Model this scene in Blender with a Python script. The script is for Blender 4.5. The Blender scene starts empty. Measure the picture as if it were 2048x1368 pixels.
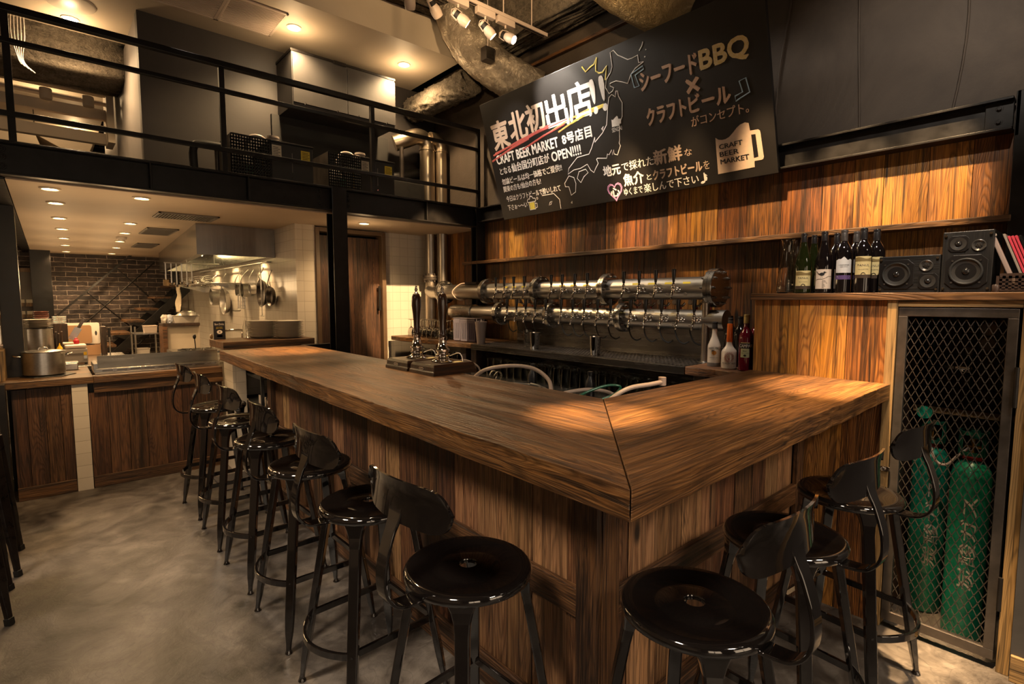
import bpy, bmesh, math, random
from mathutils import Vector, Matrix
R = math.radians
random.seed(7)
C = bpy.context.scene.collection
sc = bpy.context.scene

# ------------------------------------------------------------------ camera
CAM_H = 1.53
_pitch = math.atan(87 / 1056.0)
_hd = R(90) - math.atan2(931, 1060)
fw = Vector((math.cos(_hd) * math.cos(_pitch), math.sin(_hd) * math.cos(_pitch), -math.sin(_pitch)))
rt = Vector((math.sin(_hd), -math.cos(_hd), 0))
up = rt.cross(fw)
cd = bpy.data.cameras.new('camera')
cd.sensor_width = 36.0
cd.lens = 1056 / 2048 * 36
cd.clip_start = 0.02
cam = bpy.data.objects.new('camera', cd)
C.objects.link(cam)
M = Matrix((rt, up, -fw)).transposed().to_4x4()
M.translation = (0, 0, CAM_H)
cam.matrix_world = M
sc.camera = cam

# ------------------------------------------------------------------ view + world
sc.view_settings.view_transform = 'Standard'
sc.view_settings.look = 'None'
sc.view_settings.gamma = 1
sc.view_settings.use_curve_mapping = False
sc.view_settings.exposure = 0.45
sc.cycles.max_bounces = 7
sc.cycles.diffuse_bounces = 3
sc.cycles.glossy_bounces = 4
sc.cycles.transmission_bounces = 7
sc.cycles.transparent_max_bounces = 6
sc.cycles.sample_clamp_indirect = 3.0
sc.cycles.sample_clamp_direct = 0
sc.cycles.caustics_reflective = False
sc.cycles.caustics_refractive = False
sc.cycles.blur_glossy = 0.3
w = bpy.data.worlds.new('world')
sc.world = w
w.use_nodes = True
bg = w.node_tree.nodes['Background']
bg.inputs[0].default_value = (1.0, 0.74, 0.50, 1)
bg.inputs[1].default_value = 2.2

WARM = (1.0, 0.66, 0.33)
YELL = (1.0, 0.64, 0.31)
WHITE = (1.0, 0.87, 0.72)


def spot(loc, target, power, size=40, blend=0.5, color=WARM, radius=0.03):
    l = bpy.data.lights.new('spot_light', 'SPOT')
    l.energy = power
    l.spot_size = R(size)
    l.spot_blend = blend
    l.color = color
    l.shadow_soft_size = radius
    o = bpy.data.objects.new('spot_light', l)
    C.objects.link(o)
    o.location = loc
    d = Vector(target) - Vector(loc)
    o.rotation_euler = d.to_track_quat('-Z', 'Y').to_euler()
    return o


def point(loc, power, color=WARM, radius=0.05):
    l = bpy.data.lights.new('point_light', 'POINT')
    l.energy = power
    l.color = color
    l.shadow_soft_size = radius
    o = bpy.data.objects.new('point_light', l)
    C.objects.link(o)
    o.location = loc
    return o


# ------------------------------------------------------------------ lamps
# spots on a second track above the bar and over the room side
for (y, ty, p) in ((2.5, 2.4, 700), (1.95, 1.9, 260), (1.45, 1.42, 480), (1.0, 1.02, 700), (.62, .66, 560)):
    spot((2.25, y, 3.6), (3.46, ty, 2.06), p, 17, .8)
for (y, ty, p) in ((3.2, 3.25, 260), (4.0, 4.0, 200)):
    spot((2.25, y, 3.6), (3.46, ty, 2.04), p, 20, 1)
spot((1.9, .2, 3.3), (3.46, .75, 2.75), 90, 50, 1, WHITE)
spot((2.6, 2.6, 3.65), (3.17, 2.55, 1.5), 170, 30, 1, WHITE)
spot((2.6, 1.7, 3.65), (3.17, 1.75, 1.5), 150, 28, 1, WHITE)
spot((2.6, 3.5, 3.65), (3.17, 3.5, 1.5), 110, 30, 1, WHITE)
spot((2.3, .75, 3.7), (2.60, .76, 1.14), 2600, 19, .9)
spot((2.15, .35, 3.7), (2.64, .26, 0), 1500, 11, .4)
spot((2.15, .4, 3.7), (2.95, .38, .8), 200, 20, .6)
spot((1.5, .25, 3.5), (2.93, .72, 1.66), 210, 28, .9, WHITE)
spot((1.45, 1.3, 3.7), (1.36, 1.12, 1.14), 1500, 12, .9)
spot((1.9, 1.2, 3.7), (1.95, 1.0, 1.14), 500, 24, 1)
spot((1.3, 2.4, 3.7), (1.30, 2.3, 1.14), 160, 34, 1)
spot((1.25, 3.6, 3.7), (1.30, 4.05, 1.14), 1400, 18, .9)
spot((2.5, 1.5, 4.0), (3.02, 5.3, 1.30), 1900, 13, .4, YELL)
for y in (2.0, 2.9, 4.3):
    spot((.5, y + .1, 3.6), (2.96, y, .95), 380, 16, 1, WHITE)  # added from the room side to brighten the upturned glasses
spot((1.3, 1.5, 3.3), (2.95, 2.42, 3.75), 90, 34, .8, WARM)  # made-up upward spot, brightens the second foil duct
# room side: floor, stools and bar front
for (x, y, p) in ((-1.0, 3.4, 250), (-.9, 1.9, 235), (-.8, .4, 200), (1.2, -1.3, 120), (2.1, -1.2, 110)):
    spot((x, y, 2.6), (x + 1.7, y + .35, .35) if x < 1 else (x + .2, .8, .5), p, 60, 1, (1, .82, .62), .2)
for y in (4.65, 6.27, 7.22, 8.3, 9.34, 10.6):
    for x in (.12, .66):
        spot((x, y, 2.19), (x, y, 0), 50, 130, .9, YELL, .04)
        point((x, y, 1.75), 3.0, YELL, .12)  # added below the downlights to spread light over the ceiling
spot((1.62, 6.35, 2.10), (1.80, 6.15, 1.3), 50, 80, .5, YELL, .03)
spot((1.62, 7.4, 2.10), (1.75, 7.4, 1.2), 35, 100, .6, YELL, .03)
spot((1.62, 8.4, 2.10), (1.7, 8.4, 1.2), 30, 100, .6, YELL, .03)
spot((2.323, 4.793, 2.2), (2.323, 4.793, 0), 40, 140, .8, YELL, .04)
point((2.323, 4.793, 2.0), 2.0, YELL, .05)
for (x, y) in ((.27, 5.83), (1.706, 4.755), (2.771, 4.768)):
    spot((x, y, 3.79), (x, y, 0), 100, 140, .8, WARM, .04)
    point((x, y, 3.66), 5 if x > 1 else 7, WARM, .05)
spot((.41, 9.4, 3.78), (.41, 9.4, 0), 90, 150, .8, YELL, .04)
point((.41, 9.4, 3.68), 8, YELL, .03)
point((.1, 7.6, 3.7), 12, WARM, .06)  # added fill for the dark void beyond the soffit
# added upward light, no fitting, brightens the sprayed ceiling between the ducts
spot((1.9, 2.0, 3.75), (2.6, 3.2, 4.7), 110, 120, 1, WARM, .06)
spot((1.6, 2.4, 3.0), (2.98, 3.9, 3.75), 90, 30, 1, WARM)  # added to brighten the silver foil duct
# added spots on left wall and panel past the cabinet, for stool back reflections
for y in (4.6, 6.2, 7.8):
    spot((-2.6, y, 4.2), (-3.5, y, 1.6), 260, 60, 1, (1, .82, .64), .06)
spot((2.0, -.7, 3.5), (2.82, -.35, 1.2), 200, 36, .8, WHITE)


# ------------------------------------------------------------------ mesh helpers
class MB:
    def __init__(s):
        s.bm = bmesh.new()

    def box(s, x0, x1, y0, y1, z0, z1, mat=None):
        v = [s.bm.verts.new(p) for p in ((x0, y0, z0), (x1, y0, z0), (x1, y1, z0), (x0, y1, z0),
                                         (x0, y0, z1), (x1, y0, z1), (x1, y1, z1), (x0, y1, z1))]
        if mat is not None:
            for q in v:
                q.co = mat @ q.co
        for f in ((3, 2, 1, 0), (4, 5, 6, 7), (0, 1, 5, 4), (1, 2, 6, 5), (2, 3, 7, 6), (3, 0, 4, 7)):
            s.bm.faces.new([v[i] for i in f])
        return s

    def poly(s, pts):
        s.bm.faces.new([s.bm.verts.new(p) for p in pts])
        return s

    def prism(s, pts, z0, z1, fn=None):
        """extrude a 2-D outline; fn maps (a, b, c) to a point"""
        fn = fn or (lambda a, b, c: (a, b, c))
        lo = [s.bm.verts.new(fn(a, b, z0)) for a, b in pts]
        hi = [s.bm.verts.new(fn(a, b, z1)) for a, b in pts]
        n = len(pts)
        s.bm.faces.new(lo[::-1])
        s.bm.faces.new(hi)
        for i in range(n):
            j = (i + 1) % n
            s.bm.faces.new([lo[i], lo[j], hi[j], hi[i]])
        return s

    def rings(s, rs, closed=False, cap=True):
        """rs: list of rings (each a list of points) stitched together"""
        vs = [[s.bm.verts.new(p) for p in r] for r in rs]
        n = len(vs[0])
        m = len(vs)
        for a in range(m if closed else m - 1):
            A, B = vs[a], vs[(a + 1) % m]
            for i in range(n):
                j = (i + 1) % n
                s.bm.faces.new([A[i], A[j], B[j], B[i]])
        if cap and not closed:
            s.bm.faces.new(vs[0][::-1])
            s.bm.faces.new(vs[-1])
        return s

    def tube(s, pts, r, seg=8, closed=False, cap=True):
        pts = [Vector(p) for p in pts]
        n = len(pts)
        rs = r if isinstance(r, (list, tuple)) else [r] * n
        out = []
        nrm = None
        for i, p in enumerate(pts):
            if closed:
                t = pts[(i + 1) % n] - pts[i - 1]
            else:
                t = pts[min(i + 1, n - 1)] - pts[max(i - 1, 0)]
            t.normalize()
            if nrm is None:
                nrm = t.orthogonal().normalized()
            else:
                nrm = (nrm - t * nrm.dot(t))
                if nrm.length < 1e-6:
                    nrm = t.orthogonal()
                nrm.normalize()
            b = t.cross(nrm)
            out.append([p + (nrm * math.cos(a) + b * math.sin(a)) * rs[i]
                        for a in (2 * math.pi * k / seg for k in range(seg))])
        return s.rings(out, closed, cap)

    def bar(s, pts, w, t, side=(0, 0, 1), closed=False):
        """rectangular section sweep: w across `side`, t across the other axis; w,t scalar or list"""
        pts = [Vector(p) for p in pts]
        n = len(pts)
        out = []
        for i, p in enumerate(pts):
            if closed:
                d = pts[(i + 1) % n] - pts[i - 1]
            else:
                d = pts[min(i + 1, n - 1)] - pts[max(i - 1, 0)]
            d.normalize()
            sd = Vector(side[i] if isinstance(side, list) else side)
            sd = (sd - d * sd.dot(d)).normalized()
            o = d.cross(sd)
            ww = (w[i] if isinstance(w, list) else w) / 2
            tt = (t[i] if isinstance(t, list) else t) / 2
            out.append([p + sd * ww + o * tt, p - sd * ww + o * tt, p - sd * ww - o * tt, p + sd * ww - o * tt])
        return s.rings(out, closed)

    def cyl(s, a, b, r, r2=None, seg=16):
        return s.tube([a, b], [r, r if r2 is None else r2], seg)

    def lathe(s, prof, at=(0, 0, 0), seg=24, axis='Z', arc=None):
        """prof: (radius, height) list; open profile; radius 0 at an end closes it"""
        def P(r, h, a):
            c, d = r * math.cos(a), r * math.sin(a)
            q = {'Z': (c, d, h), 'X': (h, c, d), 'Y': (d, h, c)}[axis]
            return (q[0] + at[0], q[1] + at[1], q[2] + at[2])
        rows = []
        for r, h in prof:
            if r < 1e-6:
                rows.append([s.bm.verts.new(P(0, h, 0))])
            else:
                rows.append([s.bm.verts.new(P(r, h, 2 * math.pi * k / seg)) for k in range(seg)])
        for A, B in zip(rows, rows[1:]):
            for i in range(seg):
                j = (i + 1) % seg
                if len(A) == 1 and len(B) == 1:
                    continue
                if len(A) == 1:
                    s.bm.faces.new([A[0], B[j], B[i]])
                elif len(B) == 1:
                    s.bm.faces.new([A[i], A[j], B[0]])
                else:
                    s.bm.faces.new([A[i], A[j], B[j], B[i]])
        return s

    def planks(s, a0, a1, width, z0, z1, put, gap=0.003, thick=0.02, jitter=0.25, depth=0.004, rnd=None):
        """row of boards from a0 to a1; put(a, h, d) -> point (d = depth off the face)"""
        rnd = rnd or random
        a = a0
        while a < a1 - 0.01:
            wd = width * rnd.uniform(1 - jitter, 1 + jitter)
            b = min(a + wd, a1)
            if a1 - b < width * 0.3:
                b = a1
            d = rnd.uniform(0, depth)
            pts = []
            for dd in (-thick, d):
                for (u, h) in ((a + gap / 2, z0), (b - gap / 2, z0), (b - gap / 2, z1), (a + gap / 2, z1)):
                    pts.append(s.bm.verts.new(put(u, h, dd)))
            for f in ((3, 2, 1, 0), (4, 5, 6, 7), (0, 1, 5, 4), (1, 2, 6, 5), (2, 3, 7, 6), (3, 0, 4, 7)):
                s.bm.faces.new([pts[i] for i in f])
            a = b
        return s

    def build(s, name, mat, parent=None, smooth=None, bevel=0, seg=2, world=False, weld=False):
        if weld:
            bmesh.ops.remove_doubles(s.bm, verts=s.bm.verts, dist=1e-5)
        bmesh.ops.recalc_face_normals(s.bm, faces=s.bm.faces)
        me = bpy.data.meshes.new(name)
        s.bm.to_mesh(me)
        s.bm.free()
        if mat:
            me.materials.append(mat)
        if smooth:
            me.shade_smooth()
            me.set_sharp_from_angle(angle=R(smooth))
        o = bpy.data.objects.new(name, me)
        C.objects.link(o)
        if parent:
            o.parent = parent
            if world:
                q = parent
                off = Vector((0, 0, 0))
                while q:
                    off += q.location
                    q = q.parent
                o.location = -off
        if bevel:
            b = o.modifiers.new('bevel', 'BEVEL')
            b.width = bevel
            b.segments = seg
            b.limit_method = 'ANGLE'
            b.angle_limit = R(35)
        return o


def thing(name, label, cat, loc=(0, 0, 0), rotz=0, group=None):
    o = bpy.data.objects.new(name, None)
    o.empty_display_size = 0.05
    C.objects.link(o)
    o.location = loc
    o.rotation_euler = (0, 0, rotz)
    return tag(o, label, cat, group)


def tag(o, label, cat, group=None, kind=None):
    o['label'] = label
    o['category'] = cat
    if group:
        o['group'] = group
    if kind:
        o['kind'] = kind
    return o


def struct(o):
    o['kind'] = 'structure'
    return o


KIDS = {}


def kids(o):
    return [c for c in o.children]


def dup(root, loc=None, rotz=None, label=None, group=None, parent=None, scale=None):
    r = root.copy()
    C.objects.link(r)
    if parent is not None:
        r.parent = parent
    if loc is not None:
        r.location = loc
    if rotz is not None:
        r.rotation_euler = (0, 0, rotz)
    if scale is not None:
        r.scale = (scale[0], scale[1], scale[2]) if isinstance(scale, tuple) else (scale,) * 3
    if label:
        r['label'] = label
    if group:
        r['group'] = group
    for ch in kids(root):
        dup(ch, parent=r)
    return r


def arc(cx, cy, r, a0, a1, n, fn):
    return [fn(cx + r * math.cos(R(a0 + (a1 - a0) * i / n)), cy + r * math.sin(R(a0 + (a1 - a0) * i / n))) for i in range(n + 1)]


def catmull(pts, n=6, closed=False):
    P = [Vector(p) for p in pts]
    out = []
    m = len(P)
    rng = range(m if closed else m - 1)
    for i in rng:
        p0 = P[i - 1] if (closed or i > 0) else P[0]
        p1 = P[i]
        p2 = P[(i + 1) % m]
        p3 = P[(i + 2) % m] if (closed or i + 2 < m) else P[-1]
        for k in range(n):
            t = k / n
            out.append(0.5 * ((2 * p1) + (p2 - p0) * t + (2 * p0 - 5 * p1 + 4 * p2 - p3) * t * t + (3 * p1 - p0 - 3 * p2 + p3) * t ** 3))
    if not closed:
        out.append(P[-1])
    return out


def text_mesh(body, size=1.0, bold=0, spread=0.012, font_space=1.0, ext=0.0):
    """flat mesh of lettering in the xy plane, list of (verts, faces)"""
    c = bpy.data.curves.new('lettering', 'FONT')
    c.body = body
    c.size = size
    c.space_character = font_space
    c.resolution_u = 3
    o = bpy.data.objects.new('lettering', c)
    C.objects.link(o)
    bpy.context.view_layer.update()
    dg = bpy.context.evaluated_depsgraph_get()
    me = bpy.data.meshes.new_from_object(o.evaluated_get(dg))
    bpy.data.objects.remove(o)
    vs = [v.co.copy() for v in me.vertices]
    fs = [tuple(p.vertices) for p in me.polygons]
    bpy.data.meshes.remove(me)
    return vs, fs


def lettering(body, put, u0, u1, v0, v1, bold=1, spread=0.02, skew=0.0, jitter=0, lift=0.0):
    """fit text to a u,v box and place it with put(u, v, d)"""
    vs, fs = text_mesh(body)
    x0 = min(v.x for v in vs); x1 = max(v.x for v in vs)
    y0 = min(v.y for v in vs); y1 = max(v.y for v in vs)
    mb = MB()
    offs = [(0, 0)] + [(spread * math.cos(k * 2.4), spread * math.sin(k * 2.4)) for k in range(bold)]
    for n, (ox, oy) in enumerate(offs):
        q = []
        for v in vs:
            a = (v.x - x0) / (x1 - x0)
            b = (v.y - y0) / (y1 - y0)
            hh = v1 - v0
            u = u0 + (u1 - u0) * a + ox * hh + skew * (b - .5) * hh
            vv = v0 + hh * b + oy * hh + jitter * math.sin(a * 17.0 + n)
            q.append(mb.bm.verts.new(put(u, vv, lift + 0.0004 * n)))
        for f in fs:
            try:
                mb.bm.faces.new([q[i] for i in f])
            except ValueError:
                pass
    return mb

# ------------------------------------------------------------------ materials
def newmat(name):
    m = bpy.data.materials.new(name)
    m.use_nodes = True
    nt = m.node_tree
    return m, nt, nt.nodes['Principled BSDF']


def N(nt, typ, **kw):
    n = nt.nodes.new(typ)
    for k, v in kw.items():
        setattr(n, k, v)
    return n


def L(nt, a, b):
    nt.links.new(a, b)


def ramp(nt, fac, stops, interp='LINEAR'):
    r = N(nt, 'ShaderNodeValToRGB')
    r.color_ramp.interpolation = interp
    e = r.color_ramp.elements
    while len(e) < len(stops):
        e.new(0.5)
    for el, (p, c) in zip(e, stops):
        el.position = p
        el.color = (*c, 1) if len(c) == 3 else c
    L(nt, fac, r.inputs[0])
    return r.outputs[0]


def coords(nt, scale=(1, 1, 1), loc=(0, 0, 0), kind='Object'):
    tc = N(nt, 'ShaderNodeTexCoord')
    mp = N(nt, 'ShaderNodeMapping')
    mp.inputs['Scale'].default_value = scale
    mp.inputs['Location'].default_value = loc
    L(nt, tc.outputs[kind], mp.inputs[0])
    return mp.outputs[0]


def noise(nt, vec, scale=5, detail=4, rough=0.55, dist=0.0):
    n = N(nt, 'ShaderNodeTexNoise')
    n.inputs['Scale'].default_value = scale
    n.inputs['Detail'].default_value = detail
    n.inputs['Roughness'].default_value = rough
    n.inputs['Distortion'].default_value = dist
    if vec is not None:
        L(nt, vec, n.inputs['Vector'])
    return n.outputs['Fac']


def bump(nt, b, h, strength=0.3, dist=0.01):
    n = N(nt, 'ShaderNodeBump')
    n.inputs['Strength'].default_value = strength
    n.inputs['Distance'].default_value = dist
    L(nt, h, n.inputs['Height'])
    L(nt, n.outputs[0], b.inputs['Normal'])


def math2(nt, op, a, b):
    n = N(nt, 'ShaderNodeMath', operation=op)
    for i, x in enumerate((a, b)):
        if isinstance(x, (int, float)):
            n.inputs[i].default_value = x
        else:
            L(nt, x, n.inputs[i])
    return n.outputs[0]


def mixc(nt, fac, a, b, mode='MIX'):
    n = N(nt, 'ShaderNodeMix', data_type='RGBA', blend_type=mode)
    for sock, x in ((n.inputs[0], fac), (n.inputs[6], a), (n.inputs[7], b)):
        if isinstance(x, (int, float)):
            sock.default_value = x
        elif isinstance(x, tuple):
            sock.default_value = (*x, 1)
        else:
            L(nt, x, sock)
    return n.outputs[2]


def plain(name, col, rough=0.5, metal=0.0, coat=0.0, emit=None, estr=0, spec=None, trans=0, ior=1.45, alpha=1):
    m, nt, b = newmat(name)
    b.inputs['Base Color'].default_value = (*col, 1)
    b.inputs['Roughness'].default_value = rough
    b.inputs['Metallic'].default_value = metal
    b.inputs['Coat Weight'].default_value = coat
    b.inputs['Coat Roughness'].default_value = 0.05
    b.inputs['IOR'].default_value = ior
    b.inputs['Transmission Weight'].default_value = trans
    if spec is not None:
        b.inputs['Specular IOR Level'].default_value = spec
    if emit:
        b.inputs['Emission Color'].default_value = (*emit, 1)
        b.inputs['Emission Strength'].default_value = estr
    return m


def speckled(name, col, rough=0.5, metal=0.0, var=0.35, scale=8, bmp=0.1, coat=0.0, stretch=(1, 1, 1), rvar=0.15):
    """a flat colour broken up by cloudy wear, with a light bump"""
    m, nt, b = newmat(name)
    v = coords(nt, stretch)
    n = noise(nt, v, scale, 6, 0.6)
    lo = tuple(c * (1 - var) for c in col)
    hi = tuple(min(1, c * (1 + var)) for c in col)
    L(nt, ramp(nt, n, [(0.25, lo), (0.75, hi)]), b.inputs['Base Color'])
    r = N(nt, 'ShaderNodeMapRange')
    r.inputs[3].default_value = max(0.02, rough - rvar)
    r.inputs[4].default_value = min(1, rough + rvar)
    L(nt, n, r.inputs[0])
    L(nt, r.outputs[0], b.inputs['Roughness'])
    b.inputs['Metallic'].default_value = metal
    b.inputs['Coat Weight'].default_value = coat
    b.inputs['Coat Roughness'].default_value = 0.06
    if bmp:
        bump(nt, b, n, bmp, 0.01)
    return m


def wood(name, axis='Z', dark=(0.035, 0.016, 0.008), mid=(0.17, 0.078, 0.03), light=(0.36, 0.18, 0.07), rough=0.55, island=0.6, fine=1.0, bmp=0.35, coat=0.0, streak=1.0):
    """weathered softwood: growth-ring lines, dark streaks, knots, every board its own tone"""
    m, nt, b = newmat(name)
    ax = 'XYZ'.index(axis)
    k = [1.0, 1.0, 1.0]
    k[ax] = 0.07
    k2 = [1.0, 1.0, 1.0]
    k2[ax] = 0.025
    k3 = [1.0, 1.0, 1.0]
    k3[ax] = 0.3
    tc = N(nt, 'ShaderNodeTexCoord')
    geo = N(nt, 'ShaderNodeNewGeometry')
    rnd = geo.outputs['Random Per Island']
    off = N(nt, 'ShaderNodeVectorMath', operation='SCALE')
    off.inputs[0].default_value = (13.1, 7.7, 9.3)
    L(nt, rnd, off.inputs['Scale'])
    add = N(nt, 'ShaderNodeVectorMath', operation='ADD')
    L(nt, tc.outputs['Object'], add.inputs[0])
    L(nt, off.outputs[0], add.inputs[1])

    def mapped(q):
        mp = N(nt, 'ShaderNodeMapping')
        mp.inputs['Scale'].default_value = q
        L(nt, add.outputs[0], mp.inputs[0])
        return mp.outputs[0]
    v, v2, v3 = mapped(k), mapped(k2), mapped(k3)
    big = noise(nt, v, 9, 2, 0.45, 0.9)
    fin = noise(nt, v2, 190 * fine, 3, 0.6, 0.2)
    sn = N(nt, 'ShaderNodeMath', operation='SINE')
    L(nt, math2(nt, 'MULTIPLY', big, 170), sn.inputs[0])
    ring = math2(nt, 'MULTIPLY_ADD', sn.outputs[0], 0.5)
    ring.node.inputs[2].default_value = 0.5
    ring = math2(nt, 'POWER', ring, 2.2)
    blot = noise(nt, v3, 4.2, 6, 0.62, 0.8)
    stk = noise(nt, v2, 34, 4, 0.6, 0.6)
    fr = N(nt, 'ShaderNodeMath', operation='FRACT')
    L(nt, math2(nt, 'MULTIPLY', rnd, 7.31), fr.inputs[0])
    t = math2(nt, 'ADD', math2(nt, 'MULTIPLY', fin, 0.62), math2(nt, 'MULTIPLY', blot, 0.5))
    t = math2(nt, 'SUBTRACT', t, 0.04)
    t = math2(nt, 'ADD', t, math2(nt, 'MULTIPLY', math2(nt, 'SUBTRACT', fr.outputs[0], 0.5), 0.34 * island))
    col = ramp(nt, t, [(0.34, dark), (0.54, mid), (0.74, light)])
    lines = math2(nt, 'SUBTRACT', 1.0, math2(nt, 'MULTIPLY', ring, 0.42))
    smask = ramp(nt, stk, [(0.36, (1 - .72 * streak,) * 3), (0.50, (1, 1, 1))])
    vo = N(nt, 'ShaderNodeTexVoronoi')
    vo.inputs['Scale'].default_value = 3.0
    L(nt, mapped([0.42 if q < 0.5 else 1 for q in k]), vo.inputs['Vector'])
    kn = ramp(nt, vo.outputs['Distance'], [(0.03, (0.10, 0.10, 0.10)), (0.075, (1, 1, 1))])
    crk = noise(nt, mapped([1 if q > .5 else .045 for q in k]), 46, 3, 0.55, 0.5)
    cmask = ramp(nt, crk, [(0.30, (.22, .22, .22)), (0.36, (1, 1, 1))])
    hs = N(nt, 'ShaderNodeHueSaturation')
    mr2 = N(nt, 'ShaderNodeMapRange')
    L(nt, rnd, mr2.inputs[0])
    mr2.inputs[3].default_value = 0.488
    mr2.inputs[4].default_value = 0.505
    L(nt, mr2.outputs[0], hs.inputs['Hue'])
    ms = N(nt, 'ShaderNodeMapRange')
    L(nt, blot, ms.inputs[0])
    ms.inputs[3].default_value = 0.92
    ms.inputs[4].default_value = 1.2
    L(nt, ms.outputs[0], hs.inputs['Saturation'])
    L(nt, col, hs.inputs['Color'])
    c = mixc(nt, 1.0, hs.outputs[0], kn, 'MULTIPLY')
    c = mixc(nt, 1.0, c, smask, 'MULTIPLY')
    c = mixc(nt, 1.0, c, cmask, 'MULTIPLY')
    cmb = N(nt, 'ShaderNodeCombineColor')
    for i in range(3):
        L(nt, lines, cmb.inputs[i])
    c = mixc(nt, 1.0, c, cmb.outputs[0], 'MULTIPLY')
    L(nt, c, b.inputs['Base Color'])
    b.inputs['Roughness'].default_value = rough
    b.inputs['Coat Weight'].default_value = coat
    b.inputs['Coat Roughness'].default_value = 0.25
    h = math2(nt, 'ADD', math2(nt, 'MULTIPLY', fin, 0.5), math2(nt, 'MULTIPLY', lines, 0.9))
    bump(nt, b, h, bmp, 0.006)
    return m


def tiles(name, plane='XZ', col=(0.62, 0.55, 0.46), grout=(0.45, 0.395, 0.33), size=0.1, wid=None, rough=0.18, offset=0.0, mortar=0.012):
    m, nt, b = newmat(name)
    tc = N(nt, 'ShaderNodeTexCoord')
    sx = N(nt, 'ShaderNodeSeparateXYZ')
    L(nt, tc.outputs['Object'], sx.inputs[0])
    cb = N(nt, 'ShaderNodeCombineXYZ')
    L(nt, sx.outputs[plane[0]], cb.inputs[0])
    L(nt, sx.outputs[plane[1]], cb.inputs[1])
    br = N(nt, 'ShaderNodeTexBrick')
    br.offset = offset
    br.inputs['Scale'].default_value = 1
    br.inputs['Mortar Size'].default_value = mortar * size * 2
    br.inputs['Mortar Smooth'].default_value = 0.2
    br.inputs['Brick Width'].default_value = wid or size
    br.inputs['Row Height'].default_value = size
    br.inputs['Color1'].default_value = (*col, 1)
    br.inputs['Color2'].default_value = (*(c * 0.93 for c in col), 1)
    br.inputs['Mortar'].default_value = (*grout, 1)
    L(nt, cb.outputs[0], br.inputs['Vector'])
    L(nt, br.outputs['Color'], b.inputs['Base Color'])
    b.inputs['Roughness'].default_value = rough
    inv = math2(nt, 'SUBTRACT', 1.0, br.outputs['Fac'])
    bump(nt, b, inv, 0.5, 0.004)
    return m


def brickwall(name):
    m, nt, b = newmat(name)
    tc = N(nt, 'ShaderNodeTexCoord')
    sx = N(nt, 'ShaderNodeSeparateXYZ')
    L(nt, tc.outputs['Object'], sx.inputs[0])
    cb = N(nt, 'ShaderNodeCombineXYZ')
    L(nt, sx.outputs['X'], cb.inputs[0])
    L(nt, sx.outputs['Z'], cb.inputs[1])
    wob = N(nt, 'ShaderNodeTexNoise')
    wob.inputs['Scale'].default_value = 6
    L(nt, tc.outputs['Object'], wob.inputs['Vector'])
    vm = N(nt, 'ShaderNodeVectorMath', operation='MULTIPLY_ADD')
    L(nt, wob.outputs['Color'], vm.inputs[0])
    vm.inputs[1].default_value = (0.03, 0.03, 0.0)
    L(nt, cb.outputs[0], vm.inputs[2])
    br = N(nt, 'ShaderNodeTexBrick')
    br.offset = 0.5
    br.inputs['Scale'].default_value = 1
    br.inputs['Mortar Size'].default_value = 0.005
    br.inputs['Mortar Smooth'].default_value = 0.35
    br.inputs['Bias'].default_value = 0.0
    br.inputs['Brick Width'].default_value = 0.27
    br.inputs['Row Height'].default_value = 0.076
    br.inputs['Color1'].default_value = (0.062, 0.048, 0.045, 1)
    br.inputs['Color2'].default_value = (0.028, 0.024, 0.027, 1)
    br.inputs['Mortar'].default_value = (0.34, 0.30, 0.27, 1)
    L(nt, vm.outputs[0], br.inputs['Vector'])
    n = noise(nt, coords(nt, (1, 1, 2.5)), 9, 6, 0.7)
    c = mixc(nt, n, br.outputs['Color'], (0.02, 0.014, 0.012), 'MULTIPLY')
    c = mixc(nt, 0.8, br.outputs['Color'], ramp(nt, n, [(0.35, (0.18, 0.16, 0.15)), (0.62, (1.5, 1.35, 1.25))]), 'MULTIPLY')
    L(nt, c, b.inputs['Base Color'])
    b.inputs['Roughness'].default_value = 0.7
    h = math2(nt, 'ADD', math2(nt, 'MULTIPLY', n, 0.6), math2(nt, 'SUBTRACT', 1.0, br.outputs['Fac']))
    bump(nt, b, h, 0.9, 0.03)
    return m


def concrete(name):
    m, nt, b = newmat(name)
    v = coords(nt)
    n1 = noise(nt, coords(nt, (1.0, 1.0, 1)), 1.7, 7, 0.62, 0.8)
    n2 = noise(nt, v, 7, 9, 0.72, 1.5)
    n3 = noise(nt, coords(nt, (1.0, 1.0, 1), (4, 2, 0)), 3.4, 7, 0.68, 2.2)
    t = math2(nt, 'ADD', math2(nt, 'MULTIPLY', n1, 0.62), math2(nt, 'MULTIPLY', n2, 0.26))
    t = math2(nt, 'ADD', t, math2(nt, 'MULTIPLY', n3, 0.30))
    c = ramp(nt, t, [(0.47, (0.018, 0.015, 0.013)), (0.60, (0.074, 0.062, 0.053)), (0.72, (0.16, 0.137, 0.117))])
    # curved trowel marks
    tw = noise(nt, coords(nt, (1, 1, 1)), 2.2, 2, 0.5, 3.5)
    sn = N(nt, 'ShaderNodeMath', operation='SINE')
    L(nt, math2(nt, 'MULTIPLY', tw, 60), sn.inputs[0])
    mask = ramp(nt, sn.outputs[0], [(0.93, (1, 1, 1)), (1.0, (0.72, 0.72, 0.72))])
    L(nt, mixc(nt, 1.0, c, mask, 'MULTIPLY'), b.inputs['Base Color'])
    L(nt, ramp(nt, n2, [(0.3, (0.30, 0.30, 0.30)), (0.7, (0.55, 0.55, 0.55))]), b.inputs['Roughness'])
    bump(nt, b, math2(nt, 'ADD', n2, math2(nt, 'MULTIPLY', n3, 0.6)), 0.3, 0.01)
    return m


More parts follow.
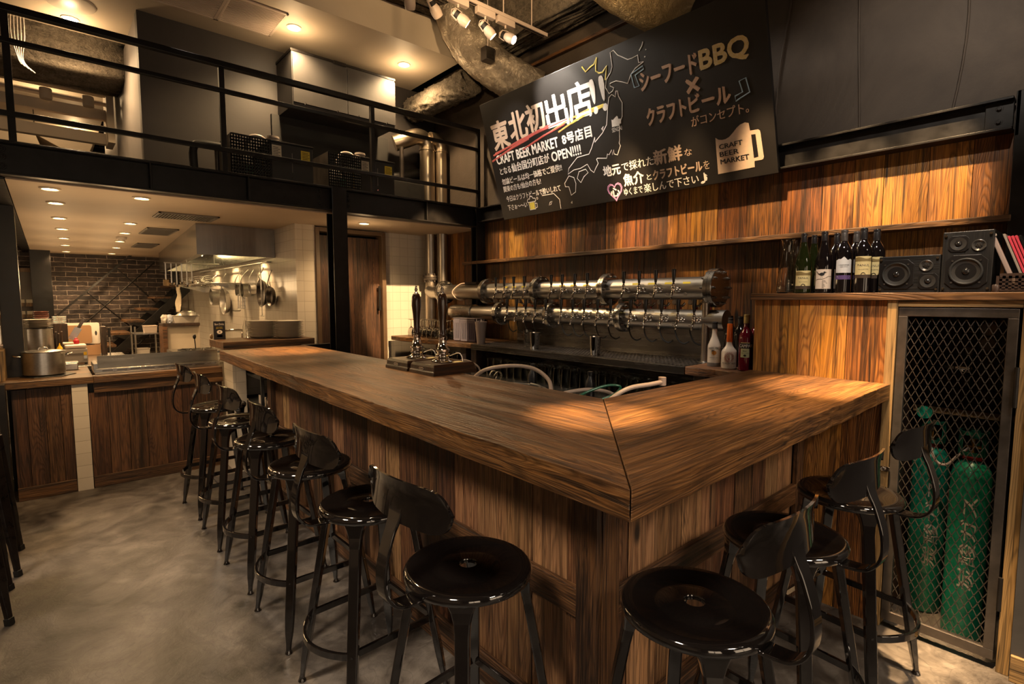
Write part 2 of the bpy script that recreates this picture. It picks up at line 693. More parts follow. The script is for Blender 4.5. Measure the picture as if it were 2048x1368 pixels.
def plaster(name, a, c2, scale=1.4, bmp=0.25, rough=0.75):
    m, nt, b = newmat(name)
    n = noise(nt, coords(nt), scale, 8, 0.6, 1.6)
    n2 = noise(nt, coords(nt), 70, 3, 0.6)
    L(nt, ramp(nt, n, [(0.3, a), (0.7, c2)]), b.inputs['Base Color'])
    b.inputs['Roughness'].default_value = rough
    bump(nt, b, math2(nt, 'ADD', n, math2(nt, 'MULTIPLY', n2, 0.12)), bmp, 0.03)
    return m


def spray(name, a, c2, scale=22, bmp=1.0, dist=0.04):
    """sprayed rock-wool fireproofing"""
    m, nt, b = newmat(name)
    n = noise(nt, coords(nt), scale, 8, 0.75, 0.4)
    n2 = noise(nt, coords(nt), scale * 3.3, 4, 0.7)
    t = math2(nt, 'ADD', math2(nt, 'MULTIPLY', n, 0.65), math2(nt, 'MULTIPLY', n2, 0.35))
    L(nt, ramp(nt, t, [(0.36, a), (0.62, c2)]), b.inputs['Base Color'])
    b.inputs['Roughness'].default_value = 0.9
    bump(nt, b, t, bmp, dist)
    return m


def steel(name, col=(0.55, 0.50, 0.44), rough=0.3, brush=(1, 1, 1), scale=30, bmp=0.06, var=0.2):
    m, nt, b = newmat(name)
    n = noise(nt, coords(nt, brush), scale, 5, 0.6)
    L(nt, ramp(nt, n, [(0.3, tuple(c * (1 - var) for c in col)), (0.7, col)]), b.inputs['Base Color'])
    b.inputs['Metallic'].default_value = 1
    r = N(nt, 'ShaderNodeMapRange')
    r.inputs[3].default_value = rough * 0.8
    r.inputs[4].default_value = rough * 1.25
    L(nt, n, r.inputs[0])
    L(nt, r.outputs[0], b.inputs['Roughness'])
    if bmp:
        bump(nt, b, n, bmp, 0.004)
    return m


def foil(name, col, scale=9, rough=0.35, bmp=0.8):
    m, nt, b = newmat(name)
    vo = N(nt, 'ShaderNodeTexVoronoi', feature='DISTANCE_TO_EDGE')
    vo.inputs['Scale'].default_value = scale
    n = noise(nt, coords(nt, (1, 1, 1)), scale * 1.4, 6, 0.7, 2.0)
    L(nt, coords(nt, (1, 1, 0.6)), vo.inputs['Vector'])
    h = math2(nt, 'ADD', math2(nt, 'MULTIPLY', n, 1.0), math2(nt, 'MULTIPLY', vo.outputs['Distance'], 0.5))
    L(nt, ramp(nt, n, [(0.3, tuple(c * 0.75 for c in col)), (0.7, col)]), b.inputs['Base Color'])
    b.inputs['Metallic'].default_value = 0.75
    b.inputs['Roughness'].default_value = rough
    bump(nt, b, h, bmp, 0.02)
    return m


def glass(name, col=(1, 1, 1), rough=0.0, ior=1.45):
    m, nt, b = newmat(name)
    b.inputs['Base Color'].default_value = (*col, 1)
    b.inputs['Roughness'].default_value = rough
    b.inputs['Transmission Weight'].default_value = 1
    b.inputs['IOR'].default_value = ior
    return m


def meadow(name, stops, plane_scale=(3, 3, 3)):
    m, nt, b = newmat(name)
    n = noise(nt, coords(nt, plane_scale), 4, 6, 0.7)
    L(nt, ramp(nt, n, stops), b.inputs['Base Color'])
    b.inputs['Roughness'].default_value = 0.6
    return m


WD = dict(dark=(0.02, 0.009, 0.005), mid=(0.125, 0.060, 0.028), light=(0.31, 0.18, 0.092))
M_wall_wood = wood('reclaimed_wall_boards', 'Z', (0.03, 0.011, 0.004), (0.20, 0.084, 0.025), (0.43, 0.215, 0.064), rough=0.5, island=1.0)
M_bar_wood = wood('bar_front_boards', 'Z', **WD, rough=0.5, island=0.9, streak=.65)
M_bar_rail_y = wood('bar_rail_grain_y', 'Y', **WD, rough=0.5)
M_bar_rail_x = wood('bar_rail_grain_x', 'X', **WD, rough=0.5)
TOP = dict(dark=(0.024, 0.010, 0.004), mid=(0.125, 0.058, 0.022), light=(0.28, 0.152, 0.064))
M_top_y = wood('worktop_grain_y', 'Y', **TOP, rough=0.40, island=0.25, bmp=0.4, streak=.8)
M_top_x = wood('worktop_grain_x', 'X', **TOP, rough=0.40, island=0.25, bmp=0.4, streak=.8)
M_shelf_y = wood('shelf_grain_y', 'Y', (0.03, 0.014, 0.006), (0.15, 0.074, 0.032), (0.34, 0.19, 0.085), rough=0.5, island=0.2)
M_shelf_x = wood('shelf_grain_x', 'X', (0.03, 0.014, 0.006), (0.13, 0.064, 0.028), (0.28, 0.15, 0.07), rough=0.5, island=0.2)
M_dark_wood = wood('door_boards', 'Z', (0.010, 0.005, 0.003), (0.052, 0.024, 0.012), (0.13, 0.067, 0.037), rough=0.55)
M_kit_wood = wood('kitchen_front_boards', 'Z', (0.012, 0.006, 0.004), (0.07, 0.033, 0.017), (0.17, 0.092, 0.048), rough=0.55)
M_pale_wood = wood('pale_timber', 'Z', (0.17, 0.105, 0.05), (0.29, 0.185, 0.085), (0.36, 0.235, 0.115), rough=0.5, island=0.1, bmp=0.1)
M_pale_wood_y = wood('pale_timber_y', 'Y', (0.17, 0.105, 0.05), (0.29, 0.185, 0.085), (0.36, 0.235, 0.115), rough=0.5, island=0.1, bmp=0.1)
M_block_wood = wood('pump_block_wood', 'X', (0.007, 0.003, 0.0015), (0.022, 0.009, 0.003), (0.045, 0.019, 0.006), rough=0.3, island=0.2, bmp=0.15, coat=0.3)
M_turned_wood = wood('turned_dark_wood', 'Z', (0.014, 0.006, 0.003), (0.045, 0.02, 0.007), (0.085, 0.042, 0.014), rough=0.22, island=0.2, bmp=0.05, coat=0.6)
M_floor = concrete('concrete_floor')
M_plaster = plaster('dark_plaster', (0.034, 0.024, 0.017), (0.070, 0.052, 0.038), 1.3, 0.35)
M_upper_wall = plaster('charcoal_paint', (0.022, 0.0185, 0.018), (0.038, 0.033, 0.031), 0.8, 0.06, 0.5)
M_grey_panel = plaster('grey_panel', (0.034, 0.032, 0.032), (0.05, 0.047, 0.047), 2, 0.05, 0.5)
M_cream = plaster('cream_ceiling', (0.48, 0.40, 0.31), (0.56, 0.47, 0.37), 0.7, 0.02, 0.6)
M_cream_gloss = plaster('cream_gloss_ceiling', (0.46, 0.36, 0.26), (0.53, 0.42, 0.31), 0.7, 0.01, 0.6)
M_tile_back = tiles('white_tile_back', 'XZ', (0.60, 0.54, 0.46))
M_tile_side = tiles('white_tile_side', 'YZ', (0.62, 0.56, 0.48))
M_tile_long = tiles('white_tile_long', 'XZ', (0.60, 0.54, 0.46), wid=0.3)
M_brick = brickwall('dark_brick')
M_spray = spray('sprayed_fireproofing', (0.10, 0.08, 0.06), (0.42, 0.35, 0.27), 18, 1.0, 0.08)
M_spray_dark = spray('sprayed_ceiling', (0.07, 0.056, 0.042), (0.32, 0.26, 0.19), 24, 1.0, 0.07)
M_blacksteel = speckled('black_steel', (0.010, 0.0085, 0.008), 0.38, 0.0, 0.5, 12, 0.06)
M_blacksteel.node_tree.nodes['Principled BSDF'].inputs['Specular IOR Level'].default_value = 0.3
M_rawsteel = speckled('raw_steel', (0.10, 0.085, 0.075), 0.42, 0.8, 0.35, 10, 0.08)
M_blackpaint = speckled('black_enamel', (0.0055, 0.0043, 0.004), 0.055, 0.0, 0.3, 200, 0.0, coat=0.8, rvar=0.025)
M_blackpaint.node_tree.nodes['Principled BSDF'].inputs['IOR'].default_value = 1.7
M_oldblack = speckled('worn_black_paint', (0.014, 0.010, 0.009), 0.3, 0.2, 0.8, 25, 0.1)
M_mattblack = speckled('matt_black', (0.012, 0.011, 0.010), 0.6, 0, 0.3, 20, 0.05)
M_blackplastic = plain('black_plastic', (0.010, 0.009, 0.009), 0.28)
M_rubber = plain('black_rubber', (0.012, 0.012, 0.012), 0.55)
M_steel = steel('brushed_stainless', (0.52, 0.50, 0.47), 0.32, (1, 0.05, 1), 60)
M_steel_h = steel('brushed_stainless_sheet', (0.44, 0.42, 0.39), 0.25, (0.06, 1, 1), 50)
M_steel_d = steel('dark_stainless', (0.22, 0.21, 0.20), 0.26, (1, 0.05, 1), 40, 0.08)
M_steel_v = steel('brushed_stainless_hood', (0.30, 0.275, 0.25), 0.24, (1, 1, 0.05), 30)
M_chrome = plain('chrome', (0.72, 0.68, 0.64), 0.06, 1.0)
M_pipe = steel('galvanised_pipe', (0.42, 0.37, 0.32), 0.36, (1, 1, 0.1), 14, 0.1)
M_brass = plain('brass', (0.42, 0.26, 0.08), 0.3, 1.0)
M_foil = foil('foil_duct', (0.58, 0.49, 0.38), 11, 0.32, 1.0)
M_foil_lit = foil('lit_foil_duct', (0.60, 0.45, 0.24), 16, 0.32, 1.0)  # warm lamplight put into the foil colour
M_duct = steel('silver_duct', (0.60, 0.50, 0.38), 0.3, (1, 1, 0.2), 6, 0.03)
M_white = speckled('white_paint', (0.62, 0.55, 0.48), 0.4, 0, 0.05, 5, 0)
M_lampwhite = speckled('pinkish_white_enamel', (0.58, 0.47, 0.40), 0.35, 0, 0.05, 5, 0)
M_china = speckled('white_china', (0.62, 0.57, 0.50), 0.2, 0, 0.04, 5, 0)
M_greyplastic = plain('grey_beige_plastic', (0.30, 0.26, 0.23), 0.35)
M_glass = glass('clear_glass', (0.96, 0.97, 0.95))
M_greenglass = plain('dark_green_glass', (0.010, 0.013, 0.003), 0.06, coat=0.5)
M_darkglass = plain('near_black_glass', (0.006, 0.004, 0.004), 0.05, coat=0.5)
M_redglass = plain('red_liqueur_glass', (0.10, 0.003, 0.012), 0.05, coat=0.6)
M_board = meadow('chalkboard', [(0.3, (0.006, 0.005, 0.0048)), (0.7, (0.013, 0.011, 0.0105))], (1, 1, 1))
M_board.node_tree.nodes['Principled BSDF'].inputs['Roughness'].default_value = 0.42


def chalk(name, a, b2=None):
    return meadow(name, [(0.35, a), (0.65, b2 or a)], (14, 14, 14))


M_chalk = chalk('white_chalk', (0.70, 0.66, 0.62), (0.80, 0.76, 0.72))
M_chalk_tan = chalk('tan_chalk', (0.52, 0.33, 0.24), (0.62, 0.42, 0.28))
M_chalk_gold = chalk('gold_chalk', (0.55, 0.40, 0.12), (0.62, 0.50, 0.30))
M_chalk_red = chalk('red_chalk', (0.45, 0.08, 0.06), (0.30, 0.06, 0.06))
M_chalk_orange = chalk('orange_chalk', (0.55, 0.22, 0.07), (0.60, 0.42, 0.10))
M_chalk_yellow = chalk('yellow_chalk', (0.62, 0.48, 0.05), (0.66, 0.56, 0.12))
M_chalk_blue = chalk('blue_chalk', (0.25, 0.38, 0.50), (0.32, 0.46, 0.58))
M_chalk_pink = chalk('pink_chalk', (0.55, 0.22, 0.45), (0.60, 0.30, 0.50))
M_chalk_beige = chalk('beige_chalk', (0.46, 0.34, 0.26), (0.50, 0.37, 0.28))
M_green = speckled('green_cylinder_paint', (0.010, 0.20, 0.115), 0.3, 0, 0.4, 14, 0.08, coat=0.3)
M_greendark = speckled('green_cap_paint', (0.006, 0.07, 0.04), 0.4, 0, 0.4, 14, 0.08)
M_redband = plain('red_band', (0.28, 0.02, 0.015), 0.45)
M_red = plain('red_plastic', (0.50, 0.02, 0.03), 0.35)
M_pink = plain('pink_red_folder', (0.60, 0.06, 0.10), 0.4)
M_orange = plain('orange_foil', (0.75, 0.14, 0.01), 0.35)
M_creambottle = plain('cream_bottle', (0.66, 0.58, 0.50), 0.18, coat=0.4)
M_yellow = plain('yellow_plastic', (0.70, 0.42, 0.02), 0.35)
M_sticker = plain('yellow_sticker', (0.62, 0.46, 0.03), 0.5)
M_paper = plain('paper_label', (0.62, 0.56, 0.44), 0.6)
M_label = plain('gold_paper_label', (0.58, 0.47, 0.22), 0.55)
M_ink = plain('black_ink', (0.012, 0.010, 0.010), 0.6)
M_greytext = plain('grey_ink', (0.10, 0.085, 0.07), 0.6)
M_rednk = plain('red_ink', (0.26, 0.03, 0.015), 0.6)
M_brownpaper = plain('brown_card', (0.28, 0.15, 0.07), 0.7)
M_tube = plain('milky_tube', (0.40, 0.31, 0.26), 0.35)
M_greentube = plain('green_tube', (0.010, 0.10, 0.06), 0.2, coat=0.4)
M_bluish = plain('bluish_white', (0.55, 0.58, 0.68), 0.3)
M_plasticbox = plain('translucent_box', (0.50, 0.45, 0.40), 0.3)
M_towel = speckled('cream_towel', (0.62, 0.52, 0.38), 0.9, 0, 0.1, 20, 0.3)
M_mat = spray('brown_doormat', (0.012, 0.010, 0.010), (0.05, 0.042, 0.04), 80, 0.8, 0.01)
M_cone = plain('speaker_cone', (0.03, 0.028, 0.026), 0.32, coat=0.3)
M_cone2 = plain('speaker_dust_cap', (0.012, 0.011, 0.011), 0.18, coat=0.4)
M_vinyl = wood('black_vinyl_wood', 'Y', (0.005, 0.0045, 0.0045), (0.010, 0.009, 0.0085), (0.034, 0.031, 0.029), rough=0.42, island=0, bmp=0.12)
M_vinyl2 = wood('black_vinyl_wood_upright', 'Z', (0.006, 0.0055, 0.0055), (0.010, 0.009, 0.0085), (0.026, 0.024, 0.022), rough=0.42, island=0, bmp=0.10)
M_brownplastic = plain('brown_plastic', (0.055, 0.035, 0.028), 0.35)
M_lens = plain('lamp_glow', (1, 0.9, 0.7), 0.5, emit=(1.0, 0.86, 0.62), estr=45)
M_lens_y = plain('warm_lamp_glow', (1, 0.8, 0.5), 0.5, emit=(1.0, 0.72, 0.30), estr=36)

# ------------------------------------------------------------------ setting
XW = 3.46      # wall behind the taps
YB = 5.32      # wall under the mezzanine
YK = 11.2      # far brick wall
ZC = 2.25      # underside of the mezzanine
ZS = 3.83      # soffit above the mezzanine

struct(MB().box(-3.5, 3.6, -3.2, YK + .1, -0.1, 0).build('floor', M_floor))
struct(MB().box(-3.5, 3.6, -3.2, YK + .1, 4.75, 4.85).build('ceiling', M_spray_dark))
struct(MB().box(-3.6, -3.5, -3.2, YK + .1, 0, 4.75).build('wall_left', M_cream))  # unseen; cream chosen to bounce light and show in stool reflections

# wall behind the taps: boards below the beam, plaster above
mb = MB()
mb.box(XW + .02, XW + .12, -3.2, YK, 0, 4.75)
struct(mb.build('wall_right', M_plaster))
rnd = random.Random(3)
mb = MB().planks(0.34, 4.36, 0.185, 0.0, 2.32, lambda a, h, d: (XW - d, a, h), rnd=rnd)
mb.planks(4.46, YB, 0.13, 0.0, ZC, lambda a, h, d: (XW - d, a, h), rnd=rnd)
struct(mb.build('wall_right_boards', M_wall_wood))
# plaster seams: vertical trowel ridges on the upper wall
mb = MB()
for y, wob in ((1.02, .02), (1.42, .05), (0.62, .06)):
    pts = [(XW + .018, y + wob * math.sin(z * 2.7 + y * 5), z) for z in [2.45 + k * .12 for k in range(18)]]
    mb.tube(pts, .006, 6)
struct(mb.build('trim_1', M_plaster, smooth=60))

# tiled wall with the door, under the mezzanine
mb = MB()
mb.box(1.845, 2.02, YB - .07, YB + .2, .0, ZC)
struct(mb.build('wall_pillar', M_tile_back))
mb = MB().box(2.78, XW + .02, YB, YB + .1, 0, ZC)
mb.box(2.02, 2.78, YB, YB + .1, 2.235, ZC)
struct(mb.build('wall_back', M_tile_back))
struct(MB().box(1.95, XW + .02, YB + .35, YB + .4, 0, 4.75).build('wall_backing', M_mattblack))  # unseen backing added to block outside light behind the door
mb = MB().box(1.83, 1.845, YB - .07, YK, 0, ZC)
struct(mb.build('wall_kitchen', M_tile_side))
struct(MB().box(-3.5, 3.6, YK, YK + .1, 0, 4.75).build('wall_brick', M_brick))

# door
d = MB().box(2.02, 2.06, YB - .09, YB + .06, 0, 2.235)
d.box(2.735, 2.78, YB - .09, YB + .06, 0, 2.235).box(2.06, 2.735, YB - .09, YB + .06, 2.195, 2.235)
door = thing('door_1', 'weathered dark board door behind the black steel column', 'door', (2.4, YB, 0))
door['kind'] = 'structure'
del door['category']
d.build('door_frame', speckled('brown_frame', (0.10, 0.062, 0.035), 0.45, 0, .2, 8, .03), door, world=True, bevel=.003)
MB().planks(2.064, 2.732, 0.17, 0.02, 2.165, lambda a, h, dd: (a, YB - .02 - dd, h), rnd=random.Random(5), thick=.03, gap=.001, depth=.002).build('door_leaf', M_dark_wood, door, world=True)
mb = MB().box(2.695, 2.712, YB - .075, YB - .024, 1.62, 1.645).box(2.695, 2.712, YB - .075, YB - .024, 1.42, 1.445).box(2.692, 2.715, YB - .085, YB - .066, 1.40, 1.665)
mb.build('handle', M_blacksteel, door, world=True, bevel=.003)

# mezzanine slab (cream underside), upper walls and soffit
struct(MB().box(-.15, XW, 4.46, YK, ZC, ZC + .17).build('ceiling_mezzanine', M_cream_gloss))
struct(MB().box(-.15, XW, 4.46, YK, ZC + .171, ZC + .2).build('floor_mezzanine', M_mattblack))
mb = MB().box(.66, XW, 5.3, 5.4, ZC + .2, ZS)
struct(mb.build('wall_upper', M_upper_wall))
struct(MB().box(.66, .76, 5.4, 8.6, ZC + .2, ZS).build('wall_upper_side', plaster('grey_paint', (0.15, 0.135, 0.13), (0.19, 0.17, 0.16), 1, .03, .55)))
mb = MB().box(-3.5, 3.16, 4.34, 6.08, ZS, ZS + .3)
struct(mb.build('ceiling_soffit', M_cream))
struct(MB().box(-3.5, .66, 7.9, YK, ZS - .02, ZS + .02).build('ceiling_far', M_cream))

# steel frame
def ibeam(mb, axis, a0, a1, c, z0, z1, wd=.1, t=.012, web=.008):
    """axis X: runs in x at y=c; axis Y: runs in y at x=c; axis Z: column at c=(x,y) with depth z0..z1 in x"""
    def bx(u0, u1, v0, v1, h0, h1):
        if axis == 'X':
            mb.box(u0, u1, c + v0, c + v1, h0, h1)
        else:
            mb.box(c + v0, c + v1, u0, u1, h0, h1)
    bx(a0, a1, -wd / 2, wd / 2, z0, z0 + t)
    bx(a0, a1, -wd / 2, wd / 2, z1 - t, z1)
    bx(a0, a1, -web / 2, web / 2, z0 + t, z1 - t)


def bolt(mb, p, axis, r=.014, h=.014):
    seg = 6
    q = Vector(p)
    a = Vector(axis)
    mb.cyl(q - a * .002, q + a * .003, r * 1.45, seg=16)
    mb.cyl(q, q + a * h, r, seg=seg)
    mb.cyl(q, q + a * (h + .010), r * .55, seg=10)


mb = MB()
ibeam(mb, 'X', -3.4, XW - .1, 4.41, ZC + .01, ZC + .205, .11)
for x in (.575, 1.19, 2.76):
    mb.box(x - .006, x + .006, 4.357, 4.41, ZC + .02, ZC + .195)
for x in (-.155, 1.745, 1.99):
    for z in (ZC + .065, ZC + .12, ZC + .165):
        bolt(mb, (x, 4.402, z), (0, -1, 0))
struct(mb.build('beam_mezzanine', M_blacksteel, bevel=.002))
mb = MB()
ibeam(mb, 'Y', .36, 4.36, XW - .055, 2.305, 2.452, .10)
mb.box(XW - .075, XW - .062, .36, .46, 2.32, 2.44)
for z in (2.35, 2.41):
    bolt(mb, (XW - .062, .41, z), (-1, 0, 0), .016)
struct(mb.build('beam_wall', M_blacksteel, bevel=.002))
mb = MB().box(XW - .1, XW - .088, .2, .35, 0, 2.47).box(XW - .1, XW, .27, .28, 0, 2.47).box(XW - .012, XW, .2, .35, 0, 2.47)
mb.box(XW - .1, XW, .335, .352, 2.27, 2.47)
struct(mb.build('column_right', M_blacksteel, bevel=.002))


def hcol(name, x0, x1, y0, y1, z1, t=.012):
    mb = MB().box(x0, x1, y0, y0 + t, 0, z1).box(x0, x1, y1 - t, y1, 0, z1).box((x0 + x1) / 2 - t / 2, (x0 + x1) / 2 + t / 2, y0 + t, y1 - t, 0, z1)
    return struct(mb.build(name, M_blacksteel, bevel=.002))


def boxcol(name, x0, x1, y0, y1, z1):
    return struct(MB().box(x0, x1, y0, y1, 0, z1).build(name, M_blacksteel, bevel=.003))


mb = MB().box(1.83, 1.955, 4.345, 4.36, 0, ZC + .21).box(1.885, 1.897, 4.36, 4.47, 0, ZC).box(1.83, 1.955, 4.47, 4.482, 0, ZC)
struct(mb.build('column_middle', M_blacksteel, bevel=.002))
hcol('column_corner', XW - .11, XW - .005, 4.36, 4.46, ZC + .21)
boxcol('column_left', -.275, -.155, 5.68, 5.80, ZC + .2)
boxcol('column_far', -.16, .075, 10.6, 10.8, ZC)
# black edge of the slab running into the room
mb = MB()
ibeam(mb, 'Y', 4.46, YK, -.20, ZC - .005, ZC + .205, .09)
struct(mb.build('beam_edge', M_blacksteel))

# dim panel and shelf wall beyond the left columns
struct(MB().box(-3.4, -.02, 10.95, 11.1, 0, 1.93).build('wall_far_panel', plaster('taupe_panel', (0.13, 0.115, 0.10), (0.155, 0.14, 0.12), 1, .02, .6)))
struct(MB().box(-3.4, -.02, 10.9, 11.15, 1.93, 1.99).build('trim_2', M_pale_wood))

# unseen front wall with two tall openings, added to shape daylight and reflections
mb = MB()
for x0, x1, z0, z1 in ((-3.6, -2.3, 0, 4.75), (-.5, .7, 0, 4.75), (2.5, 3.6, 0, 4.75), (-2.3, -.5, 2.5, 4.75), (.7, 2.5, 2.5, 4.75), (-2.3, -.5, 0, .3), (.7, 2.5, 0, .3)):
    mb.box(x0, x1, -3.3, -3.2, z0, z1)
struct(mb.build('wall_front_unseen', M_upper_wall))
for i, x in enumerate((-2.3, .7)):
    w_ = MB().box(x, x + .06, -3.28, -3.18, .3, 2.5).box(x + 1.74, x + 1.8, -3.28, -3.18, .3, 2.5).box(x, x + 1.8, -3.28, -3.18, .3, .36).box(x, x + 1.8, -3.28, -3.18, 2.44, 2.5).box(x + .88, x + .92, -3.27, -3.19, .36, 2.44)
    struct(w_.build('window_unseen_%d' % (i + 1), M_blacksteel, bevel=.002))

# ------------------------------------------------------------------ bar
ZT = 1.143
bar = thing('bar_worktop', 'thick weathered timber L-shaped bar worktop mitred at the corner', 'bar counter', (1.2, 2.5, ZT - .07))


def slab(name, outline, mat, axis, live):
    """thick slab with a slightly wavy front arris; outline: plan corners, live: index of the wavy edge"""
    rnd = random.Random(live + 11)
    pts = []
    n = len(outline)
    for i in range(n):
        a, b = Vector(outline[i]), Vector(outline[(i + 1) % n])
        if i == live:
            k = 26
            for q in range(k):
                t = q / k
                p = a.lerp(b, t)
                nrm = Vector((b.y - a.y, a.x - b.x)).normalized()
                p += nrm * (rnd.uniform(-.004, .004) if 0 < q < k else 0)
                pts.append((p.x, p.y))
        else:
            pts.append(tuple(a))
    mb = MB()
    nz = 4
    rows = []
    for k in range(nz + 1):
        h = k / nz
        rows.append([(x, y, ZT - .072 + .072 * h) for (x, y) in pts])
    mb.rings(rows)
    return mb.build(name, mat, bar, world=True, bevel=.0025, seg=2)


slab('worktop_slab', [(.872, .628), (1.6, 1.288), (1.6, 4.44), (.95, 4.40)], M_top_y, 'Y', 3)
slab('worktop_slab', [(.874, .626), (2.858, .648), (2.858, 1.288), (1.602, 1.286)], M_top_x, 'X', 0)

base = thing('bar_counter', 'reclaimed board cladding of the L-shaped bar under the timber worktop', 'bar front', (1.25, 1.02, 0))
rnd = random.Random(21)
mb = MB().planks(1.02, 4.22, .16, 0.02, ZT - .072, lambda a, h, d: (1.262 - d, a, h), rnd=rnd, thick=.03)
mb.build('front_cladding', M_bar_wood, base, world=True)
mb = MB().planks(1.262, 2.855, .14, 0.02, ZT - .072, lambda a, h, d: (a, 1.03 - d, h), rnd=rnd, thick=.03)
mb.build('side_cladding', M_bar_wood, base, world=True)
MB().planks(1.262, 1.56, .1, 0.0, ZT - .072, lambda a, h, d: (a, 4.225 + d, h), rnd=rnd, thick=.03).build('end_cladding', M_bar_wood, base, world=True)
for bx in ((1.224, 1.25, 1.0, 1.085), (1.225, 1.262, 4.14, 4.225)):
    MB().box(*bx, 0, ZT - .072).build('corner_stile', M_bar_wood, base, world=True, bevel=.003)
for bx in ((1.25, 1.335, .996, 1.022), (2.78, 2.858, .998, 1.022)):
    MB().box(*bx, 0, ZT - .072).build('corner_stile', M_bar_wood, base, world=True, bevel=.003)
MB().box(1.228, 1.25, 1.085, 4.14, .50, .60).build('rail_board', M_bar_rail_y, base, world=True, bevel=.004)
MB().box(1.228, 1.25, 1.085, 4.14, .0, .125).build('skirting_board', M_bar_rail_y, base, world=True, bevel=.004)
MB().box(1.335, 2.78, 1.0, 1.022, .50, .60).build('rail_board', M_bar_rail_x, base, world=True, bevel=.004)
MB().box(1.335, 2.78, 1.0, 1.022, .0, .125).build('skirting_board', M_bar_rail_x, base, world=True, bevel=.004)
# inner lining of the bar
MB().box(1.30, 1.56, 1.10, 4.2, 0, .78).box(1.56, 2.80, 1.06, 1.25, 0, .78).build('inner_lining', M_mattblack, base, world=True)

# ------------------------------------------------------------------ bar stools
def make_stool():
    t = thing('bar_stool', 'x', 'bar stool')
    H = .757
    pr = [(.025, H - .004), (.027, H + .000), (.045, H - .0035), (.080, H - .0055), (.090, H - .0095), (.10, H - .0105), (.155, H - .004), (.176, H), (.184, H - .005), (.188, H - .014), (.186, H - .026), (.178, H - .031), (.172, H - .028), (.172, H - .012), (.10, H - .016), (.03, H - .014), (.025, H - .012), (.025, H - .004)]
    MB().lathe(pr, seg=48).build('seat', M_blackpaint, t, smooth=50, weld=True)
    for sx in (-1, 1):
        for sy in (-1, 1):
            a = Vector((sx * .112, sy * .112, H - .026))
            b = Vector((sx * .200, sy * .212, .012))
            out = Vector((sx, sy, 0)).normalized()
            pts = [a.lerp(b, k) for k in (0, .03, .07, .12, .5, .8, .90, .96, 1)]
            mb = MB().bar(pts, [.078, .060, .046, .040, .039, .037, .031, .021, .018], [.048, .038, .028, .026, .026, .026, .022, .018, .018], side=tuple(Vector((0, 0, 1)).cross(out)))
            lg = mb.build('leg', M_blackpaint, t, bevel=.005, seg=3)
            MB().lathe([(0, 0), (.014, 0), (.016, .004), (.012, .012), (.010, .02), (0, .02)], at=(b.x, b.y, 0), seg=12).build('foot', M_blackpaint, lg, smooth=40)

    def at(sx, sy, z):
        k = (H - .026 - z) / (H - .038)
        return Vector((sx * (.112 + .088 * k), sy * (.112 + .100 * k), z))
    for (p, q, z) in (((-1, -1), (1, -1), .29), ((-1, 1), (1, 1), .29), ((1, -1), (1, 1), .29)):
        MB().bar([at(*p, z), at(*q, z)], .026, .012, side=(0, 0, 1)).build('footrest_bar', M_blackpaint, t, bevel=.002)
    A, B = at(-1, -1, .285), at(-1, 1, .285)
    pts = [A.lerp(B, k / 14) + Vector((-.085 * math.sin(math.pi * k / 14) ** .8, 0, 0)) for k in range(15)]
    MB().bar(pts, .026, .012, side=(0, 0, 1)).build('footrest_bar', M_blackpaint, t, bevel=.002)
    mb = MB()
    for sx in (-1, 1):
        for sy in (-1, 1):
            p = at(sx, sy, .288)
            o = Vector((sx, sy, 0)).normalized()
            mb.cyl(p + o * .008, p + o * .016, .007, .004, seg=10)
    mb.build('bolt', M_blackpaint, t, smooth=40)
    # strap: flat bar out of the seat, looping up to the back
    pts = catmull([(-.12, 0, H - .030), (-.20, 0, H - .032), (-.252, 0, H - .020), (-.282, 0, H + .022), (-.283, 0, H + .09), (-.264, 0, H + .16), (-.242, 0, H + .215), (-.234, 0, H + .262)], 5)
    n = len(pts)
    ws = [.062 - .018 * min(1, i / (n * .45)) + (.030 * max(0, (i / n - .75) / .25)) for i in range(n)]
    MB().bar(pts, ws, .009, side=(0, 1, 0)).build('back_strap', M_blackpaint, t, smooth=40, bevel=.002)
    # back plate: curved bean shape
    mb = MB()
    nu, nv = 32, 6
    Rc = .30
    rows = []

    def plate(off):
        g = []
        for j in range(nv + 1):
            v = -1 + 2 * j / nv
            row = []
            for i in range(nu + 1):
                u = math.sin(math.pi / 2 * (-1 + 2 * i / nu))
                hw = .188
                hgt = .057 * max(0, 1 - (max(0, abs(u) - .60) / .40) ** 2.7) ** .42 if abs(u) < 1 else 0
                hgt = max(hgt, .005)
                sag = .006 * (1 - u * u)
                y = u * hw
                z = H + .255 + v * hgt + sag * (1 if v > 0 else .6)
                x = -.238 + .040 * abs(u) ** 2 - .010 * v * v * (1 if v > 0 else .3) + off
                row.append((x, y, z))
            g.append(row)
        return g
    F, Bk = plate(.003), plate(-.004)
    vf = [[mb.bm.verts.new(p) for p in r] for r in F]
    vb = [[mb.bm.verts.new(p) for p in r] for r in Bk]
    for j in range(nv):
        for i in range(nu):
            mb.bm.faces.new([vf[j][i], vf[j][i + 1], vf[j + 1][i + 1], vf[j + 1][i]])
            mb.bm.faces.new([vb[j][i], vb[j + 1][i], vb[j + 1][i + 1], vb[j][i + 1]])
    for i in range(nu):
        mb.bm.faces.new([vf[0][i], vb[0][i], vb[0][i + 1], vf[0][i + 1]])
        mb.bm.faces.new([vf[nv][i], vf[nv][i + 1], vb[nv][i + 1], vb[nv][i]])
    for j in range(nv):
        mb.bm.faces.new([vf[j][0], vf[j + 1][0], vb[j + 1][0], vb[j][0]])
        mb.bm.faces.new([vf[j][nu], vb[j][nu], vb[j + 1][nu], vf[j + 1][nu]])
    mb.build('backrest', M_blackpaint, t, smooth=50)
    return t


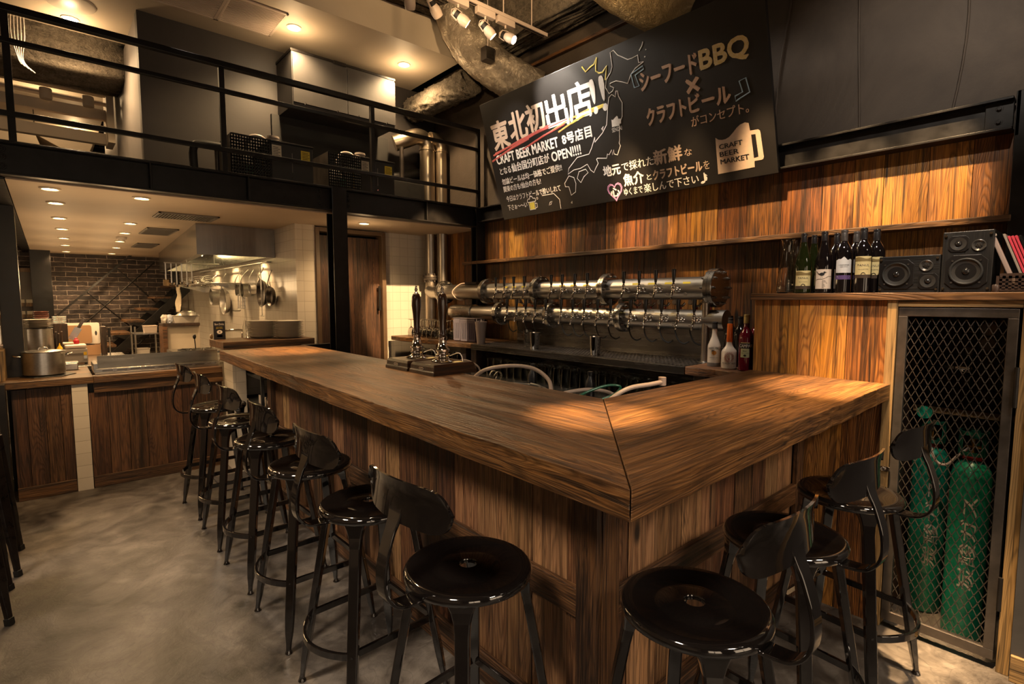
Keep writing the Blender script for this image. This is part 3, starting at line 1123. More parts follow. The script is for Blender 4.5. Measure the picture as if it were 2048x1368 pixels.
stool0 = make_stool()
STOOLS = [
    # x, y, rot (back towards -x at 0), label
    (.905, 4.31, 3, 'black enamelled bar stool nearest the kitchen counter'),
    (.905, 3.70, 0, 'second black bar stool from the kitchen counter along the long bar front'),
    (.905, 3.09, 2, 'third black bar stool from the kitchen counter along the long bar front'),
    (.90, 2.48, 1, 'fourth black bar stool from the kitchen counter along the long bar front'),
    (.895, 1.855, 2, 'fifth black bar stool along the long bar front, next before the corner stool'),
    (.887, 1.205, 3, 'black bar stool on the long bar front closest to the mitred corner'),
    (1.208, .665, 89, 'black bar stool at the short bar end, closest of three to the mitred corner'),
    (1.80, .680, 86, 'middle one of three black bar stools along the short bar end'),
    (2.40, .665, 84, 'black bar stool beside the mesh gas cage door'),
]
for i, (x, y, r, lab) in enumerate(STOOLS):
    if i == 0:
        stool0.location = (x, y, 0)
        stool0.rotation_euler = (0, 0, R(r))
        stool0['label'] = lab
        stool0['group'] = 'black bar stools around the bar'
    else:
        dup(stool0, (x, y, 0), R(r), lab)

# ------------------------------------------------------------------ tap wall
def flange(mb, y, x, z, r, t=.026, n=10, bolts=True):
    mb.lathe([(0, y - t), (r - .004, y - t), (r, y - t + .004), (r, y - .002), (r - .003, y - .001), (r - .003, y + .001), (r, y + .002), (r, y + t - .004), (r - .004, y + t), (0, y + t)], at=(x, 0, z), seg=40, axis='Y')
    if bolts:
        for k in range(n):
            a = 2 * math.pi * (k + .5) / n
            px, pz = x + math.sin(a) * (r - .022), z + math.cos(a) * (r - .022)
            mb.cyl((px, y - t - .014, pz), (px, y + t + .014, pz), .010, seg=6)
            mb.cyl((px, y - t - .024, pz), (px, y + t + .024, pz), .0055, seg=8)


def tap_proto():
    """faucet pointing to -x, origin on the pipe surface"""
    t = bpy.data.objects.new('beer_tap', None)
    C.objects.link(t)
    mb = MB()
    mb.lathe([(0, .004), (.017, .004), (.017, -.006), (.012, -.010), (.012, -.030), (.016, -.032), (.016, -.044), (.011, -.048), (.011, -.06), (0, -.06)], seg=16, axis='X')
    mb.lathe([(0, -.024), (.009, -.024), (.0125, -.014), (.0135, 0), (.012, .012), (.008, .018), (.0085, .022), (.011, .026), (.010, .034), (.006, .040), (.006, .050), (0, .050)], at=(-.062, 0, 0), seg=16)
    mb.tube(catmull([(-.062, 0, -.008), (-.074, 0, -.024), (-.086, 0, -.048), (-.090, 0, -.066)], 4), [.009, .009, .0088, .0085, .0082, .008, .0078, .0075, .0072, .007, .007, .007, .007], 12)
    mb.lathe([(.0, 0), (.016, 0), (.016, .003), (.0, .003)], at=(-.062, 0, .012), seg=14)
    body = mb.build('faucet', M_chrome, t, smooth=45)
    MB().lathe([(0, .046), (.008, .046), (.0095, .056), (.0125, .085), (.0150, .124), (.0142, .129), (.007, .131), (0, .131)], at=(-.062, 0, 0), seg=16).build('handle', M_blackplastic, t, smooth=50)
    return t


tap0 = tap_proto()
first = [True]


def add_tap(parent, x, y, z, rz=0):
    loc = Vector((x, y, z)) - parent.location
    if first[0]:
        first[0] = False
        tap0.parent = parent
        tap0.location = loc
        return tap0
    return dup(tap0, loc, rz, parent=parent)


UP_Y = [3.734, 3.615, 3.487, 3.351, 3.028, 2.906, 2.773, 2.647, 2.309, 2.178, 2.046, 1.91]
LO_Y = [3.565, 3.438, 3.322, 3.205, 3.08, 2.906, 2.783, 2.666, 2.534, 2.413, 2.238, 2.114, 1.989, 1.866, 1.752]

tp = thing('tap_pipe', 'upper stainless pipe with flanges and a row of black-handled beer taps', 'beer tap tower', (3.22, 3.2, 1.595))
PX, PZ, PR = 3.22, 1.597, .075
MB().tube([(PX, 1.69, PZ), (PX, 4.76, PZ)], PR, 40).build('pipe', M_steel, tp, smooth=40, world=True)
for y in (4.755, 4.01, 3.29, 2.55):
    mb = MB()
    flange(mb, y, PX, PZ, .122)
    mb.build('flange', M_steel_h, tp, smooth=35, world=True)
mb = MB()
flange(mb, 1.69, PX, PZ, .124, .03, 10)
mb.build('end_flange', M_steel_h, tp, smooth=35, world=True)
# joint sleeve + thin hose clipped to the plain length
mb = MB().box(PX - .03, PX + .05, 4.17, 4.36, PZ + PR, PZ + PR + .022)
mb.build('cable_box', M_blackplastic, tp, world=True, bevel=.003)
MB().tube(catmull([(PX, 4.37, PZ + PR + .012), (PX - .03, 4.45, PZ + PR), (PX - .085, 4.5, PZ), (PX - .05, 4.47, PZ - PR + .005), (PX, 4.42, PZ - PR - .01)], 5), .007, 8).build('hose', M_tube, tp, smooth=60, world=True)
for y in UP_Y:
    add_tap(tp, PX - PR, y, PZ - .006)
m0 = None
for y in UP_Y:
    if m0 is None:
        a = R(-28)
        r = PR + .0008
        mb = MB()
        mb.rings([[(-r * math.cos(R(28 + s)), dy, r * math.sin(R(28 + s))) for dy, s in ((-.028, -5), (.028, -5), (.028, 6), (-.028, 6))],
                  [(-(r - .002) * math.cos(R(28 + s)), dy, (r - .002) * math.sin(R(28 + s))) for dy, s in ((-.028, -5), (.028, -5), (.028, 6), (-.028, 6))]])
        m0 = mb.build('name_tag', M_sticker, tp)
        m0.location = Vector((PX, y - .052, PZ)) - tp.location
        c0 = MB().tube([(-r * math.cos(R(-32 + 8 * math.sin(q))), .0105 * math.cos(q), r * math.sin(R(-32 + 8 * math.sin(q)))) for q in [k * math.pi / 8 for k in range(16)]], .0016, 6, closed=True).build('number_ring', M_chalk_beige, tp)
        c0.location = Vector((PX, y - .045, PZ)) - tp.location
    else:
        dup(m0, Vector((PX, y - .052, PZ)) - tp.location)
        dup(c0, Vector((PX, y - .045, PZ)) - tp.location)

# vertical flue pipes in the corner, up through the mezzanine
vp = thing('steel_flue', 'grey vertical pipe with a bolted flange, joined to the upper tap pipe', 'pipe', (3.27, 5.05, 0))
MB().tube([(3.30, 5.16, 1.1225), (3.30, 5.16, ZC)], .062, 28).build('pipe', M_pipe, vp, smooth=40, world=True)
MB().tube(catmull([(3.22, 4.73, PZ), (3.225, 4.9, PZ), (3.25, 5.02, PZ), (3.30, 5.16, PZ + .02)], 6), .072, 24).build('elbow', M_steel, vp, smooth=50, world=True)
mb = MB()
mb.lathe([(0, 1.735), (.088, 1.735), (.09, 1.74), (.09, 1.758), (.085, 1.76), (.085, 1.766), (.09, 1.768), (.09, 1.786), (.088, 1.79), (0, 1.79)], at=(3.30, 5.16, 0), seg=32)
for k in range(8):
    a = k * math.pi / 4
    mb.cyl((3.30 + .078 * math.cos(a), 5.16 + .078 * math.sin(a), 1.715), (3.30 + .078 * math.cos(a), 5.16 + .078 * math.sin(a), 1.81), .009, seg=6)
mb.build('flange', M_rawsteel, vp, smooth=35, world=True)
vp2 = thing('steel_flue', 'plain grey vertical pipe in the corner, nearer the board wall', 'pipe', (3.42, 5.1, 0))
MB().tube([(3.375, 5.03, 1.1225), (3.375, 5.03, ZC)], .058, 28).build('pipe', M_pipe, vp2, smooth=40, world=True)

# lower pipe
lp = thing('tap_pipe', 'lower stainless pipe with taps, black drain hoses and an elbow end', 'beer tap tower', (3.2, 3.0, 1.39))
LX, LZ, LR = 3.20, 1.392, .066
MB().tube([(LX, 1.60, LZ), (LX, 4.28, LZ)], LR, 40).build('pipe', M_steel, lp, smooth=40, world=True)
MB().tube(catmull([(LX, 4.2, LZ), (LX, 4.42, LZ), (LX + .02, 4.58, LZ), (LX + .13, 4.68, LZ - .01), (LX + .24, 4.70, LZ - .02)], 6), .075, 28).build('elbow', M_steel_h, lp, smooth=50, world=True)
mb = MB().lathe([(.066, 4.20), (.080, 4.205), (.080, 4.24), (.066, 4.245)], at=(LX, 0, LZ), seg=32, axis='Y')
mb.build('collar', M_steel_h, lp, smooth=40, world=True)
for y in (3.79, 3.12, 2.385):
    mb = MB()
    flange(mb, y, LX, LZ, .108)
    mb.build('flange', M_steel_h, lp, smooth=35, world=True)
for y in LO_Y:
    add_tap(lp, LX - LR, y, LZ + .002)
for y in LO_Y:
    o = dup(c0, Vector((LX + .009, y - .045, LZ)) - lp.location, parent=lp)
    o = dup(m0, Vector((LX + .009, y - .052, LZ - .004)) - lp.location, parent=lp)
h0 = MB().tube(catmull([(0, .035, .05), (-.012, .03, 0), (-.02, 0, -.055), (-.012, -.035, -.078), (-.006, -.058, -.07), (-.004, -.07, -.062)], 4), .0055, 8).build('drain_hose', M_rubber, lp, smooth=60)
for i, y in enumerate([3.66, 3.54, 3.43, 3.32, 2.98, 2.86, 2.75, 2.62, 2.5, 2.31, 2.18, 2.05, 1.93, 1.82]):
    p = Vector((LX + .01, y, LZ - LR - .02)) - lp.location
    if i == 0:
        h0.location = p
    else:
        dup(h0, p)
# regulators between the two pipes: white cap, bent metal spout, red tube
rg = bpy.data.objects.new('hose_fitting', None)
C.objects.link(rg)
rg.parent = lp
MB().lathe([(0, -.03), (.016, -.03), (.018, -.026), (.018, .0), (.012, .006), (0, .006)], seg=16, axis='X').build('cap', M_white, rg, smooth=40)
MB().tube(catmull([(.01, 0, -.005), (.0, -.02, -.02), (0, -.045, -.025), (.01, -.06, -.005)], 4), .008, 8).build('spout', M_steel_h, rg, smooth=60)
MB().tube([(0, -.035, -.028), (0, -.035, -.06)], .006, 8).build('tube', M_red, rg, smooth=60)
fy = [3.95, 3.86, 3.6, 3.48, 3.2, 2.95, 2.83, 2.71, 2.46, 2.36, 2.24, 2.12, 2.0, 1.88, 1.78]
for i, y in enumerate(fy):
    p = Vector((3.27, y, 1.505)) - lp.location
    if i == 0:
        rg.location = p
    else:
        dup(rg, p)
MB().tube([(3.26, 2.33, 1.515), (3.26, 2.45, 1.515)], .006, 8).build('green_tube', M_greentube, lp, smooth=60, world=True)
# post carrying the pipe ends
post = thing('support_post', 'round grey steel post standing on the drip counter under the pipe end', 'post', (3.06, 1.70, 1.12))
MB().tube([(3.16, 1.72, 1.125), (3.16, 1.72, 1.50)], .024, 20).build('tube', M_pipe, post, smooth=40, world=True)
MB().lathe([(0, 1.118), (.042, 1.118), (.044, 1.122), (.03, 1.13), (0, 1.13)], at=(3.16, 1.72, 0), seg=24).build('foot_plate', M_steel_h, post, smooth=40, world=True)

# back counter: bench, drip counter, shelves
bench = thing('back_bench', 'stainless back bench below the taps holding upturned beer glasses', 'counter', (2.9, 3.2, 0))
MB().box(2.62, 3.44, 1.37, 5.2, .82, .85).build('bench_top', M_steel_h, bench, world=True, bevel=.003)
MB().box(2.66, 3.44, 1.37, 5.2, .0, .82).build('bench_body', M_rawsteel, bench, world=True)
for y in (4.02, 3.86, 1.62):
    MB().box(2.92, 3.4, y - .04, y + .04, .85, 1.07).build('divider', M_dark_wood, bench, world=True, bevel=.003)
MB().box(3.40, 3.43, 1.37, 5.2, .85, 1.068).build('back_panel', M_steel_d, bench, world=True)
dc = thing('drip_counter', 'perforated stainless drip counter running under the tap pipes', 'counter', (3.1, 2.8, 1.07))
MB().box(2.875, 3.43, 1.695, 3.838, 1.07, 1.118).build('drip_top', M_steel_d, dc, world=True, bevel=.002)
mb = MB()
for k in range(70):
    y = 1.72 + k * .03
    for j in range(9):
        mb.box(2.92 + j * .045, 2.945 + j * .045, y, y + .018, 1.1181, 1.1195)
mb.build('drip_grille', M_rawsteel, dc, world=True)
MB().box(3.435, 3.455, 1.70, 3.835, 1.118, 1.42).build('splashback', M_steel_d, dc, world=True)
sh = thing('plank_shelf', 'live-edge timber shelf holding the upturned wine glasses by the tiles', 'shelf', (3.1, 4.5, 1.07))
pts = [(2.875, 3.84)] + [(2.855 + .014 * math.sin(k * 1.7) + .006 * math.sin(k * 4.1) - .003 * k, 3.84 + k * .117) for k in range(1, 13)] + [(3.44, 5.24), (3.44, 3.84)]
MB().prism(pts, 1.075, 1.122).build('board', M_shelf_y, sh, world=True, bevel=.008)
sh = thing('plank_shelf', 'short live-edge timber shelf under the liqueur bottles', 'shelf', (3.1, 1.5, 1.07))
pts = [(2.875, 1.692), (2.868, 1.6), (2.885, 1.5), (2.87, 1.4), (2.88, 1.30), (3.44, 1.30), (3.44, 1.692)]
MB().prism(pts, 1.07, 1.122).build('board', M_shelf_y, sh, world=True, bevel=.008)
MB().box(2.88, 3.44, 1.302, 1.36, .0, 1.07).build('side_board', M_dark_wood, sh, world=True)
ws = thing('wall_shelf', 'long narrow timber shelf fixed to the lit board wall above the taps', 'shelf', (3.4, 2.4, 1.89))
MB().box(3.35, 3.458, .34, 4.62, 1.886, 1.917).build('board', M_shelf_y, ws, world=True, bevel=.003)

# ---- glasses
def tumbler(h=.145, r0=.030, r1=.040, t=.0022):
    return [(0, 0), (r0, 0), (r1, h), (r1 - t, h), (r0 - t, .012), (0, .010)]


def flip(pr, h):
    return [(r, h - z) for r, z in pr]


beer = MB().lathe(flip(tumbler(), .145), seg=18).build('beer_glass', M_glass, None, smooth=40, weld=True)
tag(beer, 'clear beer glass standing upside down under the tap counter', 'glass', 'upturned beer glasses under the tap counter')
first_g = True
rnd = random.Random(9)
for x in (2.965, 3.06):
    y = 1.74
    while y < 5.0:
        if not (3.76 < y < 4.12):
            p = (x + rnd.uniform(-.006, .006), y, .8505)
            if first_g:
                beer.location = p
                first_g = False
            else:
                dup(beer, p)
        y += .092
wg_p = [(0, 0), (.034, 0), (.0345, .002), (.008, .008), (.0035, .02), (.0035, .075), (.012, .086), (.030, .105), (.038, .135), (.036, .165), (.031, .185), (.029, .185), (.034, .163), (.036, .135), (.028, .107), (.008, .09), (0, .088)]
wine = MB().lathe(flip(wg_p, .185), seg=18).build('wine_glass', M_glass, None, smooth=50, weld=True)
tag(wine, 'wine glass standing upside down on the timber shelf by the tiled wall', 'glass', 'upturned wine glasses on the timber shelf')
first_g = True
for i in range(8):
    for x in (2.95, 3.04, 3.13):
        p = (x + rnd.uniform(-.006, .006), 4.36 + i * .094 + rnd.uniform(-.006, .006), 1.1225)
        if first_g:
            wine.location = p
            first_g = False
        else:
            dup(wine, p)

# jugs and cups on the back counter
def jug(y, lab, mat, x=2.98):
    t = thing('water_jug', lab, 'jug', (x, y, 1.1225), R(8), None)
    pts = [(-.048, -.048), (.048, -.048), (.048, .048), (-.048, .048)]
    mb = MB()
    mb.rings([[(a * k, b * k, z) for a, b in pts] for k, z in ((.86, 0), (1, .01), (1.06, .20), (1.06, .215))])
    mb.build('jug_body', mat, t, bevel=.01, seg=3)
    mb = MB()
    for dy in (-.022, .0, .022):
        mb.box(-.0535, -.050, dy - .004, dy + .004, .03, .18)
    mb.build('rib', mat, t, bevel=.002)
    MB().box(-.052, .052, -.052, .052, .215, .224).build('lid', mat, t, bevel=.006)


M_mauve = plain('frosted_mauve_plastic', (0.30, 0.235, 0.22), 0.35)
M_plum = plain('plum_plastic', (0.055, 0.038, 0.045), 0.35)
jug(4.15, 'frosted pinkish plastic jug on the back counter, nearest the wine glasses', M_mauve)
jug(4.035, 'frosted pinkish plastic jug right beside the plum coloured jug', M_mauve)
jug(3.92, 'dark plum plastic jug standing beside the cup of straws', M_plum)
t = thing('straw_cup', 'tall tapered frosted cup full of straws on the back counter', 'cup', (2.96, 3.80, 1.1195))
MB().lathe([(0, 0), (.036, 0), (.055, .20), (.052, .20), (.033, .006), (0, .006)], seg=24).build('cup', M_mauve, t, smooth=40, weld=True)
for k in range(11):
    a = k * 2.4
    rr = .012 + .003 * k
    MB().tube([(rr * .5 * math.cos(a), rr * .5 * math.sin(a), .012), (rr * 1.05 * math.cos(a), rr * 1.05 * math.sin(a), .215 + .012 * math.sin(k * 3))], .0032, 6).build('straw', M_mauve if k % 3 else M_white, t, smooth=60)
tall = MB().lathe(tumbler(.15, .028, .038), seg=24).build('pint_glass', M_glass, None, smooth=40, weld=True)
tag(tall, 'tall clear glass beside the steel shaker cup on the drip counter', 'glass')
tall.location = (3.0, 3.22, 1.1197)


def steel_cup(loc, lab):
    t = MB().lathe([(0, 0), (.032, 0), (.034, .004), (.043, .135), (.0445, .137), (.042, .137), (.031, .008), (0, .008)], seg=32).build('shaker_cup', M_chrome, None, smooth=40, weld=True)
    t.location = loc
    return tag(t, lab, 'cup')


steel_cup((2.95, 3.08, 1.1197), 'polished steel shaker cup in front of the tall glass')
steel_cup((2.96, 2.46, 1.1197), 'polished steel shaker cup standing alone on the drip counter')

# ---- hand pumps on the worktop
def pump(loc, lab):
    t = thing('hand_pump', lab, 'beer pump', loc)
    mb = MB()
    r = lambda k, z: [(-.135 * k[0], -.118 * k[1], z), (.135 * k[0], -.118 * k[1], z), (.135 * k[0], .118 * k[1], z), (-.135 * k[0], .118 * k[1], z)]
    mb.rings([r((1, 1), 0), r((1, 1), .016), r((.96, .955), .022), r((.95, .945), .042), r((.90, .88), .055), r((.0, .0), .055)][:5])
    mb.build('wooden_block', M_block_wood, t, bevel=.002)
    mb = MB()
    for (y0, y1, z0, z1) in ((-.022, .022, .0335, .0365), (-.022, .022, .0245, .0275), (-.022, -.019, .0245, .0365), (.019, .022, .0245, .0365)):
        mb.box(-.1335, -.1285, y0, y1, z0, z1)
    mb.build('badge', M_chrome, t)
    mb = MB().lathe([(0, .055), (.060, .055), (.062, .058), (.055, .064), (.034, .072), (.030, .080), (.036, .086), (.037, .094), (.030, .098), (.030, .104), (.037, .110), (.037, .120), (.030, .126), (.024, .140), (.021, .155), (.019, .170), (.021, .178), (.021, .186), (0, .186)], seg=32)
    mb.build('chrome_pillar', M_chrome, t, smooth=40)
    MB().lathe([(0, .184), (.021, .184), (.022, .188), (.019, .192), (.021, .197), (.0185, .203), (.0165, .23), (.017, .265), (.021, .305), (.0255, .345), (.0265, .375), (.024, .395), (.019, .410), (.013, .415), (0, .415)], seg=28).build('handle', M_turned_wood, t, smooth=50)
    MB().lathe([(0, .413), (.012, .413), (.012, .417), (.006, .424), (.006, .430), (.009, .434), (.009, .440), (.006, .444), (.007, .449), (.0045, .456), (0, .457)], seg=20).build('finial', M_chrome, t, smooth=40)
    MB().tube(catmull([(.03, -.02, .085), (.07, -.04, .10), (.085, -.05, .085), (.09, -.055, .055)], 5), .0035, 8).build('spout_tube', M_chrome, t, smooth=60)
    MB().box(.02, .075, -.085, -.045, .0552, .0565).build('card', M_label, t)
    return t


pump((1.555, 2.325, ZT), 'dark wood and chrome hand pump on the worktop, the one closer to the mitred corner')
pump((1.55, 2.575, ZT), 'dark wood and chrome hand pump on the worktop, the one closer to the door')

# ---- sink rack behind the bar with hoses
sr = thing('sink_rack', 'stainless wire rack over the bar sink behind the worktop', 'rack', (1.9, 2.2, .9))
mb = MB().box(1.62, 2.10, 1.40, 3.1, .0, .92)
mb.build('sink_cabinet', M_rawsteel, sr, world=True)
mb = MB()
for x in (1.66, 2.08):
    mb.tube([(x, 1.42, 1.02), (x, 3.05, 1.02)], .006, 8)
mb.build('side_wire', M_steel_h, sr, smooth=60, world=True)
mb = MB()
for k in range(28):
    y = 1.45 + k * .058
    mb.tube([(1.66, y, 1.022), (2.08, y, 1.022)], .0035, 6)
mb.build('cross_wire', M_steel_h, sr, smooth=60, world=True)
mb = MB()
for x in (1.66, 2.08):
    for y in (1.42, 2.25, 3.05):
        mb.tube([(x, y, .915), (x, y, 1.02)], .006, 8)
mb.build('rack_leg', M_steel_h, sr, world=True)


def hose(name, lab, pts, r, mat, extra=None):
    t = thing(name, lab, 'hose', pts[0])
    MB().tube(catmull(pts, 7), r, 10).build('tube', mat, t, smooth=60, world=True)
    if extra:
        p, q, rr, m = extra
        MB().cyl(p, q, rr, seg=16).build('end_cap', m, t, smooth=40, world=True)


hose('bar_hose', 'long milky hose arching from the hand pump down into the sink', [(1.80, 2.42, 1.05), (1.86, 2.36, 1.12), (1.96, 2.25, 1.148), (2.02, 2.12, 1.14), (2.02, 2.0, 1.09), (1.98, 1.94, 1.028)], .011, M_tube)
hose('bar_hose', 'milky hose arching beside the loop of green tube', [(1.80, 1.78, 1.03), (1.85, 1.74, 1.07), (1.95, 1.66, 1.09), (2.02, 1.58, 1.075), (2.04, 1.52, 1.03)], .009, M_tube)
hose('bar_hose', 'milky hose with a round plug, arching over the back edge of the short bar end', [(1.72, 1.40, 1.03), (1.75, 1.39, 1.09), (1.84, 1.35, 1.145), (1.95, 1.31, 1.158), (2.04, 1.305, 1.16)], .010, M_tube, ((2.035, 1.305, 1.146), (2.035, 1.305, 1.182), .017, M_tube))
hose('bar_hose', 'green tube coiled in a loop behind the bar corner', [(1.74, 1.62, 1.03), (1.80, 1.60, 1.08), (1.92, 1.54, 1.125), (1.99, 1.50, 1.12), (1.96, 1.52, 1.08), (1.86, 1.58, 1.05), (1.78, 1.66, 1.03), (1.86, 1.60, 1.034), (2.0, 1.45, 1.034)], .006, M_greentube)
hose('bar_hose', 'thin clear hose looping behind the nearer hand pump', [(1.98, 2.9, 1.04), (2.0, 2.88, 1.10), (2.05, 2.8, 1.125), (2.09, 2.72, 1.09), (2.10, 2.70, 1.04)], .006, M_tube)
hose('bar_hose', 'dark grey hose coiled flat on the sink rack behind the worktop', [(1.78 + .12 * (1 - k * .018) * math.cos(k * .7) + .1, 2.05 + .22 * (1 - k * .018) * math.sin(k * .7), 1.036 + .0012 * k) for k in range(28)], .008, plain('grey_hose', (.07, .068, .072), .3))
for (x, y, lab) in ((2.72, 2.86, 'black pourer bottle on the back bench, the one beyond the long milky hose'), (2.72, 2.30, 'black pourer bottle on the back bench behind the green tube')):
    o = MB().lathe([(0, 0), (.030, 0), (.032, .006), (.032, .11), (.020, .14), (.014, .16), (.018, .165), (.018, .19), (0, .192)], seg=20).build('pourer_bottle', M_blackplastic, None, smooth=40)
    o.location = (x, y, .8505)
    tag(o, lab, 'bottle')
bt = thing('bar_tongs', 'pair of steel tongs with ring grips lying on the sink rack', 'tongs', (1.95, 2.35, 1.03))
mb = MB()
for d in (-.022, .022):
    mb.tube([(1.98 + .028 * math.cos(a), 2.40 + d, 1.07 + .028 * math.sin(a)) for a in [k * math.pi / 8 for k in range(16)]], .005, 6, closed=True)
mb.build('ring_grip', M_steel_h, bt, smooth=60, world=True)
MB().bar([(1.98, 2.40, 1.04), (1.95, 2.3, 1.032), (1.9, 2.15, 1.03)], .03, .004).build('blade', M_steel_h, bt, world=True)

# ------------------------------------------------------------------ cabinet at the end of the bar
XC = 2.86
cab = thing('gas_cabinet', 'reclaimed board cabinet at the bar end with a black mesh door', 'cabinet', (XC, .7, 0))
MB().planks(.675, 1.278, .2, 0, 1.522, lambda a, h, d: (XC - d, a, h), rnd=random.Random(14), thick=.02, depth=.003).build('board_front', M_wall_wood, cab, world=True)
MB().box(XC + .02, 3.44, 1.255, 1.278, 0, 1.522).build('side_panel', M_dark_wood, cab, world=True)
MB().box(XC + .021, 3.44, .64, .66, 0, 1.522).build('partition_panel', M_dark_wood, cab, world=True)
MB().box(XC - .012, XC + .06, .637, .676, 0, 1.522).build('jamb', M_pale_wood, cab, world=True, bevel=.002)
MB().box(XC - .012, XC + .06, .192, .232, 0, 1.522).build('jamb', M_pale_wood, cab, world=True, bevel=.002)
MB().box(XC - .010, XC + .06, .232, .637, 1.494, 1.522).build('header', M_pale_wood_y, cab, world=True, bevel=.002)
MB().box(XC - .022, 3.455, -.9, 1.292, 1.522, 1.556).build('top_shelf', M_shelf_y, cab, world=True, bevel=.003)
MB().planks(.0, .66, .11, 0, 1.52, lambda a, h, d: (3.45 - d, a, h), rnd=random.Random(4)).build('back_boards', M_dark_wood, cab, world=True)
MB().box(3.43, 3.448, .23, .637, 1.08, 1.086).build('back_batten', M_dark_wood, cab, world=True)
MB().box(3.16, 3.26, .235, .62, .985, 1.015).build('gas_rail', M_pale_wood_y, cab, world=True)
cd_ = MB()
for (y0, y1, z0, z1) in ((.242, .634, 1.452, 1.490), (.242, .634, .040, .082), (.242, .275, .082, 1.452), (.600, .634, .082, 1.452)):
    cd_.box(XC - .006, XC + .024, y0, y1, z0, z1)
md = cd_.build('mesh_door', M_rawsteel, cab, world=True, bevel=.002)
# expanded metal: diamond strands
mb = MB()
w_, h_ = .0285, .058
ny, nz = 12, 24
y0 = .274
for i in range(ny):
    for k in range(nz):
        yy = y0 + i * w_
        zz = .080 + k * h_
        for (a, b) in (((yy, zz), (yy + w_ / 2, zz + h_ / 2)), ((yy + w_ / 2, zz + h_ / 2), (yy + w_, zz)), ((yy + w_ / 2, zz + h_ / 2), (yy, zz + h_)), ((yy + w_, zz + h_), (yy + w_ / 2, zz + h_ / 2))):
            if b[0] > .603 or a[0] > .603 or b[1] > 1.456 or a[1] > 1.456:
                continue
            mb.bar([(XC + .008, a[0], a[1]), (XC + .008, b[0], b[1])], .0022, .003, side=(1, 0, 0))
mesh = mb.build('mesh_panel', M_rawsteel, md)
lt = MB().box(XC - .020, XC - .008, .630, .668, .742, .764).build('latch', M_chrome, md, bevel=.004)
MB().tube([(XC - .026, .655 + .008 * math.cos(a), .753 + .008 * math.sin(a)) for a in [k * math.pi / 6 for k in range(12)]], .002, 6, closed=True).build('ring', M_chrome, lt)
MB().cyl((XC - .012, .236, 1.10), (XC - .012, .236, 1.26), .008, seg=12).build('hinge', M_blacksteel, md, smooth=40)
MB().cyl((XC - .012, .236, .26), (XC - .012, .236, .40), .008, seg=12).build('hinge', M_blacksteel, md, smooth=40)
# dark wall and skirting past the cabinet
mb = MB().box(XC - .03, XC + .05, -3.2, .190, .0, 1.522)
struct(mb.build('wall_near_right', M_grey_panel))
struct(MB().box(XC - .045, XC - .03, -3.2, .188, 0, .11).build('baseboard_right', M_pale_wood_y, bevel=.003))

# gas cylinders
def cyl_thing(loc, lab, rot):
    t = thing('gas_cylinder', lab, 'gas cylinder', loc, rot)
    r = .072
    MB().lathe([(0, 0), (r - .01, 0), (r - .002, .006), (r, .02), (r, .74), (r - .006, .77), (r - .022, .80), (r - .040, .815), (.028, .822), (0, .822)], seg=40).build('shell', M_green, t, smooth=40)
    MB().lathe([(.030, .818), (.038, .818), (.038, .838), (.030, .838)], seg=28).build('red_band', M_redband, t, smooth=40)
    mb = MB().lathe([(.046, .838), (.050, .838), (.050, .855), (.046, .855)], seg=28)
    mb.lathe([(.046, .93), (.053, .93), (.053, .945), (.046, .945)], seg=28)
    for a in (20, 140, 260):
        mb.box(-.004, .004, .044, .052, .84, .94, Matrix.Rotation(R(a), 4, 'Z'))
        mb.box(-.016, .016, .046, .050, .84, .94, Matrix.Rotation(R(a), 4, 'Z'))
    mb.build('valve_guard', M_greendark, t, smooth=40)
    mb = MB().lathe([(0, .82), (.014, .82), (.014, .85), (.010, .86), (.010, .89), (.016, .895), (.016, .91), (0, .912)], seg=16)
    mb.tube([(0, -.036, .872), (0, .03, .872)], .008, 10)
    mb.build('valve', M_brass, t, smooth=40)

    def put(u, v, d):
        th = v / r
        return (-(r + .0008) * math.cos(th), -(r + .0008) * math.sin(th), u)
    mb = lettering('炭酸ガス', lambda u, v, d: put(u, -v, d), .24, .66, -.028, .030, bold=1, spread=.03)
    mb.build('lettering', M_white, t)
    return t


cyl_thing((3.06, .375, .0), 'green gas cylinder with worn white lettering, on the hinge side of the cage', R(10))
cyl_thing((3.20, .545, .0), 'green gas cylinder half hidden behind the mesh on the latch side of the cage', R(25))
hose('gas_hose', 'pale braided hose looping between the two green cylinders', [(3.12, .54, .93), (3.06, .53, .86), (3.03, .50, .79), (3.02, .46, .78), (3.03, .42, .83), (3.05, .385, .87)], .006, M_tube)
hose('gas_tube', 'green gas tube running down inside the cage', [(3.40, .60, 1.50), (3.38, .595, 1.3), (3.36, .60, 1.1), (3.36, .60, 1.0)], .005, M_greentube)
gg = thing('gas_regulator', 'grey regulator with two round gauges on the boards inside the cage', 'regulator', (3.42, .4, 1.35))
for z in (1.384, 1.311):
    g = MB().lathe([(0, 3.44), (.034, 3.44), (.034, 3.405), (.030, 3.400), (0, 3.402)], at=(0, .392, z), seg=24, axis='X').build('gauge', M_greyplastic, gg, smooth=40, world=True)
    MB().box(3.399, 3.4015, .3915, .3925, z - .022, z + .022).build('needle', M_ink, g)
gg2 = thing('gas_manifold', 'polished horizontal gas filter with valves on the boards inside the cage', 'valve', (3.40, .46, 1.2))
MB().lathe([(0, .43), (.022, .43), (.026, .436), (.026, .53), (.018, .556), (0, .562)], at=(3.40, 0, 1.187), seg=20, axis='Y').build('filter', M_chrome, gg2, smooth=40, world=True)
mb = MB().tube([(3.41, .458, 1.46), (3.41, .458, .99)], .006, 8)
mb.box(3.395, 3.43, .445, .472, 1.25, 1.29).box(3.395, 3.43, .447, .47, 1.38, 1.41).box(3.395, 3.43, .447, .47, 1.10, 1.14)
mb.build('valve_pipe', M_rawsteel, gg2, world=True)
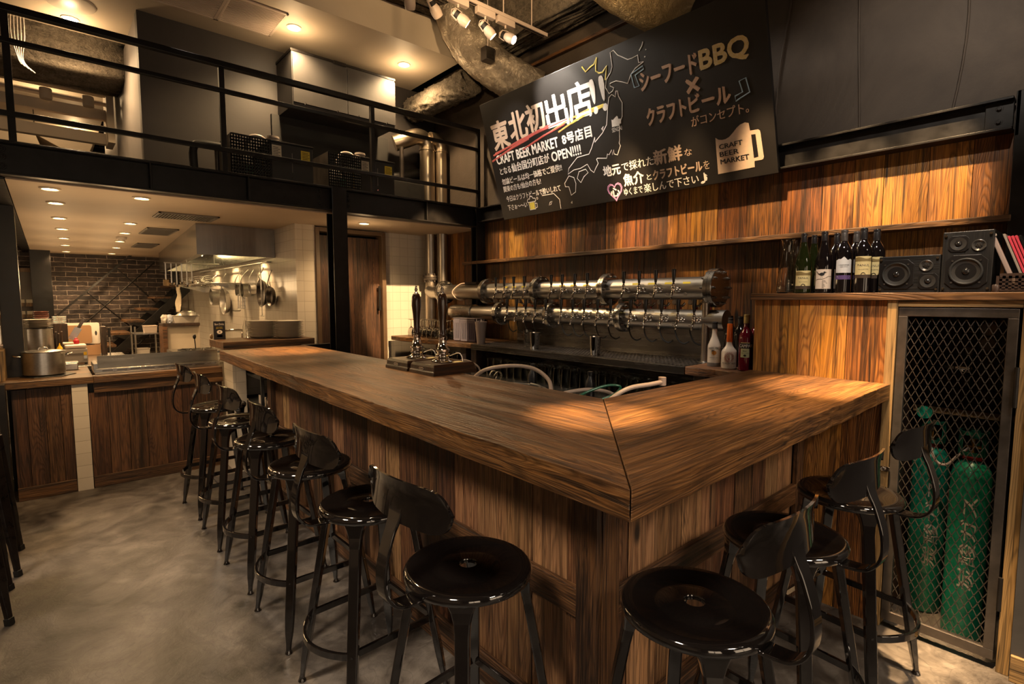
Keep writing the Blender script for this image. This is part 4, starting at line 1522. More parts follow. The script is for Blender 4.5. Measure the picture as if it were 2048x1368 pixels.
MB().tube([(3.39, .46 + .024 * math.cos(a), 1.345 + .024 * math.sin(a)) for a in [k * math.pi / 8 for k in range(16)]], .005, 6, closed=True).build('hand_wheel', M_rawsteel, gg2, smooth=60, world=True)
kr = thing('key_reel', 'round green tag hanging on the rail in the cage', 'tag', (3.24, .57, 1.0))
MB().lathe([(0, 3.14), (.030, 3.14), (.030, 3.158), (0, 3.158)], at=(0, .572, .985), seg=24, axis='X').build('disc', M_green, kr, smooth=40, world=True)

# ------------------------------------------------------------------ bottles
def curved(r, z0, z1, half, mat_name, mat, parent, c=0.0, top=None, n=14):
    """label wrapped round a bottle, facing -x"""
    mb = MB()
    lo, hi = [], []
    for i in range(n + 1):
        th = c - half + 2 * half * i / n
        zt = z1 + (top(i / n) if top else 0)
        lo.append((-(r + .0006) * math.cos(th), -(r + .0006) * math.sin(th), z0))
        hi.append((-(r + .0006) * math.cos(th), -(r + .0006) * math.sin(th), zt))
    vl = [mb.bm.verts.new(p) for p in lo]
    vh = [mb.bm.verts.new(p) for p in hi]
    for i in range(n):
        mb.bm.faces.new([vl[i], vl[i + 1], vh[i + 1], vh[i]])
    return mb.build(mat_name, mat, parent, smooth=60)


def wrap(r, c=0.0, lift=.0014):
    def put(u, v, d):
        th = c + u / r
        return (-(r + lift + d) * math.cos(th), -(r + lift + d) * math.sin(th), v)
    return put


BORD = [(0, 0), (.030, 0), (.037, .004), (.0375, .012), (.0375, .185), (.035, .203), (.028, .222), (.018, .238), (.0145, .250), (.0142, .296), (0, .296)]
BURG = [(0, 0), (.032, 0), (.0395, .004), (.040, .012), (.040, .130), (.038, .155), (.030, .190), (.021, .222), (.0155, .250), (.0142, .270), (.0142, .296), (0, .296)]
for p_ in (BORD, BURG):
    p_[:] = [(r, z * 1.02) for r, z in p_]


def cap_mesh(r, z0, z1, mat, parent):
    MB().lathe([(0, z1), (r - .001, z1), (r, z1 - .002), (r, z1 - .012), (r - .0006, z1 - .0135), (r, z1 - .015), (r, z0), (r - .001, z0)], seg=24).build('cap', mat, parent, smooth=40)


M_capgrey = speckled('grey_foil_capsule', (0.07, 0.06, 0.055), .4, .3, .3, 60, 0)
M_capblack = plain('black_capsule', (0.014, 0.012, 0.013), .3, coat=.3)
M_purple = plain('purple_band', (0.10, 0.055, 0.16), .5)
M_goldlabel_dark = plain('olive_band', (0.20, 0.14, 0.05), .5)
M_brownband = plain('dark_brown_band', (0.055, 0.035, 0.022), .5)


def wine_bottle(x, y, lab, prof, mat, capm, kind, turn=0, s=1.0):
    rz = math.atan2(y, x - .0) + R(turn)      # label faces the room
    t = thing('wine_bottle', lab, 'bottle', (x, y, 1.5562), rz, 'wine bottles on the cabinet top')
    MB().lathe(prof, seg=32).build('glass', mat, t, smooth=35, weld=True)
    cap_mesh(.0152, .252, .305, capm, t)
    r = prof[3][0]
    if kind == 'hill':       # gold label with hills, name, dark foot
        z0, z1 = (.022, .115) if prof is BURG else (.070, .172)
        lb = curved(r, z0 + .016, z1, .95, 'label', M_label, t)
        curved(r + .0004, z1 - .024, z1 - .008, .95, 'hill_band', M_goldlabel_dark, lb, top=lambda q: .004 * math.sin(q * 7))
        curved(r + .0004, z0, z0 + .016, .95, 'foot_band', M_brownband, lb)
        zc = (z0 + z1) / 2 + .004
        lettering('PANUL', wrap(r), -.024, .024, zc, zc + .010, bold=0).build('lettering', M_greytext, lb)
        lettering('VALLE CENTRAL', wrap(r), -.020, .020, zc - .016, zc - .012, bold=0).build('lettering', M_greytext, lb)
        mb = MB()
        pt = wrap(r)
        mb.tube([pt(.008 * math.cos(a), z0 + .016 + .009 * math.sin(a), 0) for a in [k * math.pi / 8 for k in range(9)]], .0014, 6)
        mb.build('arch_emblem', M_ink, lb)
    elif kind == 'bird':
        lb = curved(r, .022, .118, .95, 'label', plain('pink_cream_label', (.62, .50, .40), .55), t)
        pt = wrap(r)
        mb = MB()
        mb.tube([pt(-.036 + .072 * k / 10, .064 + .02 * k / 10 + .003 * math.sin(k), 0) for k in range(11)], .0007, 5)
        mb.tube([pt(-.012, .074, 0), pt(-.010, .090, 0)], .0006, 5)
        mb.tube([pt(-.006, .075, 0), pt(-.007, .090, 0)], .0006, 5)
        mb.tube([pt(-.032, .108, 0), pt(-.024, .098, 0), pt(-.017, .094, 0)], [.0012, .0014, .003], 6)
        mb.rings([[pt(-.008 + .011 * math.cos(a) * q, .094 + .008 * math.sin(a) * q, .0004 * (1 - q)) for a in [k * math.pi / 8 for k in range(16)]] for q in (1, .6, .05)])
        mb.rings([[pt(.003 + .005 * math.cos(a) * q, .102 + .005 * math.sin(a) * q, .0004 * (1 - q)) for a in [k * math.pi / 8 for k in range(16)]] for q in (1, .6, .05)])
        mb.tube([pt(.007, .103, 0), pt(.013, .102, 0)], [.001, .0004], 5)
        mb.build('bird_print', M_ink, lb)
        mb = MB()
        for k, wd in enumerate((.014, .018, .022, .010, .012, .014, .008)):
            mb.rings([[pt(-.006 + u, .060 - k * .0055 + v, 0) for u, v in ((0, 0), (wd, 0), (wd, .0018), (0, .0018))], [pt(-.006 + u, .060 - k * .0055 + v, .0004) for u, v in ((0, 0), (wd, 0), (wd, .0018), (0, .0018))]])
        mb.build('fine_print', M_ink, lb)
    elif kind == 'white':
        lb = curved(r, .098, .158, .95, 'label', plain('cool_white_label', (.62, .60, .58), .5), t, top=lambda q: .012 * math.exp(-((q - .45) / .16) ** 2) + .006 * math.sin(q * 9) ** 2)
        curved(r + .0004, .066, .086, .95, 'purple_band', M_purple, t)
        pt = wrap(r)
        lettering('CALIFORNIA', pt, -.022, .022, .132, .138, bold=0).build('lettering', M_ink, lb)
        lettering('RED WINE', pt, -.016, .016, .124, .128, bold=0).build('lettering', M_ink, lb)
        mb = MB()
        for z, wd in ((.0785, .026), (.073, .024)):
            mb.rings([[pt(u, z + v, .0006) for u, v in ((-wd, 0), (wd, 0), (wd, .0022), (-wd, .0022))], [pt(u, z + v, .0009) for u, v in ((-wd, 0), (wd, 0), (wd, .0022), (-wd, .0022))]])
        mb.build('fine_print', M_paper, t)
    return t


GR, DK = M_greenglass, M_darkglass
wine_bottle(2.935, 1.070, 'green wine bottle with a low gold label, beside the carafes', BURG, GR, M_capblack, 'hill', 4)
wine_bottle(3.05, 1.062, 'green wine bottle hidden behind the low gold label one', BURG, GR, M_capblack, None)
wine_bottle(3.16, 1.045, 'dark bottle at the back behind the green wine bottles', BURG, GR, M_capblack, None)
wine_bottle(2.935, .975, 'wine bottle with a bird on a branch on its pinkish label', BURG, DK, M_capblack, 'bird', 4)
wine_bottle(3.05, .955, 'dark black-capped bottle just behind the bird label bottle', BORD, DK, M_capblack, None)
wine_bottle(2.935, .888, 'wine bottle with a white label, purple band and grey capsule', BORD, DK, M_capgrey, 'white', 6)
wine_bottle(3.05, .868, 'grey-capped dark bottle behind the white and purple label bottle', BORD, DK, M_capgrey, None)
wine_bottle(2.925, .803, 'dark wine bottle with a large high gold label in the front row', BORD, DK, M_capblack, 'hill', 6)
wine_bottle(3.02, .775, 'dark gold-label wine bottle next to the lying speaker', BORD, DK, M_capblack, 'hill', -8)
for x, y, lab in ((2.95, 1.155, 'clear glass carafe at the cabinet top corner, the outermost one'), (3.06, 1.155, 'clear glass carafe behind the outermost carafe')):
    t = MB().lathe([(0, 0), (.040, 0), (.046, .006), (.047, .02), (.044, .08), (.034, .15), (.026, .20), (.024, .225), (.030, .265), (.036, .285), (.034, .285), (.028, .265), (.022, .225), (.024, .20), (.032, .15), (.042, .08), (.045, .02), (.040, .008), (0, .006)], seg=32).build('carafe', M_glass, None, smooth=50, weld=True)
    t.location = (x, y, 1.5563)
    tag(t, lab, 'carafe')

# liqueur bottles on the short shelf
ZB = 1.1225


def liqueur(name, lab, x, y, prof, mat):
    t = thing(name, lab, 'bottle', (x, y, ZB), math.atan2(y, x))
    MB().lathe(prof, seg=36).build('glass', mat, t, smooth=35, weld=True)
    return t


t = liqueur('liqueur_bottle', 'white liqueur bottle with a palm tree emblem and black cap', 3.01, 1.578, [(0, 0), (.034, 0), (.038, .004), (.038, .115), (.036, .128), (.026, .155), (.017, .180), (.0145, .200), (.014, .226), (0, .226)], M_creambottle)
MB().lathe([(.0385, .0), (.0388, .003), (.0388, .022), (.0385, .024)], seg=36).build('clear_base', plain('smoky_clear', (.16, .14, .13), .15), t, smooth=40)
cap_mesh(.0155, .226, .268, M_ink, t)
pt = wrap(.038)
lettering('MALIBU', lambda u, v, d: pt(u, v - 6.0 * u * u, d), -.034, .034, .106, .120, bold=1, spread=.03).build('lettering', M_ink, t)
mb = MB().rings([[pt(.013 * math.cos(a) * q, .084 + .013 * math.sin(a) * q, .0003 * (1 - q)) for a in [k * math.pi / 10 for k in range(20)]] for q in (1, .5, .03)])
sun = mb.build('sun_emblem', plain('sunset_orange', (.55, .22, .02), .5), t)
mb = MB().tube([pt(-.002, .070, .0008), pt(-.004, .085, .0008), pt(-.006, .096, .0008)], .0011, 5)
for a in (20, 70, 120, 165, 210):
    mb.tube([pt(-.006, .096, .0008), pt(-.006 + .006 * math.cos(R(a)), .096 + .006 * math.sin(R(a)), .0008), pt(-.006 + .012 * math.cos(R(a)), .094 + .009 * math.sin(R(a)) - .002, .0008)], [.001, .0014, .0004], 5)
mb.build('palm_print', M_ink, t)
lettering('CARIBBEAN RUM', pt, -.026, .020, .052, .057, bold=0).build('lettering', M_ink, t)
lettering('LIQUEUR', pt, -.014, .012, .044, .048, bold=0).build('lettering', M_ink, t)

t = liqueur('liqueur_bottle', 'white liqueur bottle with a red tree emblem and orange neck', 2.965, 1.462, [(0, 0), (.038, 0), (.0425, .006), (.0425, .098), (.039, .108), (.026, .124), (.019, .136), (.0165, .15), (.016, .16), (0, .16)], M_creambottle)
MB().lathe([(0, .262), (.0145, .262), (.015, .260), (.0165, .158), (.016, .156)], seg=28).build('neck_foil', M_orange, t, smooth=35)
pt = wrap(.0425)
mb = MB()
rnd = random.Random(2)
for k in range(18):
    a = 2 * math.pi * k / 18
    q = (.023 * math.cos(a), .070 + .025 * math.sin(a))
    mb.tube([pt(q[0] + .005 * math.cos(b), q[1] + .0045 * math.sin(b), .0002) for b in [j * math.pi / 3 + a for j in range(5)]], .0012, 5)
for k in range(26):
    a = 2.4 * k
    rr = .0135 * math.sqrt(k / 26)
    c_ = (rr * math.cos(a), .073 + rr * .9 * math.sin(a))
    mb.tube([pt(c_[0], c_[1], .0003), pt(c_[0] + .0022 * math.cos(a), c_[1] + .0022 * math.sin(a), .0003)], .0011, 4)
mb.tube([pt(0, .054, .0003), pt(0, .068, .0003)], [.003, .0012], 6)
mb.build('tree_emblem', M_rednk, t)
lettering('PEACHTREE', pt, -.040, .040, .030, .040, bold=1, spread=.03).build('lettering', M_greytext, t)
lettering('NO. 1', pt, .026, .036, .018, .022, bold=0).build('lettering', M_greytext, t)

t = liqueur('liqueur_bottle', 'dark red liqueur bottle with a gold cap and pale green label', 2.955, 1.360, [(0, 0), (.034, 0), (.039, .004), (.039, .185), (.036, .205), (.026, .225), (.0175, .238), (.0155, .25), (.015, .285), (0, .285)], M_redglass)
cap_mesh(.0165, .268, .318, plain('pale_gold_cap', (.42, .32, .12), .35, .4), t)
pt = wrap(.039)
lb = curved(.039, .078, .128, .62, 'label', plain('pale_green_label', (.46, .46, .26), .5), t, c=-.12)
curved(.0392, .128, .158, .95, 'name_band', M_ink, t)
curved(.0396, .158, .162, .62, 'gold_strip', M_label, t, c=-.12)
lettering('CAMPARI', wrap(.0394), -.036, .036, .134, .152, bold=2, spread=.03).build('lettering', M_white, t)
lettering('Bitter', wrap(.0394), -.016, .004, .110, .120, bold=0).build('lettering', M_ink, lb)
lettering('MILANO', wrap(.0394), -.024, .014, .100, .104, bold=0).build('lettering', M_ink, lb)
MB().rings([[wrap(.0394)(-.005 + .007 * math.cos(a) * q, .089 + .006 * math.sin(a) * q, .0002) for a in [k * math.pi / 8 for k in range(16)]] for q in (1, .05)]).build('seal', M_ink, lb)
t = liqueur('liqueur_bottle', 'dark bottle with a black cap, behind the orange-necked bottle', 3.10, 1.465, BORD, M_darkglass)
cap_mesh(.0152, .252, .30, M_capblack, t)
t = liqueur('liqueur_bottle', 'red bottle with a silver cap, behind the gold-capped red bottle', 3.12, 1.375, BORD, M_redglass)
cap_mesh(.017, .25, .30, M_rawsteel, t)
t = liqueur('liqueur_bottle', 'dark bottle standing between the palm tree bottle and the wall', 3.14, 1.545, BORD, M_darkglass)
cap_mesh(.0152, .252, .29, M_capgrey, t)

# ------------------------------------------------------------------ speakers
def octa(cy, cz, h, wd, cut, x0, x1):
    p = [(-h + cut, -wd), (h - cut, -wd), (h, -wd + cut), (h, wd - cut), (h - cut, wd), (-h + cut, wd), (-h, wd - cut), (-h, -wd + cut)]
    return [[(x, cy + a, cz + b) for a, b in p] for x in (x0, x1)]


def woofer(parent, cy, cz, r, frame=True):
    """driver facing -x with its rim at x = 0 of the box"""
    if frame:
        MB().rings(octa(cy, cz, r * 1.22, r * 1.22, r * .42, .0, -.005)).build('driver_frame', M_blackplastic, parent, bevel=.002)
    MB().lathe([(r * .99, -.005), (r * 1.0, -.010), (r * .94, -.0135), (r * .86, -.0125), (r * .82, -.008)], at=(0, cy, cz), seg=40, axis='X').build('surround', M_rubber, parent, smooth=60)
    MB().lathe([(r * .83, -.0085), (r * .30, .0), (0, .0)], at=(0, cy, cz), seg=40, axis='X').build('cone', M_cone, parent, smooth=60)
    MB().lathe([(0, -.013), (r * .12, -.0122), (r * .22, -.008), (r * .28, -.0005)], at=(0, cy, cz), seg=28, axis='X').build('dust_cap', M_cone2, parent, smooth=60)
    mb = MB()
    for a in (45, 135, 225, 315):
        mb.cyl((-.0045, cy + r * 1.13 * math.cos(R(a)), cz + r * 1.13 * math.sin(R(a))), (-.0075, cy + r * 1.13 * math.cos(R(a)), cz + r * 1.13 * math.sin(R(a))), .004, seg=10)
    mb.build('screw', M_rawsteel, parent)


def tweeter(parent, cy, cz, r):
    MB().rings(octa(cy, cz, r * 1.3, r * 1.3, r * .45, .0, -.004)).build('tweeter_frame', M_blackplastic, parent, bevel=.0015)
    MB().lathe([(r * 1.05, -.004), (r * 1.05, -.006), (r * .95, -.0055), (r * .5, -.004), (r * .42, -.003)], at=(0, cy, cz), seg=32, axis='X').build('tweeter_ring', M_cone, parent, smooth=50)
    MB().lathe([(0, -.012), (r * .2, -.0112), (r * .35, -.008), (r * .42, -.003)], at=(0, cy, cz), seg=24, axis='X').build('dome', M_cone2, parent, smooth=60)


def supertweeter(parent, cy, cz, r):
    MB().lathe([(r, .0), (r, -.004), (r * .9, -.005), (r * .5, .001), (r * .45, -.001), (0, -.001)], at=(0, cy, cz), seg=32, axis='X').build('horn', M_cone, parent, smooth=50)
    mb = MB()
    for k in range(3):
        a = k * math.pi / 3
        mb.bar([(-.003, cy - r * .4 * math.cos(a), cz - r * .4 * math.sin(a)), (-.003, cy + r * .4 * math.cos(a), cz + r * .4 * math.sin(a))], .003, .002, side=(1, 0, 0))
    mb.build('phase_plug', M_rawsteel, parent)


def pegs(parent, hy, hz, cz):
    mb = MB()
    for a in (-hy, hy):
        for b in (-hz, hz):
            mb.cyl((0, a, cz + b), (-.008, a, cz + b), .005, seg=10)
    mb.build('grille_peg', M_chrome, parent, smooth=40)


t = thing('loudspeaker', 'low black loudspeaker lying on its side on the cabinet', 'speaker', (2.92, .622, 1.5562))
MB().box(0, .22, -.113, .113, 0, .165).build('enclosure', M_vinyl, t, bevel=.003)
woofer(t, .044, .083, .054)
supertweeter(t, -.064, .118, .025)
tweeter(t, -.073, .050, .027)
pegs(t, .103, .068, .083)
t = thing('loudspeaker', 'tall black loudspeaker standing upright beside the folder basket', 'speaker', (2.915, .422, 1.5562))
MB().box(0, .22, -.083, .083, 0, .256).build('enclosure', M_vinyl2, t, bevel=.003)
woofer(t, .0, .087, .057)
tweeter(t, .030, .204, .026)
supertweeter(t, -.036, .194, .024)
pegs(t, .072, .112, .128)

# basket of folders
t = thing('plastic_basket', 'brown plastic basket on the cabinet holding red folders', 'basket', (2.96, .20, 1.5562))
mb = MB()
bx0, bx1, by0, by1, bh = -.05, .15, -.18, .12, .075
for z0, z1 in ((0, .014), (bh - .018, bh)):
    mb.box(bx0, bx0 + .005, by0, by1, z0, z1).box(bx1 - .005, bx1, by0, by1, z0, z1).box(bx0, bx1, by0, by0 + .005, z0, z1).box(bx0, bx1, by1 - .005, by1, z0, z1)
for k in range(17):
    y = by0 + k * (by1 - by0) / 16
    mb.box(bx0, bx0 + .004, y - .005, y + .005, .01, bh - .01)
for z in (.022, .038, .054):
    mb.box(bx0, bx0 + .004, by0, by1, z - .0, z + .005)
for k in range(11):
    x = bx0 + k * (bx1 - bx0) / 10
    mb.box(x - .005, x + .005, by1 - .004, by1, .01, bh - .01)
mb.box(bx0, bx1, by0, by1, 0, .004)
mb.build('basket_body', M_brownplastic, t)
for k, (m, lab, dz, hh) in enumerate(((M_greyplastic, 'slim grey folder leaning out of the basket against the tall speaker', 0, .245), (M_pink, 'red folder leaning in the basket, next to the grey one', 0, .235), (M_pink, 'red folder in the middle of the leaning basket folders', .004, .235), (M_pink, 'red folder leaning against the black one in the basket', .006, .235), (M_blackplastic, 'black folder leaning behind the red ones in the basket', .01, .235))):
    o = MB().box(0, .16, -.004, .004, 0, hh).build('folder', m, None, bevel=.0015)
    o.location = (2.945, .232 - k * .011, 1.562)
    o.rotation_euler = (R(-20), 0, 0)
    tag(o, lab, 'folder', 'folders in the basket')
o = thing('straw_packet', 'clear packet of straws with a white top leaning beside the folders', 'packet', (2.93, .262, 1.562))
o.rotation_euler = (R(-21), 0, 0)
MB().box(0, .02, -.008, .008, 0, .24).build('packet', M_mauve, o, bevel=.004)
MB().box(-.002, .024, -.012, .012, .235, .262).build('tip', M_white, o, bevel=.004)
o = MB().lathe([(0, 0), (.010, 0), (.012, .004), (.012, .026), (.009, .030), (0, .03)], seg=16).build('lighter', M_brownplastic, None, smooth=40)
o.location = (2.885, .322, 1.5562)
tag(o, 'small rounded dark bottle cap between the tall speaker and the basket', 'cap')

# ------------------------------------------------------------------ chalkboard above the taps (leans out from the wall)
B0 = Vector((3.395, 4.01, 2.30))
Vn = Vector((-.30, 0, 1.02)).normalized()
Un = Vector((0, -1, 0))
Nn = Un.cross(Vn).normalized()
cb = thing('chalkboard', 'large black chalkboard covered in Japanese chalk lettering, leaning out above the taps', 'chalkboard', (3.335, 3.913, 2.28))
cb.scale = (.975,) * 3


def bp(u, v, d=0.0):
    return tuple(Un * u + Vn * v + Nn * (d + .001))


mb = MB()
mb.rings([[tuple(Un * u + Vn * v - Nn * .018) for u, v in ((0, 0), (2.6, 0), (2.6, 1.063), (0, 1.063))], [tuple(Un * u + Vn * v) for u, v in ((0, 0), (2.6, 0), (2.6, 1.063), (0, 1.063))]])
mb.build('board', M_board, cb, bevel=.002)
for u in (.02, 2.58):
    MB().bar([Un * u + Nn * -.03 + Vn * .02, Un * u + Nn * -.03 + Vn * 1.04], .03, .02, side=tuple(Un)).build('back_batten', M_blacksteel, cb)


def T(s, u0, u1, v0, v1, mat=None, bold=2, sp=.03, skew=.0):
    return lettering(s, bp, u0, u1, v0, v1, bold=bold, spread=sp, skew=skew).build('lettering', mat or M_chalk, cb)


# headline, drawn larger to the right
T('東', .09, .31, .635, .875, M_chalk_beige, 4, .035)
T('北', .335, .555, .665, .895, M_chalk_beige, 4, .035)
T('初', .565, .775, .685, .905, M_chalk_beige, 4, .035)
T('出', .80, 1.03, .665, .905, M_chalk, 4, .032)
T('店', 1.045, 1.285, .665, .925, M_chalk, 4, .032)
T('!!', 1.29, 1.42, .67, .905, M_chalk, 4, .03)
T('CRAFT BEER MARKET', .078, .875, .512, .592, M_chalk, 3, .04)
T('8号店目', .925, 1.235, .515, .60, M_chalk, 3, .04)
T('となる', .092, .245, .415, .475, M_chalk, 1)
T('仙台国分町店が', .26, .745, .41, .487, M_chalk, 2)
T('OPEN!!!!', .775, 1.10, .41, .485, M_chalk, 3, .04)
T('勿論ビールは均一価格でご提供!!', .09, .865, .32, .378, M_chalk, 1)
T('関東の方も!仙台の方も!', .09, .592, .252, .308, M_chalk, 1)
T('今日はクラフトビールで酔いしれて', .10, .81, .16, .215, M_chalk, 1)
T('下さぁ〜〜い', .095, .365, .078, .13, M_chalk, 1)
T('シーフード', 1.725, 2.155, .71, .825, M_chalk_tan, 3, .045)
T('BBQ', 2.175, 2.485, .695, .825, M_chalk_gold, 4, .045)
T('×', 2.065, 2.155, .60, .685, M_chalk_tan, 3, .06)
T('クラフト', 1.742, 2.045, .475, .585, M_chalk_tan, 3, .045)
T('ビール', 2.07, 2.35, .48, .585, M_chalk_tan, 3, .045)
T('がコンセプト。', 2.07, 2.455, .39, .455, M_chalk_tan, 1)
T('地元', 1.288, 1.45, .195, .275, M_chalk, 3, .04)
T('で採れた', 1.465, 1.745, .205, .272, M_chalk, 1)
T('新鮮', 1.752, 1.975, .20, .30, M_chalk_beige, 3, .04)
T('な', 1.995, 2.05, .215, .262, M_chalk_beige, 0)
T('魚介', 1.465, 1.645, .095, .185, M_chalk, 3, .04)
T('と', 1.672, 1.712, .11, .15, M_chalk, 0)
T('クラフトビール', 1.728, 2.112, .10, .168, M_chalk_beige, 3, .04)
T('を', 2.122, 2.165, .105, .16, M_chalk_beige, 0)
T('ゆくまで', 1.452, 1.62, .025, .08, M_chalk, 1)
T('楽しんで下さい', 1.635, 2.075, .022, .085, M_chalk, 1)
T('♪', 2.09, 2.145, .015, .085, M_chalk, 1)
T('心', 1.325, 1.415, .035, .10, M_chalk, 3, .05)
T('SENDAI', 1.43, 1.52, .50, .53, M_chalk, 0)


def line(pts, mat, r=.0035, closed=False, name='chalk_line', smooth=0):
    q = [Vector((u, v, 0)) for u, v in pts]
    if smooth:
        q = catmull(q, smooth, closed)
    mb = MB()
    P = [Vector(bp(p.x, p.y, .0002)) for p in q]
    mb.bar(P, r * 2, .0006, side=tuple(Nn.cross(Vector((.0, .37, .93)).normalized())), closed=closed) if False else mb.tube(P, r, 5, closed=closed)
    for v in mb.bm.verts:      # flatten the stroke onto the board
        d = v.co.dot(Nn)
        v.co -= Nn * (d - .0012) * .8
    return mb.build(name, mat, cb)


def area(pts, mat, name, d=.0012, hole=None):
    mb = MB()
    mb.rings([[bp(u, v, -.0005) for u, v in pts], [bp(u, v, d) for u, v in pts]])
    bmesh.ops.triangulate(mb.bm, faces=[f for f in mb.bm.faces if len(f.verts) > 4])
    return mb.build(name, mat, cb)


# rays by the headline
line([(1.247, 1.018), (1.274, .974), (1.318, .990), (1.36, 1.0), (1.393, 1.036)], M_chalk_yellow, .006)
line([(1.393, 1.036), (1.375, .99), (1.367, .952), (1.39, .93), (1.424, .924), (1.469, .955), (1.455, .91), (1.44, .867)], M_chalk_yellow, .006)
# red to yellow underline strokes
for k, (a, b, m) in enumerate((((.016, .554), (.62, .668), M_chalk_red), ((.05, .60), (.83, .70), M_chalk_red), ((.08, .612), (1.02, .70), M_chalk_red), ((.10, .57), (.55, .648), M_chalk_red), ((.45, .575), (.98, .668), M_chalk_red),
                               ((.83, .648), (1.25, .715), M_chalk_orange), ((.90, .622), (1.30, .70), M_chalk_orange), ((1.10, .69), (1.39, .71), M_chalk_yellow), ((1.05, .655), (1.39, .70), M_chalk_yellow))):
    line([a, ((a[0] + b[0]) / 2, (a[1] + b[1]) / 2 + .008), b], m, .009 if k < 5 else .008)
# corner brackets
for P in ([(1.662, .842), (1.764, .865), (1.767, .843), (1.695, .826), (1.716, .749), (1.674, .75)], [(2.413, .581), (2.455, .588), (2.471, .502), (2.381, .473), (2.379, .503), (2.428, .514)]):
    line(P, M_chalk_blue, .0045, True)
# map of the islands
HOK = [(1.451, .87), (1.494, .903), (1.515, .936), (1.517, 1.03), (1.546, 1.035), (1.575, .995), (1.652, .941), (1.687, .938), (1.736, .943), (1.735, .896), (1.775, .889), (1.702, .868), (1.662, .842), (1.624, .792), (1.577, .816), (1.529, .836), (1.475, .834), (1.472, .818), (1.503, .797), (1.487, .779), (1.454, .77), (1.43, .818)]
HON = [(1.475, .759), (1.505, .733), (1.516, .771), (1.53, .767), (1.531, .732), (1.555, .68), (1.538, .591), (1.501, .541), (1.485, .436), (1.476, .414), (1.484, .394), (1.445, .334), (1.416, .347), (1.419, .377), (1.399, .344), (1.399, .381), (1.368, .35), (1.354, .359), (1.34, .33), (1.252, .347), (1.242, .342), (1.252, .308), (1.219, .276), (1.195, .247), (1.166, .272), (1.142, .322), (1.066, .303), (.993, .303), (.922, .281), (.942, .325), (1.051, .392), (1.176, .394), (1.211, .432), (1.26, .504), (1.252, .468), (1.338, .518), (1.389, .567), (1.423, .679), (1.446, .744)]
for P in (HOK, HON, [(1.013, .231), (1.043, .28), (1.117, .287), (1.136, .257), (1.086, .233), (1.044, .192)], [(.867, .214), (.928, .266), (.979, .244), (.989, .194), (.97, .128), (.917, .108), (.906, .18), (.869, .186)], [(1.336, .549), (1.356, .563), (1.342, .535)]):
    line(P, M_chalk, .0032, True)
line([(.575, .153), (.721, .151), (.776, .093), (.772, .014)], M_chalk, .003)
line([(.64, .06), (.66, .085), (.685, .09), (.665, .065)], M_chalk, .002, True)
line([(.90, .045), (.915, .06), (.91, .04)], M_chalk, .002, True)
for a, b in (((1.752, .965), (1.79, 1.01)), ((1.80, .955), (1.803, .958)), ((1.785, .915), (1.79, .918))):
    line([a, ((a[0] + b[0]) / 2 + .006, (a[1] + b[1]) / 2), b], M_chalk, .004)
area([(1.435, .538), (1.44, .59), (1.452, .585), (1.474, .597), (1.49, .605), (1.498, .60), (1.50, .582), (1.525, .578), (1.52, .545), (1.50, .548), (1.498, .535)], M_chalk, 'mug_print')
# heart
H = [(1.371, .10)]
for k in range(1, 20):
    a = 2 * math.pi * k / 20
    H.append((1.371 + .0039 * 16 * math.sin(a) ** 3, .075 + .0042 * (13 * math.cos(a) - 5 * math.cos(2 * a) - 2 * math.cos(3 * a) - math.cos(4 * a))))
line(H, M_chalk_pink, .0035, True)
line([((u - 1.371) * 1.14 + 1.371, (v - .07) * 1.14 + .07) for u, v in H], M_chalk_pink, .003, True)
# little drawn beer
area([(.40, .052), (.398, .112), (.462, .112), (.458, .052)], M_chalk_yellow, 'beer_print')
line([(.392, .05), (.389, .118), (.472, .118), (.467, .05)], M_chalk, .003, True)
line([(.472, .10), (.495, .098), (.492, .062), (.469, .062)], M_chalk, .003)
line([(.385, .118), (.378, .135), (.395, .15), (.41, .145), (.42, .168), (.445, .165), (.455, .148), (.48, .145), (.485, .125), (.472, .118)], M_chalk, .003, True, smooth=3)
line([(.50, .14), (.51, .15), (.52, .14), (.51, .13)], M_chalk, .002, True, smooth=2)
# printed mug emblem with lettering
mug = [(2.226, .288), (2.245, .272), (2.268, .266), (2.292, .266), (2.317, .274), (2.345, .295), (2.371, .318), (2.395, .332), (2.425, .337), (2.447, .328), (2.452, .282), (2.500, .279), (2.511, .270), (2.514, .256), (2.522, .112), (2.518, .100), (2.508, .096), (2.463, .097), (2.461, .060), (2.219, .058)]
area(mug, M_chalk_beige, 'mug_emblem', .001)
area([(2.457, .257), (2.483, .255), (2.490, .119), (2.462, .117)], M_board, 'mug_handle_gap', .002)
M_boardink = M_board
for s, a, b, c, d in (('CRAFT', 2.246, 2.398, .210, .240), ('BEER', 2.245, 2.370, .163, .193), ('MARKET', 2.245, 2.432, .116, .146)):
    lettering(s, lambda u, v, d_: bp(u, v, .002 + d_), a, b, c, d, bold=2, spread=.06).build('lettering', M_ink, cb)

